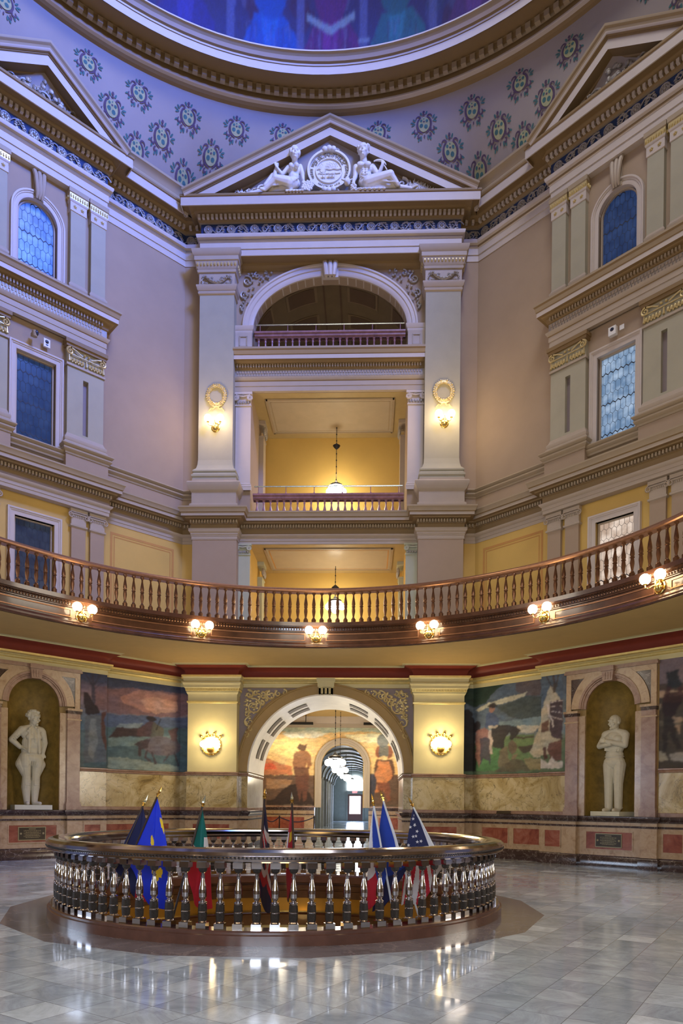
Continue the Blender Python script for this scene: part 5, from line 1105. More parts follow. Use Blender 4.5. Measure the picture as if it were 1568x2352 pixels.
def hand(b, w, d, s, curl=.5, side=1, up=(0, 0, 1)):
    # palm from wrist w along direction d with five bent fingers
    w = Vector(w); d = Vector(d).normalized(); u = Vector(up); x = d.cross(u).normalized(); n = x.cross(d).normalized()
    pc = w+d*.055*s
    for i in range(4): cap(b, w+x*(i-1.5)*.010*s, w+d*.085*s+x*(i-1.5)*.021*s, .020*s, .013*s, 8)
    for i, L_ in enumerate((.040, .048, .045, .034)):
        p = w+d*.088*s+x*(i-1.5)*.021*s; q = p+(d*cos(curl*.5)-n*sin(curl*.5))*L_*s; r = q+(d*cos(curl*1.4)-n*sin(curl*1.4))*L_*.9*s
        cap(b, p, q, .0105*s, .0095*s, 8); cap(b, q, r, .0095*s, .008*s, 8)
    p = w+d*.03*s+x*side*.03*s; q = p+(d*.7+x*side*.7)*.038*s; r = q+(d*.95+x*side*.15)*.03*s
    cap(b, p, q, .013*s, .011*s, 8); cap(b, q, r, .011*s, .009*s, 8)
# ---- statue in the left niche
def plinth(T, w, d, h, yaw):
    c_, s_ = cos(yaw), sin(yaw); L = LM(T); b = MB()
    b.box(lambda x, y, z: L(x*c_-y*s_, x*s_+y*c_, z), -w, w, -d, d, 0, h, 'statue_plinth'); b.build('plinth', T, smooth=False)
T = wallthing('statue', 'pale stone statue of a woman in jacket and flared breeches, left niche', 'statue', 1, .02, .08, 1.34)
plinth(T, .47, .36, .125, -.12)
b = MB(); b.world = False; H0 = .125; Z = lambda z: z+H0
P_ = head(b, (.045, -.04, Z(2.345)), .43, .30, 'curly')
cap(b, (0, .0, Z(2.02)), (.03, -.02, Z(2.24)), .095, .085)
ell(b, (.0, .0, Z(1.92)), (.285, .17, .21)); ell(b, (.01, -.01, Z(1.66)), (.265, .17, .28)); ell(b, (.0, .0, Z(1.46)), (.265, .18, .17))
for q in (-1, 1):
    cap(b, (q*.06, 0, Z(2.09)), (q*.24+.02, 0, Z(2.03)), .085, .10)
    ell(b, (q*.10+.02, -.13, Z(1.83)), (.11, .075, .10))
    cap(b, (q*.11+.01, -.150, Z(2.05)), (q*.14+.01, -.200, Z(1.42)), .042, .038, 8)       # open jacket edges
    cap(b, (q*.05+.01, -.12, Z(2.10)), (q*.17+.01, -.16, Z(1.98)), .030, .025, 8)         # lapels
ell(b, (0, 0, Z(1.38)), (.275, .19, .045))                                                # jacket hem
cap(b, (.02, -.13, Z(2.02)), (.04, -.185, Z(1.80)), .03, .05, 8); ell(b, (.05, -.185, Z(1.74)), (.04, .03, .08))   # scarf knot
cap(b, (-.25, 0, Z(2.03)), (-.50, .03, Z(1.74)), .098, .082); cap(b, (-.50, .03, Z(1.74)), (-.30, -.02, Z(1.55)), .082, .062)
hand(b, (-.30, -.03, Z(1.54)), (.85, -.35, -.35), 1.45, .7, 1)
cap(b, (.29, 0, Z(2.00)), (.365, .02, Z(1.70)), .095, .078); cap(b, (.365, .02, Z(1.70)), (.285, -.06, Z(1.44)), .078, .058)
hand(b, (.285, -.08, Z(1.42)), (-.25, -.25, -.9), 1.4, .5, -1, (0, -1, 0))
for i in range(5): cap(b, (-.36-.03*i, -.07, Z(1.95-.045*i)), (-.30-.03*i, -.085, Z(1.90-.045*i)), .014, .010, 6)
ell(b, (0, 0, Z(1.27)), (.28, .20, .16))
for q, kx in ((-1, -.155), (1, .165)):
    ell(b, (q*.16-.01, 0, Z(1.18)), (.165, .19, .27)); cap(b, (q*.18-.01, .01, Z(1.30)), (q*.255-.01, .02, Z(1.10)), .12, .14); cap(b, (q*.255-.01, .02, Z(1.10)), (q*.15, .01, Z(.82)), .14, .10)
    cap(b, (q*.16, 0, Z(1.10)), (q*.115, -.01, Z(.72)), .155, .105)
    for i in range(4): cap(b, (q*.05, -.10, Z(.66-.04*i)), (q*.17, -.09, Z(.67-.04*i)), .012, .012, 6)
    cap(b, (q*.12, -.01, Z(.74)), (q*.12, .03, Z(.48)), .112, .122); cap(b, (q*.12, .03, Z(.48)), (q*.10, .01, Z(.10)), .120, .082)
cap(b, (-.10, .02, Z(.05)), (-.13, -.16, Z(.04)), .065, .050); cap(b, (.10, .02, Z(.05)), (.19, -.15, Z(.04)), .065, .050)
ell(b, (-.10, .06, Z(.06)), (.06, .07, .06)); ell(b, (.10, .06, Z(.06)), (.06, .07, .06))
for i in range(6): cap(b, (-.16+.05*i, -.165, Z(1.30-.01*i)), (-.18+.05*i, -.17, Z(1.06)), .012, .008, 6)
sculpt(b, 'figure', T, 'statue_stone', .0095, 1)
# ---- statue in the right niche
T = wallthing('statue', 'pale stone statue of a balding man with folded arms in plain trousers, right niche', 'statue', 7, -.02, .08, 1.34)
plinth(T, .44, .34, .115, -.18)
b = MB(); b.world = False; H0 = .115
head(b, (.05, -.05, Z(2.34)), .41, -.38, 'bald')
cap(b, (.04, .0, Z(2.04)), (.05, -.01, Z(2.22)), .105, .09)
ell(b, (.04, 0, Z(1.92)), (.29, .18, .20)); ell(b, (.03, 0, Z(1.70)), (.26, .17, .24)); ell(b, (.03, 0, Z(1.50)), (.24, .165, .14))
for q in (-1, 1): cap(b, (.04+q*.08, .0, Z(2.08)), (.04+q*.25, 0, Z(2.02)), .10, .115); ell(b, (.03+q*.12, -.11, Z(1.90)), (.13, .09, .10))
cap(b, (-.21, 0, Z(2.00)), (-.345, -.06, Z(1.735)), .105, .085); cap(b, (-.345, -.06, Z(1.735)), (.02, -.245, Z(1.76)), .082, .065)
cap(b, (.32, .0, Z(2.00)), (.325, -.05, Z(1.73)), .105, .088); cap(b, (.325, -.05, Z(1.73)), (-.05, -.275, Z(1.83)), .084, .062)
hand(b, (-.07, -.275, Z(1.835)), (-1, .15, .18), 1.4, .5, 1, (0, -1, 0)); hand(b, (.06, -.20, Z(1.76)), (.9, .35, .3), 1.3, .6, 1, (0, -1, 0))
ell(b, (.03, 0, Z(1.44)), (.262, .178, .05)); ell(b, (.03, 0, Z(1.49)), (.245, .168, .02))
ell(b, (.03, .0, Z(1.29)), (.285, .19, .20))
for q, x0, x1, x2 in ((-1, -.10, -.105, -.115), (1, .17, .155, .15)):
    cap(b, (x0, 0, Z(1.22)), (x1, -.02, Z(.74)), .168, .122); cap(b, (x1, -.02, Z(.74)), (x2, .0, Z(.12)), .120, .102)
    ell(b, (x2, .02, Z(.10)), (.105, .115, .06)); cap(b, (x2, .0, Z(.045)), (x2-.05, -.16, Z(.035)), .062, .052)
    for i in range(4): cap(b, (x1-.08, -.12, Z(.80-.05*i)), (x1+.07, -.115, Z(.77-.05*i)), .008, .006, 6)
cap(b, (.02, -.16, Z(1.30)), (.06, -.14, Z(1.16)), .025, .02, 8)
for i in range(4): cap(b, (-.18, -.13, Z(1.60+.02*i)), (.22, -.15, Z(1.56+.02*i)), .008, .008, 6)
sculpt(b, 'figure', T, 'statue_stone', .0095, 1)
# ---- carved pediment group: woman, seal, man
FZ = lambda z: 20.0+(z-20.14)*.90
FO = lambda u, n, z: M0(u, .43+n*1.1, FZ(z))
def W3(u, z, n): return Vector(M0(u, .43+n*1.3, FZ(z)))
T = thing('reclining_figure', 'carved reclining draped woman left of the round pediment seal', 'sculpture', M0(-1.3, .45, 20.0))
b = MB(); b.world = True
C3 = lambda p, q, r1, r2, sg=10: cap(b, W3(*p), W3(*q), r1, r2, sg)
E3_ = lambda p, r, rot=(0, 0, 0): ell(b, W3(*p), (r[0], r[2], r[1]) if False else r, rot, 12, 8)
head(b, W3(-1.06, 21.38, .40), .43, .25, 'up')
C3((-1.08, 21.12, .32), (-1.06, 21.26, .36), .095, .085)
E3_((-1.08, 21.0, .28), (.22, .13, .17)); E3_((-1.10, 20.78, .28), (.17, .12, .16)); E3_((-1.15, 20.52, .30), (.26, .17, .17))
for q in (-1, 1): E3_((-1.08+q*.085, 20.98, .42), (.075, .07, .075))
C3((-.90, 21.08, .30), (-.83, 20.84, .30), .075, .065); C3((-.83, 20.84, .30), (-.80, 20.58, .36), .062, .045)
C3((-1.27, 21.08, .28), (-1.45, 20.86, .28), .075, .06); C3((-1.45, 20.86, .28), (-1.62, 21.05, .34), .055, .042)
hand(b, W3(-1.62, 21.05, .34), (-.3, -.2, .9), 1.0, .5, 1, (0, -1, 0)); hand(b, W3(-.80, 20.57, .36), (.3, -.1, -.9), 1.0, .5, 1, (0, -1, 0))
C3((-1.25, 20.45, .40), (-1.62, 20.50, .46), .15, .11); C3((-1.62, 20.50, .46), (-1.95, 20.22, .40), .10, .07)
C3((-1.25, 20.38, .28), (-1.95, 20.30, .30), .15, .09); C3((-1.95, 20.30, .30), (-2.52, 20.20, .30), .085, .05); C3((-2.52, 20.20, .30), (-2.68, 20.19, .36), .045, .03); C3((-1.95, 20.20, .40), (-2.06, 20.15, .48), .05, .035)
for i in range(9): C3((-.95-.03*i, 20.55-.02*i, .42), (-1.35-.12*i, 20.36-.02*i, .44), .022, .014, 6)
for i in range(6): C3((-.88-.05*i, 20.22, .34), (-.80-.10*i, 20.12, .44), .05, .03, 8)
C3((-1.60, 21.20, .30), (-1.72, 20.70, .22), .05, .10); C3((-1.75, 20.9, .22), (-1.95, 20.55, .22), .08, .10)
sculpt(b, 'figure', T, 'relief_white', .015, 2)
b = MB()
for u, z, r, tn, sg in ((-2.10, 20.52, .18, 1.5, 1), (-2.45, 20.42, .13, 1.4, -1), (-1.85, 20.75, .14, 1.2, 1)): b.scroll((u, z), r, tn, .04, 'relief_white', FO, .12, sg, 0, .1)
random.seed(2)
for i in range(70):
    u = random.uniform(-3.25, -2.35); z = 20.12+random.random()*(.08+(u+3.35)*.38); a_ = random.uniform(.3, 2.6)
    b.tube([FO(u, .15+.1*random.random(), z), FO(u+.14*cos(a_), .22, z+.10*sin(a_))], [.028, .006], 'relief_white', 5)
for i in range(26): b.ball(W3(-.66+.13*cos(i*2.4)*(i/26)**.5*1.3, 20.36+.13*sin(i*2.4)*(i/26)**.5*1.3, .36), .045, 'relief_white', 8, 6)
b.build('foliage', T)
T = thing('reclining_figure', 'carved reclining bare chested man with sickle right of the round pediment seal', 'sculpture', M0(1.3, .45, 20.0))
b = MB(); b.world = True
C3 = lambda p, q, r1, r2, sg=10: cap(b, W3(*p), W3(*q), r1, r2, sg)
head(b, W3(1.0, 21.41, .40), .45, -.1, 'locks')
C3((1.02, 21.14, .32), (1.0, 21.28, .36), .115, .10)
E3_((1.03, 20.98, .28), (.27, .15, .19)); E3_((1.07, 20.74, .28), (.20, .13, .17)); E3_((1.10, 20.50, .30), (.25, .17, .16))
for q in (-1, 1):
    E3_((1.03+q*.11, 20.98, .42), (.11, .05, .075))
    for i in range(3): E3_((1.06+q*.05, 20.80-.075*i, .42), (.05, .03, .034))
C3((.78, 21.04, .28), (.76, 20.72, .28), .09, .075); C3((.76, 20.72, .28), (.72, 20.45, .38), .07, .05); hand(b, W3(.72, 20.45, .38), (.1, -.5, -.8), 1.1, .5, 1, (0, -1, 0))
C3((1.29, 21.04, .28), (1.46, 20.72, .30), .09, .075); C3((1.46, 20.72, .30), (1.58, 20.98, .38), .07, .05); hand(b, W3(1.58, 20.98, .38), (.0, -.2, 1), 1.1, .9, 1, (0, -1, 0))
C3((1.15, 20.42, .38), (1.82, 20.55, .46), .16, .12); C3((1.82, 20.55, .46), (2.05, 20.28, .40), .11, .07)
C3((1.15, 20.34, .28), (1.90, 20.33, .32), .16, .10); C3((1.90, 20.33, .32), (2.48, 20.24, .32), .09, .055); C3((2.48, 20.24, .32), (2.62, 20.24, .40), .05, .035)
for i in range(8): C3((.95+.05*i, 20.56-.025*i, .43), (1.3+.11*i, 20.40-.015*i, .46), .024, .014, 6)
for i in range(6): C3((.85+.14*i, 20.20, .36), (.95+.14*i, 20.13, .44), .05, .035, 8)
sculpt(b, 'figure', T, 'relief_white', .015, 2)
b = MB(); b.tube([FO(1.45+.26*cos(rad(a_)), .45, 20.88+.26*sin(rad(a_))) for a_ in range(20, 130, 10)], [.006, .018, .026, .032, .036, .036, .034, .03, .026, .022, .018], 'relief_white', 6); b.tube([FO(1.62, .42, 21.02), FO(1.72, .42, 20.84)], .02, 'relief_white', 6)
b.build('sickle', T)
b = MB()
for u, z, r, tn, sg in ((2.20, 20.62, .20, 1.4, -1), (2.35, 20.42, .14, 1.3, 1)): b.scroll((u, z), r, tn, .045, 'relief_white', FO, .12, sg, pi/2, .1)
random.seed(4)
for i in range(90):
    u = random.uniform(2.45, 3.25); h = .10+.55*(3.4-u)*random.uniform(.6, 1); du = random.uniform(-.12, .12)
    b.tube([FO(u, .15+.1*random.random(), 20.12), FO(u+du, .25, 20.12+h*.8), FO(u+du*1.4, .28, 20.12+h)], [.014, .018, .005], 'relief_white', 5)
ell(b, W3(.53, 20.42, .40), (.10, .10, .13), (0, 0, 0), 10, 8); ell(b, W3(.50, 20.30, .48), (.06, .09, .06), (0, 0, 0), 10, 8)
for q in (-1, 1): b.tube([FO(.53+q*.06, .42, 20.52), FO(.53+q*.17, .42, 20.56), FO(.53+q*.18, .42, 20.66)], [.03, .022, .006], 'relief_white', 6)
for i in range(16): b.ball(W3(.66+.02*(i % 4)*2, 20.16+.05*(i//4), .38+.02*(i % 3)), .04, 'relief_white', 7, 5)
b.build('foliage', T)
# round seal with its lettering
T = thing('round_seal', 'large round carved state seal with ring lettering in the middle of the pediment', 'seal', M0(-.035, .45, 21.06)); SC = (-.035, 21.06)
def disc(b, r0, r1, n0, n1, m, seg=48): 
    vs = []
    for i in range(seg):
        t = 2*pi*i/seg
        for r, n in ((r0, n0), (r0, n1), (r1, n1), (r1, n0)): vs.append(FO(SC[0]+r*cos(t), n, SC[1]+r*1.03*sin(t)))
    b.add(vs, [(i*4+j, ((i+1) % seg)*4+j, ((i+1) % seg)*4+j+1, i*4+j+1) for i in range(seg) for j in range(3)], m)
b = MB(); disc(b, .001, .64, .0, .22, 'relief_white'); disc(b, .60, .66, .2, .30, 'relief_white'); disc(b, .385, .41, .22, .26, 'relief_white')
for cz in (-.72, .70):
    for q in (-1, 0, 1): b.ball(W3(SC[0]+q*.13, SC[1]+cz-abs(q)*.03*cz/.7, .25), (.09, .07, .08), 'relief_white', 9, 6)
    for q in (-1, 1): b.scroll((SC[0]+q*.22, SC[1]+cz*.96), .08, 1.2, .03, 'relief_white', FO, .18, q, 0, .08)
b.build('medallion', T)
b = MB()
for i in range(34):
    a_ = pi*(i*.618 % 1); r = .33*((i*.37) % 1)**.5
    if r*sin(a_) > .10: b.ball(W3(SC[0]+r*cos(a_), SC[1]+r*sin(a_), .235), .014, 'relief_white', 6, 4)
b.tube([FO(SC[0]-.36+.72*i/12, .235, SC[1]+.06+.015*sin(i*1.7)) for i in range(13)], .022, 'relief_white', 6)
b.tube([FO(SC[0]-.34+.68*i/12, .235, SC[1]-.08+.012*sin(i*2.3)) for i in range(13)], .016, 'relief_white', 6)
for q in (-.16, .02, .12): ell(b, W3(SC[0]+q, SC[1]-.16, .25), (.07, .03, .035), (0, 0, 0), 8, 6)
for q in (-.2, -.12, 0, .06, .1, .16): b.tube([FO(SC[0]+q, .25, SC[1]-.17), FO(SC[0]+q+.01, .25, SC[1]-.24)], .010, 'relief_white', 5)
b.box(FO, SC[0]-.26, SC[0]-.12, .22, .26, SC[1]-.06, SC[1]+.0, 'relief_white'); b.prism(FO, [(SC[0]-.28, SC[1]), (SC[0]-.10, SC[1]), (SC[0]-.19, SC[1]+.06)], .22, .26, 'relief_white')
b.build('landscape_relief', T)
def lettering(txt, size, place, mat, name, parent, ext=.012):
    # each word becomes one part; every glyph of the built-in font is laid by place(i, n)
    n = len(txt); vs = []; fs = []; o_ = None
    for i, ch in enumerate(txt+' '):
        if ch == ' ':
            if vs: b = MB(); b.add(vs, fs, mat); o_ = b.build(name, parent, smooth=False); vs = []; fs = []
            continue
        cu = bpy.data.curves.new('t', 'FONT'); cu.body = ch; cu.size = size; cu.extrude = ext; cu.align_x = 'CENTER'; cu.resolution_u = 2; cu.offset = size*.012
        o = bpy.data.objects.new('t', cu); COL.objects.link(o); bpy.context.view_layer.update()
        me = bpy.data.meshes.new_from_object(o.evaluated_get(bpy.context.evaluated_depsgraph_get())); Mx = place(i, n)
        k = len(vs); vs += [tuple(Mx @ v.co) for v in me.vertices]; fs += [tuple(k+q for q in p.vertices) for p in me.polygons]
        bpy.data.objects.remove(o); bpy.data.meshes.remove(me); bpy.data.curves.remove(cu)
    return o_
def ringplace(r, a0, a1, flip=False):
    def f(i, n):
        t = rad(a0+(a1-a0)*i/(n-1)); c3 = FO(SC[0]+r*cos(t), .235, SC[1]+r*1.03*sin(t))
        rot = t-pi/2 if not flip else t+pi/2
        return Matrix.Translation(c3) @ Matrix.Rotation(-rot, 4, 'Y') @ Matrix.Rotation(pi/2, 4, 'X')
    return f
lettering('GREAT SEAL OF THE STATE OF KANSAS', .115, ringplace(.495, 202, -22), 'silver_relief', 'lettering', T)
lettering('AD ASTRA PER ASPERA', .075, ringplace(.425, 152, 28), 'silver_relief', 'lettering', T)
lettering('JANUARY 29 1861', .10, ringplace(.555, 232, 308, True), 'silver_relief', 'lettering', T)
# ================================================================== NICHE SURROUNDS
for k, nm in ((1, 'left'), (7, 'right')):
    M = F(k); T = wallthing('niche_surround', 'pink and tan marble arched surround of the '+nm+' niche with dark triangular inlays', 'niche', k, 0, .3, 1.34)
    b = MB()
    for s in (-1, 1):
        u0, u1 = sorted((s*.86, s*1.22)); b.box(M, u0, u1, .3, .42, 1.34, 4.0, 'marble_pink')
        b.box(M, u0-.03, u1+.03, .3, .46, 1.34, 1.50, 'marble_pink'); b.box(M, u0-.015, u1+.015, .3, .44, 1.50, 1.56, 'marble_pink')
        b.box(M, *sorted((s*.68, s*.86)), .3, .36, 1.34, 4.0, 'marble_tan')
    b.build('jamb', T, smooth=False)
    for s in (-1, 1):
        b = MB(); u0, u1 = sorted((s*.84, s*1.26)); b.box(M, u0, u1, .3, .47, 4.08, 4.14, 'marble_tan'); b.box(M, u0+.02, u1-.02, .3, .45, 4.0, 4.08, 'marble_dark'); b.box(M, u0+.01, u1-.01, .3, .43, 3.82, 3.86, 'marble_tan'); b.build('impost', T, smooth=False)
    b = MB(); path = [(.68*cos(pi*i/32), 4.18+.70*sin(pi*i/32)) for i in range(33)]
    b.sweep(path, [(-.02, 0), (-.02, .06), (.05, .06), (.06, .09), (.09, .09), (.10, .12), (.16, .12), (.17, .10), (.38, .10), (.38, 0)], 'marble_tan', M2=lambda u, z, n: M(u, .3+n, z), side=1, caps=False, mats=['marble_pink']*6+['marble_tan']*3)
    b.box(M, -1.22, 1.22, .3, .385, 5.0, 5.16, 'marble_tan')
    for s in (-1, 1): b.box(M, *sorted((s*1.08, s*1.22)), .3, .385, 4.14, 5.0, 'marble_tan')
    b.build('arch', T)
    for s in (-1, 1):
        b = MB(); pts = [(s*1.07*cos(pi/2*i/12), 4.18+1.09*sin(pi/2*i/12)) for i in range(13)]
        pts = [p for p in pts if p[1] < 5.0 and abs(p[0]) < 1.08]
        b.prism(M, [(s*1.09, 5.01), (s*1.09, 4.3)]+pts+[(s*.5, 5.01)], .3, .37, 'marble_dark'); b.build('inlay', T, smooth=False)
    b = MB(); b.box(M, -1.27, 1.27, .3, .43, 5.14, 5.19, 'marble_pink'); b.box(M, -1.25, 1.25, .3, .41, 5.19, 5.24, 'marble_pink'); b.build('cap_moulding', T, smooth=False)
    b = MB(); b.prism(M, [(-.13, 4.84), (.13, 4.84), (.16, 5.14), (-.16, 5.14)], .3, .50, 'marble_pink')
    for q in (-.07, 0, .07): b.box(M, q-.02, q+.02, .5, .515, 4.88, 5.06, 'marble_pink')
    b.box(M, -.18, .18, .3, .54, 5.10, 5.22, 'marble_pink'); b.build('keystone', T, smooth=False)
    # bronze plaque let into the red panel below
    Pq = wallthing('plaque', 'dark bronze plaque on the red marble below the '+nm+' niche', 'plaque', k, 0, .335, .7); b = MB()
    q0 = -.03 if k == 1 else .0
    b.box(M, -.36+q0, .36+q0, .333, .355, .52, .88, 'plaque_letters'); b.build('frame', Pq, smooth=False)
    b = MB(); b.box(M, -.34+q0, .34+q0, .35, .362, .54, .86, 'plaque_bronze'); PLT = b.build('plate', Pq, smooth=False)
    b = MB(); random.seed(k)
    b.box(M, -.09+q0, .09+q0, .36, .365, .815, .83, 'plaque_letters')
    for j in range(9):
        w_ = .22-.05*(j % 3 == 2)
        u = -w_
        while u < w_: l = random.uniform(.012, .05); b.box(M, u+q0, min(w_, u+l)+q0, .36, .364, .78-.024*j, .788-.024*j, 'plaque_letters'); u += l+.012
    for s in (-1, 1): b.ball((s*.29+q0, .36, .70), (.03, .008, .03), 'plaque_letters', 12, 6, M)
    b.build('raised_lettering', PLT, smooth=False)
# low dark plates lying on the ledge
for nm, k, u in (('to the right of the archway', 7, -3.35), ('below the winter painting', 1, 2.6)):
    if k == 7:
        T = wallthing('label_plate', 'low dark nameplate standing on the ledge '+nm, 'plate', k, u, .13, 1.345); L = LM(T); b = MB()
        b.prism(L, [(-.24, 0), (.24, 0), (.24, .012), (-.24, .012)], -.06, .0, 'plaque_bronze'); b.prism(lambda x, y, z: L(x, y+z*.3, z), [(-.24, 0), (.24, 0), (.24, .085), (-.24, .085)], -.05, -.035, 'plaque_bronze'); b.build('plate', T, smooth=False)
# small fittings above the middle windows
T = wallthing('alarm_box', 'white strobe alarm box above the middle window of the left wall', 'alarm', 1, .22, .3, 13.95); L = LM(T); b = MB(); b.box(L, -.085, .085, -.06, 0, -.11, .11, 'plastic_white'); HS = b.build('housing', T, smooth=False); b = MB(); b.ball((0, -.06, .03), (.05, .02, .05), 'plastic_dark', 12, 6, L); b.box(L, -.03, .03, -.065, -.058, -.07, -.04, 'plastic_dark'); b.build('strobe_lens', HS)
T = wallthing('security_camera', 'dark dome camera on a stubby bracket above the left wall middle window', 'camera', 1, -.14, .3, 14.0); L = LM(T); b = MB(); b.box(L, -.05, .05, -.16, 0, -.03, .05, 'trim_tan'); b.lathe((0, -.17, -.1), [(.06, 0), (.075, .06), (.075, .14), (.05, .16)], 'trim_tan', 12, L); b.build('bracket', T); b = MB(); b.ball((.03, -.2, .0), (.06, .06, .08), 'plastic_dark', 12, 8, L); b.build('lens_dome', T)
T = wallthing('alarm_box', 'white strobe alarm box above the middle window of the right wall', 'alarm', 7, -.02, .3, 13.95); L = LM(T); b = MB(); b.box(L, -.10, .10, -.11, 0, -.11, .11, 'plastic_white'); HS = b.build('housing', T, smooth=False); b = MB(); b.ball((0, -.11, .03), (.055, .015, .05), 'plastic_dark', 12, 6, L); b.build('strobe_lens', HS)
T = wallthing('junction_cover', 'small white cover plate beside the right wall alarm box', 'cover', 7, .20, .3, 13.98); L = LM(T); b = MB(); b.box(L, -.06, .06, -.02, 0, -.06, .06, 'plastic_white'); b.build('plate', T, smooth=False)
# ---- wreaths
def wreath(label, u, z):
    T = wallthing('wreath', label, 'wreath', 0, u, .41, z); L = LM(T); b = MB(); random.seed(3)
    b.tube([(.27*cos(2*pi*i/32), -.03, .30*sin(2*pi*i/32)) for i in range(33)], .045, 'gold_relief', 7, L)
    for i in range(60):
        t = 2*pi*i/60; r = .27+.035*(-1)**i; b.ball((r*cos(t), -.05-.02*(i % 3 == 0), r*1.1*sin(t)), (.035, .025, .028), 'gold_relief', 6, 5, L)
    b.build('leaf_ring', T)
    b = MB()
    for s in (-1, 1):
        b.tube([(0, -.05, -.30), (s*.10, -.08, -.24), (s*.18, -.06, -.30), (s*.08, -.06, -.36), (0, -.05, -.34)], .024, 'gold_relief', 6, L)
        b.tube([(0, -.05, -.33), (s*.10, -.05, -.42), (s*.17, -.05, -.40), (s*.25, -.04, -.48)], [.024, .022, .022, .015], 'gold_relief', 6, L)
    b.build('ribbon_bow', T); return T
wreath('gilt laurel wreath with bow high on the left giant pilaster', -3.46, 14.18)
T = wreath('gilt laurel wreath with bow high on the right giant pilaster', 3.53, 14.22)
# ================================================================== BALUSTRADES, SCONCES, FLAGS, HALL
def CYL(r, th, z):      # th azimuth in degrees from +y, clockwise seen from above
    t = rad(th); return (r*sin(t), r*cos(t), z)
circ2 = [(sin(2*pi*i/160), cos(2*pi*i/160)) for i in range(160)]
def rs(b, prof, mats, n=160, w=None):
    K = len(prof)
    for t in range(K-1 if w is None else K):
        (R1, z1), (R2, z2) = prof[t], prof[(t+1) % K]
        A_ = [(sin(2*pi*i/n)*R1, cos(2*pi*i/n)*R1, z1) for i in range(n)]; B_ = [(sin(2*pi*i/n)*R2, cos(2*pi*i/n)*R2, z2) for i in range(n)]
        b.add(A_+B_, [(i, (i+1) % n, (i+1) % n+n, i+n) for i in range(n)], mats if isinstance(mats, str) else mats[t])
# --- balcony balustrade
T = thing('balcony_balustrade', 'long curved copper toned balustrade along the balcony edge above the hall', 'balustrade', (0, 0, 6.42))
b = MB(); rs(b, [(8.20, 7.34), (8.17, 7.36), (8.17, 7.40), (8.20, 7.43), (8.22, 7.46), (8.30, 7.475), (8.38, 7.46), (8.40, 7.43), (8.42, 7.40), (8.42, 7.36), (8.39, 7.34)], 'copper_light', w=1); b.build('handrail', T, ang=60)
b = MB(); rs(b, [(8.18, 6.42), (8.18, 6.52), (8.42, 6.52), (8.42, 6.42)], 'wood_dark', w=1); b.build('curb', T)
balp = [(.060, 0), (.062, .10), (.038, .115), (.044, .13), (.026, .15), (.024, .17), (.030, .20), (.046, .30), (.048, .335), (.040, .40), (.036, .425), (.052, .435), (.052, .45), (.036, .46), (.050, .50), (.046, .56), (.020, .72), (.018, .735), (.026, .745), (.020, .76), (.030, .775), (.046, .795), (.050, .82)]
bm0 = MB(); bm0.lathe((0, 0, 0), balp, 'copper_baluster', 8)
NB = 239; inview = [i for i in range(NB) if -55.5 < ((360*i/NB+.2+180) % 360)-180 < 66.5]
inview = sorted(inview, key=lambda i: -abs(((360*i/NB+180) % 360)-180-5))[:100]
proto = None
for i in inview:
    th = 360*i/NB+.2
    if proto is None:
        bb = MB(); bb.lathe((0, 0, 0), balp, 'copper_baluster', 8); proto = bb.build('baluster'); o = proto
    else: o = proto.copy(); COL.objects.link(o)
    o.parent = T; o.location = (8.30*sin(rad(th)), 8.30*cos(rad(th)), .10); o.rotation_euler = (0, 0, -rad(th))
b = MB()
for i in range(NB):
    if i not in inview: b.lathe(CYL(8.30, 360*i/NB+.2, 6.52), balp[::2], 'copper_baluster', 6)
o = b.build('baluster_run', T); o['kind'] = 'stuff'
# fascia of the balcony edge
b = MB(); rs(b, [(8.42, 6.50), (8.30, 6.49), (8.24, 6.44), (8.24, 6.40), (8.34, 6.385), (8.35, 6.33), (8.38, 6.32), (8.38, 6.30), (8.42, 6.29), (8.42, 6.02), (8.38, 6.01), (8.37, 5.97), (8.33, 5.95), (8.33, 5.91), (8.30, 5.88), (8.32, 5.85), (8.5, 5.845)], 'wood_dark'); struct(b.build('trim_34', ang=50))
b = MB()
for i in range(720):
    th = i*.5
    if -60 < ((th+180) % 360)-180 < 72: b.ball(CYL(8.335, th, 6.358), (.022, .022, .024), 'copper_baluster', 5, 4)
for c_ in (-64.1, -43.15, -22.17, -.83, 20.43, 41.51, 61.65):       # raised panels between the lamps
    for z0, z1 in ((6.06, 6.085), (6.235, 6.26)):
        for j in range(12):
            a0, a1 = c_+1.9+j*1.44, c_+1.9+(j+1)*1.44
            v = [CYL(r, t, z) for r in (8.40, 8.425) for z in (z0, z1) for t in (a0, a1)]
            b.add(v, [(0, 1, 3, 2), (0, 1, 5, 4), (2, 3, 7, 6)], 'copper_light')
    for t0 in (c_+1.8, c_+19.1): b.add([CYL(r, t, z) for r in (8.40, 8.425) for z in (6.06, 6.26) for t in (t0, t0+.16)], [(0, 1, 3, 2), (0, 2, 6, 4), (1, 3, 7, 5)], 'copper_light')
struct(b.build('trim_35'))
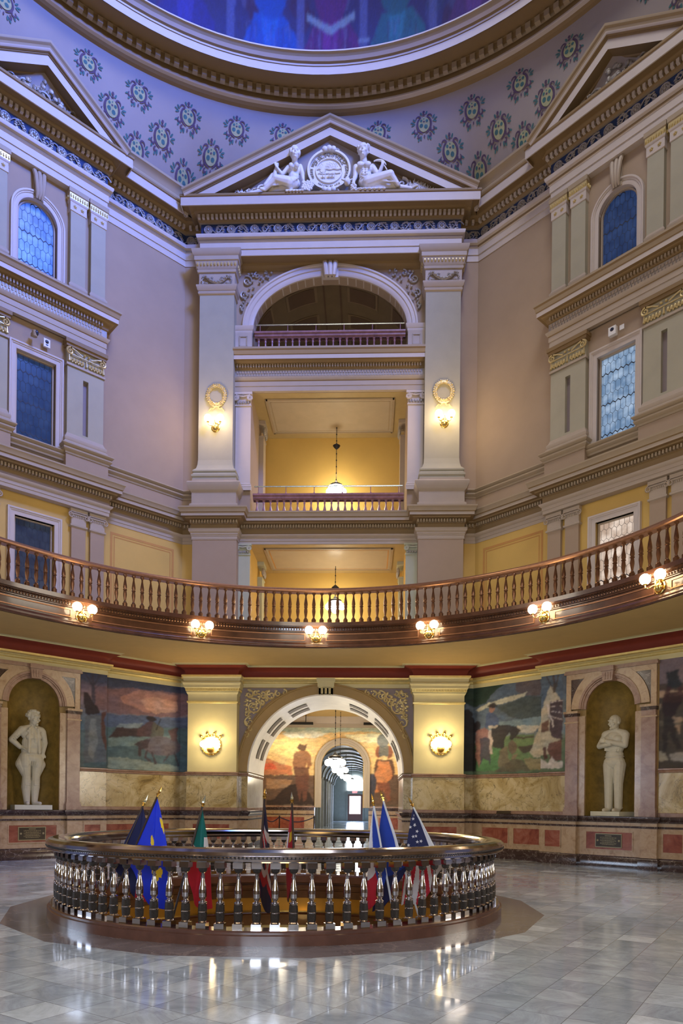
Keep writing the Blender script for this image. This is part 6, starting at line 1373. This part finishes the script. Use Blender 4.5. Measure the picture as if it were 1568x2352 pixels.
# --- twin globe sconces
def sconce(name, label, loc, rz, sp, gr, group=None):
    T = thing(name, label, 'wall lamp', loc, rz, group); L = LM(T)
    b = MB(); b.ball((0, -.02, 0), (.115, .10, .125), 'brass', 16, 12, L); b.ball((0, -.10, .0), .03, 'brass', 10, 8, L); b.ball((0, 0, 0), (.14, .02, .155), 'brass', 16, 6, L); b.build('backplate', T)
    for s in (-1, 1):
        b = MB(); P = [(0, -.12, .02), (s*.05, -.17, .0), (s*sp*.62, -.20, -.04), (s*sp*.95, -.22, -.01), (s*sp, -.22, .06)]
        b.tube(P, .012, 'brass', 7, L); b.lathe((s*sp, -.22, .05), [(.012, 0), (.045, .01), (.05, .035), (.03, .04)], 'brass', 10, L); AR = b.build('arm', T)
        b = MB(); b.ball((s*sp, -.22, .06+gr), gr, 'globe_light', 16, 12, L); b.build('globe', AR)
    b = MB(); b.tube([(0, -.12, .02), (0, -.14, .10), (0, -.13, .17)], [.02, .015, .006], 'brass', 7, L); b.tube([(-.05, -.12, .08), (0, -.13, .11), (.05, -.12, .08)], .008, 'brass', 6, L); b.build('finial', T)
    x, y, z = LM(T)(0, -.30 if SW < 20 else -.85, .15); point('sconce_light', (x, y, z), (1., .70, .36), SW, .16 if SW < 20 else .3)
    return T
SW = 15.
ringlab = ['first twin globe brass lamp from the left on the curved balcony fascia', 'second twin globe lamp from the left on the balcony fascia', 'central twin globe lamp on the balcony fascia above the ground floor arch', 'twin globe lamp on the fascia just right of centre, below the right pilaster', 'twin globe lamp on the fascia below the yellow panel of the right wall', 'twin globe lamp on the fascia at the right edge of the photo']
for lab, th, z in zip(ringlab, (-43.15, -22.17, -.83, 20.43, 41.51, 61.65), (6.13, 6.14, 6.15, 6.16, 6.18, 6.2)):
    sconce('wall_sconce', lab, CYL(8.40, th, z-.02), -rad(th), .185, .115, 'twin globe lamps along the balcony fascia')
SW = 42.
sconce('wall_sconce', 'twin globe brass lamp on the left giant pilaster below its wreath', M0(-3.49, .41, 13.20), 0, .19, .115, 'twin globe lamps on the giant pilasters')
sconce('wall_sconce', 'twin globe brass lamp on the right giant pilaster below its wreath', M0(3.56, .41, 13.27), 0, .19, .115, 'twin globe lamps on the giant pilasters')
for i in range(7, 16): point('sconce_light', CYL(8.0, 61.65+21.1*(i-6), 6.3), (1., .72, .40), 40, .2)
def crown_sconce(label, u, z):
    T = thing('crown_sconce', label, 'wall lamp', M0(u, .41, z), 0); L = LM(T); b = MB()
    for i in range(18):
        t = 2*pi*i/18; b.tube([(.30*cos(t+j*.06), -.05-.02*sin(j/5*pi), .30*sin(t+j*.06)) for j in range(-3, 4)], [.008, .018, .026, .030, .026, .018, .008], 'brass', 6, L)
    b.tube([(.285*cos(2*pi*i/36), -.035, .285*sin(2*pi*i/36)) for i in range(37)], .02, 'brass', 6, L); RG = b.build('scalloped_ring', T)
    b = MB(); b.ball((0, -.10, -.13), (.115, .12, .11), 'brass_aged', 14, 10, L); b.build('bowl', T)
    for x, zz in ((-.30, .27), (-.11, .36), (.11, .36), (.30, .27)):
        b = MB(); b.ball((x, -.06, zz), .05, 'brass', 10, 8, L); b.tube([(x*.8, -.04, zz-.08), (x, -.05, zz-.03)], .015, 'brass', 6, L); b.build('ball_finial', RG)
    b = MB(); b.tube([(-.16, -.05, .25), (0, -.06, .28), (.16, -.05, .25), (.24, -.05, .20)], .02, 'brass', 6, L); b.build('crest', RG)
    for x in (-.19, 0, .19):
        b = MB(); b.ball((x, -.20, .02), (.12, .11, .11), 'globe_light', 14, 10, L); b.build('globe', T)
    point('sconce_light', L(0, -.36, .12), (1., .76, .42), 46, .2)
crown_sconce('crown shaped brass wall lamp with glowing globes on the left ground floor pilaster', -3.52, 3.36)
crown_sconce('crown shaped brass wall lamp with glowing globes on the right ground floor pilaster', 3.55, 3.42)
# --- chandeliers in the loggias and the hall
def chandelier(label, x, y, zt, zg, e, sc=1., group=None, can=True, w=70):
    T = thing('pendant_lamp', label, 'hanging lamp', (x, y, zg), 0, group); L = LM(T)
    b = MB(); b.tube([L(0, 0, .18*sc), (x, y, zt)], .010, 'black_metal', 6)
    for i in range(int((zt-zg)/.22)): b.ball((x, y, zg+.3+.22*i), (.022, .022, .03), 'black_metal', 6, 5)
    b.build('rod', T)
    if can: b = MB(); b.lathe((x, y, zg+1.45*sc), [(.02, -.12), (.09, -.06), (.13, .0), (.05, .05), (.015, .09)], 'black_metal', 12); b.build('canopy', T)
    b = MB(); b.lathe(L(0, 0, .06*sc), [(.24*sc, 0), (.22*sc, .05*sc), (.08*sc, .11*sc), (.03*sc, .2*sc)], 'black_metal', 12)
    for i in range(5):
        t = 2*pi*i/5+.3; b.tube([L(.05*sc, 0, .1*sc), L(.16*sc*cos(t), .16*sc*sin(t), .12*sc), L(.25*sc*cos(t), .25*sc*sin(t), .02*sc)], .012, 'black_metal', 6)
    FRM = b.build('frame', T)
    b = MB(); b.ball((0, 0, -.16*sc), (.15*sc, .15*sc, .17*sc), 'globe_cool', 14, 10, L); b.build('globe', FRM)
    for i in range(5):
        t = 2*pi*i/5+.3; b = MB(); b.ball((.25*sc*cos(t), .25*sc*sin(t), -.08*sc), .115*sc, 'globe_cool', 12, 8, L); b.build('globe', FRM)
    if w: point('lamp_light', (x, y, zg-.45*sc), (1., .86, .62), w, .25); point('lamp_light', (x, y, zg+.5*sc), (1., .86, .62), w*.5, .2)
    return T
chandelier('hanging lamp with white globes in the third level loggia', .15, AP+1.95, 14.45, 12.36, 1, 1., w=55)
chandelier('hanging lamp with clustered globes behind the balcony balusters', .16, AP+1.95, 9.70, 8.42, 1, 1., can=False, w=55)
chandelier('small dim lamp glimpsed through the top loggia balustrade', .16, AP+2.3, 18.0, 15.95, 1, .45, can=False, w=8)
b = MB(); b.lathe((.16, AP+1.95, 8.95), [(.02, -.1), (.10, -.03), (.13, .02), (.04, .10)], 'black_metal', 12)
T = thing('lamp_canopy', 'dark turned knob on the rod of the balcony level hanging lamp', 'fitting', (.16, AP+1.95, 8.95)); b.build('knob', T)
T = thing('easel', 'small dark easel with a white edged board behind the balcony balusters', 'easel', M0(-2.0, -.9, 6.42)); b = MB()
for q in (-.16, .16, 0): b.tube([M0(-2.0+q, -.9-.25*(q == 0), 6.43), M0(-2.0+q*.2, -.95, 7.55)], .016, 'black_metal', 6)
b.build('tripod', T); b = MB(); b.prism(lambda u, n, z: M0(u+.25*(z-6.9), n, z), [(-2.12, 6.75), (-1.94, 6.75), (-1.94, 7.25), (-2.12, 7.25)], -.88, -.86, 'black_metal'); b.prism(lambda u, n, z: M0(u+.25*(z-6.9), n, z), [(-2.16, 6.75), (-2.12, 6.75), (-2.12, 7.25), (-2.16, 7.25)], -.88, -.855, 'plastic_white'); b.build('board', T, smooth=False)
# --- the round well: curb, balusters, handrail, wood panelled inside
T = thing('well_balustrade', 'round polished bronze balustrade guarding the circular well in the floor', 'balustrade', (0, 0, 0))
b = MB(); rs(b, [(3.10, .985), (3.08, 1.01), (3.10, 1.035), (3.16, 1.055), (3.22, 1.065), (3.30, 1.065), (3.36, 1.05), (3.395, 1.02), (3.395, .985), (3.37, .97), (3.37, .955), (3.385, .945), (3.385, .92), (3.35, .905), (3.14, .905), (3.12, .93), (3.12, .96)], 'bronze_polished', w=1); b.build('handrail', T, ang=50)
b = MB()
for i in range(480): b.ball(CYL(3.388, i*.75, .962), .009, 'bronze_dark', 5, 4)
o = b.build('beading', T); o['kind'] = 'stuff'
b = MB(); rs(b, [(3.06, .0), (3.06, .13), (3.09, .16), (3.33, .16), (3.345, .145), (3.345, .12), (3.37, .11), (3.37, .0)], 'wood_red', w=1); b.build('curb', T, ang=50)
K1 = [(.045, .07), (.050, .078), (.044, .088), (.046, .095), (.050, .13), (.051, .185), (.053, .188), (.053, .196), (.051, .199), (.049, .25), (.046, .28), (.040, .285), (.050, .292), (.050, .30), (.030, .312), (.022, .322), (.034, .335), (.043, .355), (.044, .40), (.042, .44), (.036, .48), (.027, .52), (.020, .56), (.024, .575), (.024, .588), (.018, .593), (.018, .62), (.032, .63), (.046, .65), (.050, .68)]
dark = lambda z: .09 < z < .187 or .198 < z < .283 or z > .625
first = None
for i in range(100):
    th = 3.6*i+1.2
    if first is None:
        o = first = bpy.data.objects.new('baluster', None)
        b = MB(); b.box(WLD, -.055, .055, -.055, .055, 0, .07, 'bronze_polished')
        K = len(K1); seg = 12
        for j in range(K-1):
            (r1_, z1_), (r2_, z2_) = K1[j], K1[j+1]; m = 'bronze_dark' if dark(z1_) and dark(z2_) else 'bronze_polished'
            v = [(r*cos(2*pi*q/seg), r*sin(2*pi*q/seg), z) for r, z in ((r1_, z1_), (r2_, z2_)) for q in range(seg)]
            b.add(v, [(q, (q+1) % seg, seg+(q+1) % seg, seg+q) for q in range(seg)], m)
        b.v = [(x, y, z) for x, y, z in b.v]
        b.box(WLD, -.055, .055, -.055, .055, .68, .752, 'bronze_polished')
        o = first = b.build('baluster')
    else: o = first.copy(); COL.objects.link(o)
    o.parent = T; o.location = (3.235*sin(rad(th)), 3.235*cos(rad(th)), .155); o.rotation_euler = (0, 0, -rad(th))
b = MB(); rs(b, [(3.22, .0), (3.22, -.06), (3.17, -.07), (3.17, -.14), (3.19, -.15), (3.19, -.17), (3.22, -.19), (3.22, -.33)], ['wood_red', 'copper_light', 'wood_dark', 'wood_dark', 'wood_dark', 'wood_dark', 'wood_dark'])
rs(b, [(3.22, -.33), (3.30, -.33), (3.30, -.62), (3.22, -.62)], ['wood_dark', 'brass_aged', 'wood_dark']); rs(b, [(3.22, -.62), (3.20, -.64), (3.22, -.67), (3.22, -.88), (3.4, -.88)], 'wood_dark'); rs(b, [(3.4, -.88), (3.4, -4.2)], 'paint_straw')
b.lathe((0, 0, -4.25), [(.001, 0), (3.5, 0)], 'marble_cream', 48)
struct(b.build('trim_36', ang=50))
point('cellar_light', (0, 0, -2.2), (1., .66, .28), 40, .5)
for t in range(0, 360, 60): point('cellar_light', CYL(2.7, t, -.75), (1., .62, .22), 1.2, .1)
# --- flags on poles leaning in over the well
FL = [('navy', -43, .80, 1.64, 'dark navy flag hanging furled, leftmost of the flags in the well', [('navy', 1)], 1), ('quebec', -38.5, .90, 1.76, 'bright blue flag with yellow fleur de lis shapes left in the well', None, 2), ('mex', -17.5, .82, 1.64, 'green white and red striped flag in the well', None, 3), ('tex', 1.5, 1.0, 1.74, 'navy flag with white and red crossed stripes at the centre of the well', None, 4), ('spain', 10.5, 1.0, 1.69, 'red flag with a yellow castle emblem right of the well centre', None, 5), ('french', 34, .62, 1.68, 'blue and white striped flag behind the plain blue flag in the well', None, 6), ('kansas', 41.5, .84, 1.74, 'plain royal blue state flag with white fringe sleeve in the well', None, 7), ('us', 63, .96, 1.66, 'starred and striped flag, rightmost of the flags in the well', None, 8)]
for nm, th, dr, zt, lab, _, sd in FL:
    t = rad(th); r0 = 3.02
    base = Vector((r0*sin(t), -r0*cos(t), .16)); top = Vector(((3.12-dr)*sin(t), -(3.12-dr)*cos(t), zt))
    T = thing('flag', lab, 'flag', tuple(base), 0); d = (top-base).normalized()
    tip = top; neck = top-d*.15
    b = MB(); b.tube([base, neck], .013, 'pole_white' if nm in ('us', 'kansas', 'french') else 'pole_black', 8); PO = b.build('pole', T)
    b = MB(); b.tube([neck, neck+d*.03, neck+d*.034, neck+d*.045, neck+d*.055], [.015, .015, .026, .026, .012], 'brass', 10)
    side = d.cross(Vector((0, -1, 0))).normalized()
    b.tube([neck+d*.05, neck+d*.07, neck+d*.10, neck+d*.17], [.009, .019, .016, .001], 'steel_rail' if nm in ('navy', 'mex', 'spain') else 'brass', 6); b.build('finial', PO)
    # cloth: hoist edge along the upper pole, free part hanging straight down in folds
    drop = {'navy': 1.25, 'quebec': 1.52, 'mex': 1.28, 'tex': 1.45, 'spain': 1.22, 'french': 1.3, 'kansas': 1.45, 'us': 1.42}[nm]; wd = {'navy': .42, 'quebec': .55, 'mex': .26, 'tex': .26, 'spain': .18, 'french': .16, 'kansas': .30, 'us': .42}[nm]
    sgn = 1 if th < 6 else -1            # side on which the cloth hangs free of the pole
    hd = Vector((cos(t), sin(t), 0))      # horizontal, tangential
    n1, n2 = 30, 26; V = []
    low = base+(neck-base)*.08
    inward = Vector((-sin(t), cos(t), 0))
    for j in range(n2+1):
        v = j/n2
        for i in range(n1+1):
            u = i/n1
            # left border follows the pole, right border hangs vertically below the tip
            pl = neck+(base-neck)*min(1, v*.60)
            pr = neck+Vector((0, 0, -drop*v))+inward*.10*v
            w_ = u
            p = pl*(1-w_)+pr*w_+hd*(wd*.35*sgn*sin(pi*min(1, v*1.3)*.5)*w_)
            p = p-Vector((0, 0, 1))*(.16*v*sin(pi*u))
            fold = sin(u*(9 if wd > .3 else 6)*1.0+sd+v*1.6)*.035*v**.5+sin(u*17+sd*2)*.012*v
            p = p+Vector((sin(t), -cos(t), 0))*fold+hd*(.02*sin(v*5+u*4+sd))*v
            if p.z < .17: p.z = .17+.01*sin(i)
            V.append(p)
    def colour(u, v):
        if nm == 'navy': return 'navy' if not (v > .62 and u > .5) else ('red' if v > .80 else ('white' if v > .72 else 'navy'))
        if nm == 'quebec':
            for cu, cv in ((.62, .70), (.93, .52), (.93, .25), (.40, .48)):
                x, y = (u-cu)/.11, (v-cv)/.075
                if x*x+y*y*.5 < .38 or (abs(y) < .22 and abs(x) < .95) or (y < -.1 and (abs(x)-.75)**2+(y+.5)**2 < .16): return 'gold'
            return 'blue'
        if nm == 'mex': return 'green' if v < .46-.2*(u-.5) and u+v*.9 < 1.02 or v < .30 else ('white' if v < .56 else 'red')
        if nm == 'tex':
            if .30 < v < .38 and u > .2: return 'white'
            if .38 < v < .44 and u < .5: return 'red'
            q = v+.42*u
            if .72 < v+.35*(1-u) < .80 or .86 < q < .93: return 'white'
            if .93 < q < 1.02 or .80 < v+.35*(1-u) < .88: return 'red'
            return 'navy'
        if nm == 'spain': return ('gold' if (.30 < v < .40 and .35 < u < .7) or (.58 < v < .66 and u > .3) else ('white' if (u > .82 and .3 < v < .6) else 'red')) if v < .97 else 'ink'
        if nm == 'french': return 'mid' if u+v*.55 < .75 else ('white' if v < .72 else 'red')
        if nm == 'kansas':
            return 'white' if u < .07 and v < .9 else ('gold' if (.72 < v < .78 and u > .6) else ('mid' if v < .50+.45*(1-u) else 'navy'))
        if nm == 'us':
            if u < .07: return 'white'
            if v < .80-.36*u: return 'navy'
            return 'red' if int((u*1.0-v*.35+2)*9) % 2 == 0 else 'white'
    m = 3; n1f = n1*m; n2f = n2*m; b = MB()
    def PV(u, v):
        x, y = u*n1, v*n2; i, j = min(n1-1, int(x)), min(n2-1, int(y)); fx, fy = x-i, y-j; W = n1+1
        return (V[j*W+i]*(1-fx)+V[j*W+i+1]*fx)*(1-fy)+(V[(j+1)*W+i]*(1-fx)+V[(j+1)*W+i+1]*fx)*fy
    o_ = [tuple(PV(i/n1f, j/n2f)) for j in range(n2f+1) for i in range(n1f+1)]
    b.v = o_
    for j in range(n2f):
        for i in range(n1f):
            W = n1f+1; b.f.append((j*W+i, j*W+i+1, (j+1)*W+i+1, (j+1)*W+i)); b.m.append(b.mi('cloth_'+colour((i+.5)/n1f, (j+.5)/n2f)))
    cl = b.build('cloth', T, ang=80)
    md = cl.modifiers.new('thick', 'SOLIDIFY'); md.thickness = .004
    if nm == 'us':
        for u, v in ((.30, .30), (.42, .20), (.62, .19), (.40, .40), (.56, .09), (.75, .12), (.22, .45), (.72, .30), (.55, .31), (.20, .62), (.9, .2), (.38, .54), (.88, .38)):
            c_ = PV(u, v); cs = []
            du = (PV(min(1, u+.02), v)-c_).normalized(); dv = (c_-PV(u, v+.02)).normalized(); nn = du.cross(dv).normalized(); dv = nn.cross(du)
            if nn.y > 0: nn = -nn
            for q in range(10): r = .026 if q % 2 == 0 else .011; a_ = pi/2+pi*q/5; cs.append(tuple(c_+nn*.006+du*r*cos(a_)+dv*r*sin(a_)))
            b = MB(); b.add(cs, [tuple(range(10))], 'cloth_white'); b.build('star', cl, smooth=False)
# ================================================================== HALL BEYOND THE ARCH
b = MB(); Y0, Y1 = AP+3.25, 25.
for s in (-1, 1):
    b.box(WLD, *sorted((s*6.0, s*6.3)), Y0-.4, Y1, 0, 1.3, 'marble_tan'); b.box(WLD, *sorted((s*6.0, s*6.3)), Y0-.4, Y1, 1.3, 6.2, 'plaster_yellow')
    b.box(WLD, *sorted((s*2.46, s*6.0)), Y0-.2, Y0, 0, 6.2, 'plaster_yellow')
    b.box(WLD, *sorted((s*1.38, s*6.1)), Y1, Y1+.3, 0, 1.42, 'marble_tan'); b.box(WLD, *sorted((s*1.38, s*6.1)), Y1-.04, Y1, 1.28, 1.42, 'marble_dark'); b.box(WLD, *sorted((s*1.38, s*6.1)), Y1-.03, Y1, 1.04, 1.08, 'marble_dark')
    b.box(WLD, *sorted((s*1.9, s*5.6)), Y1-.02, Y1, .35, .92, 'marble_red'); b.box(WLD, *sorted((s*1.38, s*6.1)), Y1-.05, Y1, 0, .25, 'marble_dark'); b.box(WLD, *sorted((s*1.38, s*6.1)), Y1-.05, Y1, 1.42, 1.50, 'marble_pink')
    b.box(WLD, *sorted((s*1.08, s*6.1)), Y1, Y1+.3, 1.42, 6.2, 'plaster_yellow')
b.prism(lambda x, n, z: (x, Y1-n, z), [(1.12, 6.2)]+arcpts(.03, 3.55, 1.08, 1.08, 0, pi, 18)+[(-1.12, 6.2)], -.3, 0, 'plaster_yellow')
struct(b.build('wall_hall', smooth=False))
b = MB(); b.box(WLD, -6.2, 6.2, AP+3.05, Y1, 6.05, 6.2, 'ochre_ceiling'); b.box(WLD, -6.1, 6.1, Y1-.25, Y1, 5.70, 6.05, 'trim_white'); b.box(WLD, -6.1, 6.1, Y1-.14, Y1, 5.5, 5.70, 'trim_cream'); struct(b.build('ceiling_hall', smooth=False))
b = MB(); path = [(1.11, 1.42)]+arcpts(.03, 3.57, 1.08, 1.08, 0, pi, 28)+[(-1.05, 1.42)]
b.sweep(path, [(0, -.3), (0, .05), (.10, .06), (.11, .09), (.20, .09), (.21, .12), (.32, .12), (.33, 0)], 'trim_cream', M2=lambda x, z, n: (x, Y1-n, z), side=1, caps=False); struct(b.build('trim_37'))
c = Canvas(-5.9, 5.9, 1.5, 5.5, 300, 110, 12); c.grad([(1.5, (.16, .11, .07)), (3.4, (.2, .13, .08)), (3.6, (.75, .45, .22)), (5.5, (.55, .45, .32))]); c.art(ART_HALL); c.strokes(.4, .9, 1.)
T = thing('mural', 'warm toned wide painting with two standing brown figures seen through the ground floor arch', 'painting', (0, Y1, 1.5)); b = MB()
c.mesh(b, lambda x, z: (x, Y1-.012, z))
def hole(f):
    for q in f:
        x, y, z = b.v[q]
        if abs(x-.03) < 1.40 and z < 3.57 or math.hypot(x-.03, z-3.57) < 1.40: return True
b.f = [f for f in b.f if not hole(f)]; b.m = [0]*len(b.f)
b.build('painted_canvas', T, smooth=False)
for x0, x1, lab in ((-3.9, -1.43, 'left'), (1.09, 2.75, 'right')):
    T = thing('strip_light', 'dark linear ceiling light hanging in the hall, '+lab+' of the two', 'ceiling light', ((x0+x1)/2, 24.2, 5.62)); b = MB(); b.box(WLD, x0, x1, 24.1, 24.3, 5.56, 5.68, 'black_metal'); b.build('housing', T, smooth=False)
    b = MB(); xm = x0+(x1-x0)*(.85 if x0 < 0 else .3)
    for q in (xm, x0+.5): b.tube([(q, 24.2, 5.68), (q, 24.2, 6.05)], .02, 'black_metal', 6)
    b.build('hanger', T)
area('hall_wash_left', (-2.7, 24.1, 5.5), (rad(-18), 0, 0), 2.4, (1., .86, .66), 60, .15); area('hall_wash_right', (2.7, 24.1, 5.5), (rad(-18), 0, 0), 2.4, (1., .86, .66), 60, .15)
point('hall_light', (-2.5, 19.5, 4.6), (1., .86, .64), 130, .4); point('hall_light', (2.5, 19.5, 4.6), (1., .86, .64), 130, .4)
# corridor to the far door
b = MB(); Y2 = 58.
for s in (-1, 1):
    b.box(WLD, *sorted((s*2.1, s*2.4)), Y1+.3, Y2, 0, 6, 'hall_grey')
    for i in range(9): b.box(WLD, *sorted((s*1.9, s*2.1)), 27+3.4*i, 27.5+3.4*i, 0, 3.6, 'hall_white')
    b.box(WLD, *sorted((s*2.05, s*2.1)), 41, 42.6, 0, 2.4, 'door_brown'); b.box(WLD, *sorted((s*2.04, s*2.1)), 41, 42.6, 2.7, 3.6, 'frieze_blue')
b.box(WLD, -2.4, 2.4, Y1+.3, Y2, 5.1, 5.3, 'hall_grey'); b.box(WLD, -2.4, 2.4, Y2, Y2+.3, 0, 6, 'hall_grey')
for i in range(9):
    y = 27.2+3.4*i; p2 = [(1.9*cos(pi*j/20), 3.4+1.55*sin(pi*j/20)) for j in range(21)]
    b.sweep(p2, [(0, 0), (0, .3), (.12, .3), (.12, 0)], 'hall_white', M2=lambda x, z, n: (x, y+n, z), side=-1)
struct(b.build('wall_corridor', smooth=False))
T = thing('door_1', '', '', (.1, Y2, 0), kind='structure'); b = MB(); b.box(WLD, -.75, .95, Y2-.12, Y2, 0, 2.95, 'hall_grey'); b.box(WLD, -.62, .82, Y2-.14, Y2-.1, .05, 2.62, 'door_brown'); b.build('door_frame', T, smooth=False)
b = MB(); b.box(WLD, -.45, .62, Y2-.16, Y2-.14, .72, 2.45, 'door_daylight'); b.build('glass_pane', T, smooth=False)
b = MB(); b.prism(lambda x, n, z: (x, Y2-n, z), [(.85, 3.0)]+arcpts(.1, 3.75, .78, .72, 0, pi, 14)+[(-.68, 3.0)], .1, .14, 'door_daylight'); b.build('fanlight', T, smooth=False)
T = thing('exit_sign', 'small red lit exit sign above the far corridor door', 'sign', (.05, Y2-.2, 2.85)); b = MB(); b.box(WLD, -.20, .30, Y2-.2, Y2-.16, 2.74, 2.96, 'plastic_white'); b.build('housing', T, smooth=False)
lettering('EXIT', .2, lambda i, n: Matrix.Translation((-.13+.12*i, Y2-.21, 2.77)) @ Matrix.Rotation(pi/2, 4, 'X'), 'exit_red', 'lettering', T)
area('corridor_daylight', (.1, Y2-.3, 2.), (rad(-90), 0, 0), 1.6, (.55, .68, 1.), 260, 3.)
for i, (y, x, z, lab) in enumerate(((15.5, .10, 3.24, 'nearest of the globe lamps hanging in line beyond the ground floor arch'), (23., -.01, 3.33, 'second globe lamp in line beyond the arch'), (37., -.18, 3.58, 'third globe lamp in line down the corridor'), (47., -.04, 3.62, 'farthest globe lamp down the corridor'))):
    chandelier(lab, x, y, 6.05 if y < 25 else 5.1, z, 1, 1.15, 'globe lamps hanging down the corridor', can=False, w=45 if y < 25 else 20)
# rope barrier in front of the hall painting
for i, x in enumerate((-3.85, -3.05, -1.32)):
    T = thing('stanchion', ['left', 'middle', 'right'][i]+' dark barrier post before the hall painting', 'barrier post', (x, 24.0, 0), 0, 'barrier posts'); b = MB(); b.lathe((x, 24., 0), [(.16, 0), (.16, .02), (.03, .06), (.028, .95), (.04, .97), (.04, 1.0)], 'black_metal', 12); b.build('post', T)
for i, (x0, x1) in enumerate(((-4.9, -3.85), (-3.85, -3.05), (-3.05, -1.32))):
    b = MB(); b.tube([(x0+(x1-x0)*j/14, 24., .93-.24*sin(pi*j/14)) for j in range(15)], .024, 'rope_blue', 8); tag(b.build('barrier_rope', loc=((x0+x1)/2, 24., .8)), ['left', 'short middle', 'long right'][i]+' sagging dark rope between the barrier posts', 'rope', 'barrier ropes')
# corridor behind the camera and at the sides closes the place
for k in (2, 4, 6):
    M = F(k); b = MB()
    for s in (-1, 1): b.box(M, *sorted((s*3.4, s*3.6)), -9, -3.25, 0, 18.9, 'plaster_yellow')
    b.box(M, -3.6, 3.6, -9.2, -9, 0, 18.9, 'plaster_yellow'); b.box(M, -3.6, 3.6, -9, -3.25, 18.8, 19, 'plaster_yellow')
    struct(b.build('wall_passage', smooth=False))
# ================================================================== LIGHT
w = bpy.data.worlds.new('world'); S.world = w; w.use_nodes = True
w.node_tree.nodes['Background'].inputs['Color'].default_value = (.25, .35, .8, 1); w.node_tree.nodes['Background'].inputs['Strength'].default_value = .25
area('dome_daylight', (4., -2, 31.), (0, rad(16), 0), 6., (.84, .81, .82), 1600)
dl = area('drum_daylight_left', (6, -1, 26.5), (0, 0, 0), 4., (.10, .22, 1.), 1250, 3.); dl.data.spread = rad(95)
dl.rotation_euler = (Vector((-7.5, 7.0, 18.5))-dl.location).to_track_quat('-Z', 'Y').to_euler()
WARM = (1., .72, .38)
for nm, k in (('front', 4), ('left', 2), ('right', 6)):  # area fill added in the unseen openings to lift walls and floor
    o, r = frame(k)
    for z, e in ((3.4, 650 if nm == 'front' else 330), (8.2, 170), (12.8, 230)):
        x, y, zz = F(k)(0, -3.5, z); area('corridor_fill_'+nm, (x, y, zz), (rad(-90), 0, rad(45*k)), 4., (1., .90, .74) if nm == 'right' or z > 5 else ((.72, .83, 1.) if nm == 'front' else (.62, .76, 1.)), e, 2.6)
GR = {'pilaster': 'pilasters of the rotunda walls', 'pediment': 'pediments under the dome', 'flag': 'flags standing in the well', 'wreath': 'gilt wreaths', 'crown_sconce': 'crown shaped lamps', 'plaque': 'bronze plaques', 'statue': 'statues in the niches', 'niche_surround': 'marble niche surrounds', 'keystone': 'keystones', 'scroll_relief': 'scroll reliefs', 'strip_light': 'strip lights of the hall', 'reclining_figure': 'carved pediment figures', 'alarm_box': 'alarm boxes', 'foliage_relief': 'pediment foliage reliefs', 'guard_rail': 'metal guard rails', 'balustrade': 'stone balustrades of the loggias'}
for o in list(S.objects):
    if o.parent is None and 'label' in o and 'group' not in o:
        g = GR.get(o.name.split('.')[0])
        if g: o['group'] = g
S.view_settings.view_transform = 'Standard'; S.view_settings.look = 'None'; S.view_settings.gamma = 1.; S.view_settings.use_curve_mapping = False
S.view_settings.exposure = .35
for ps in S.render.views: pass
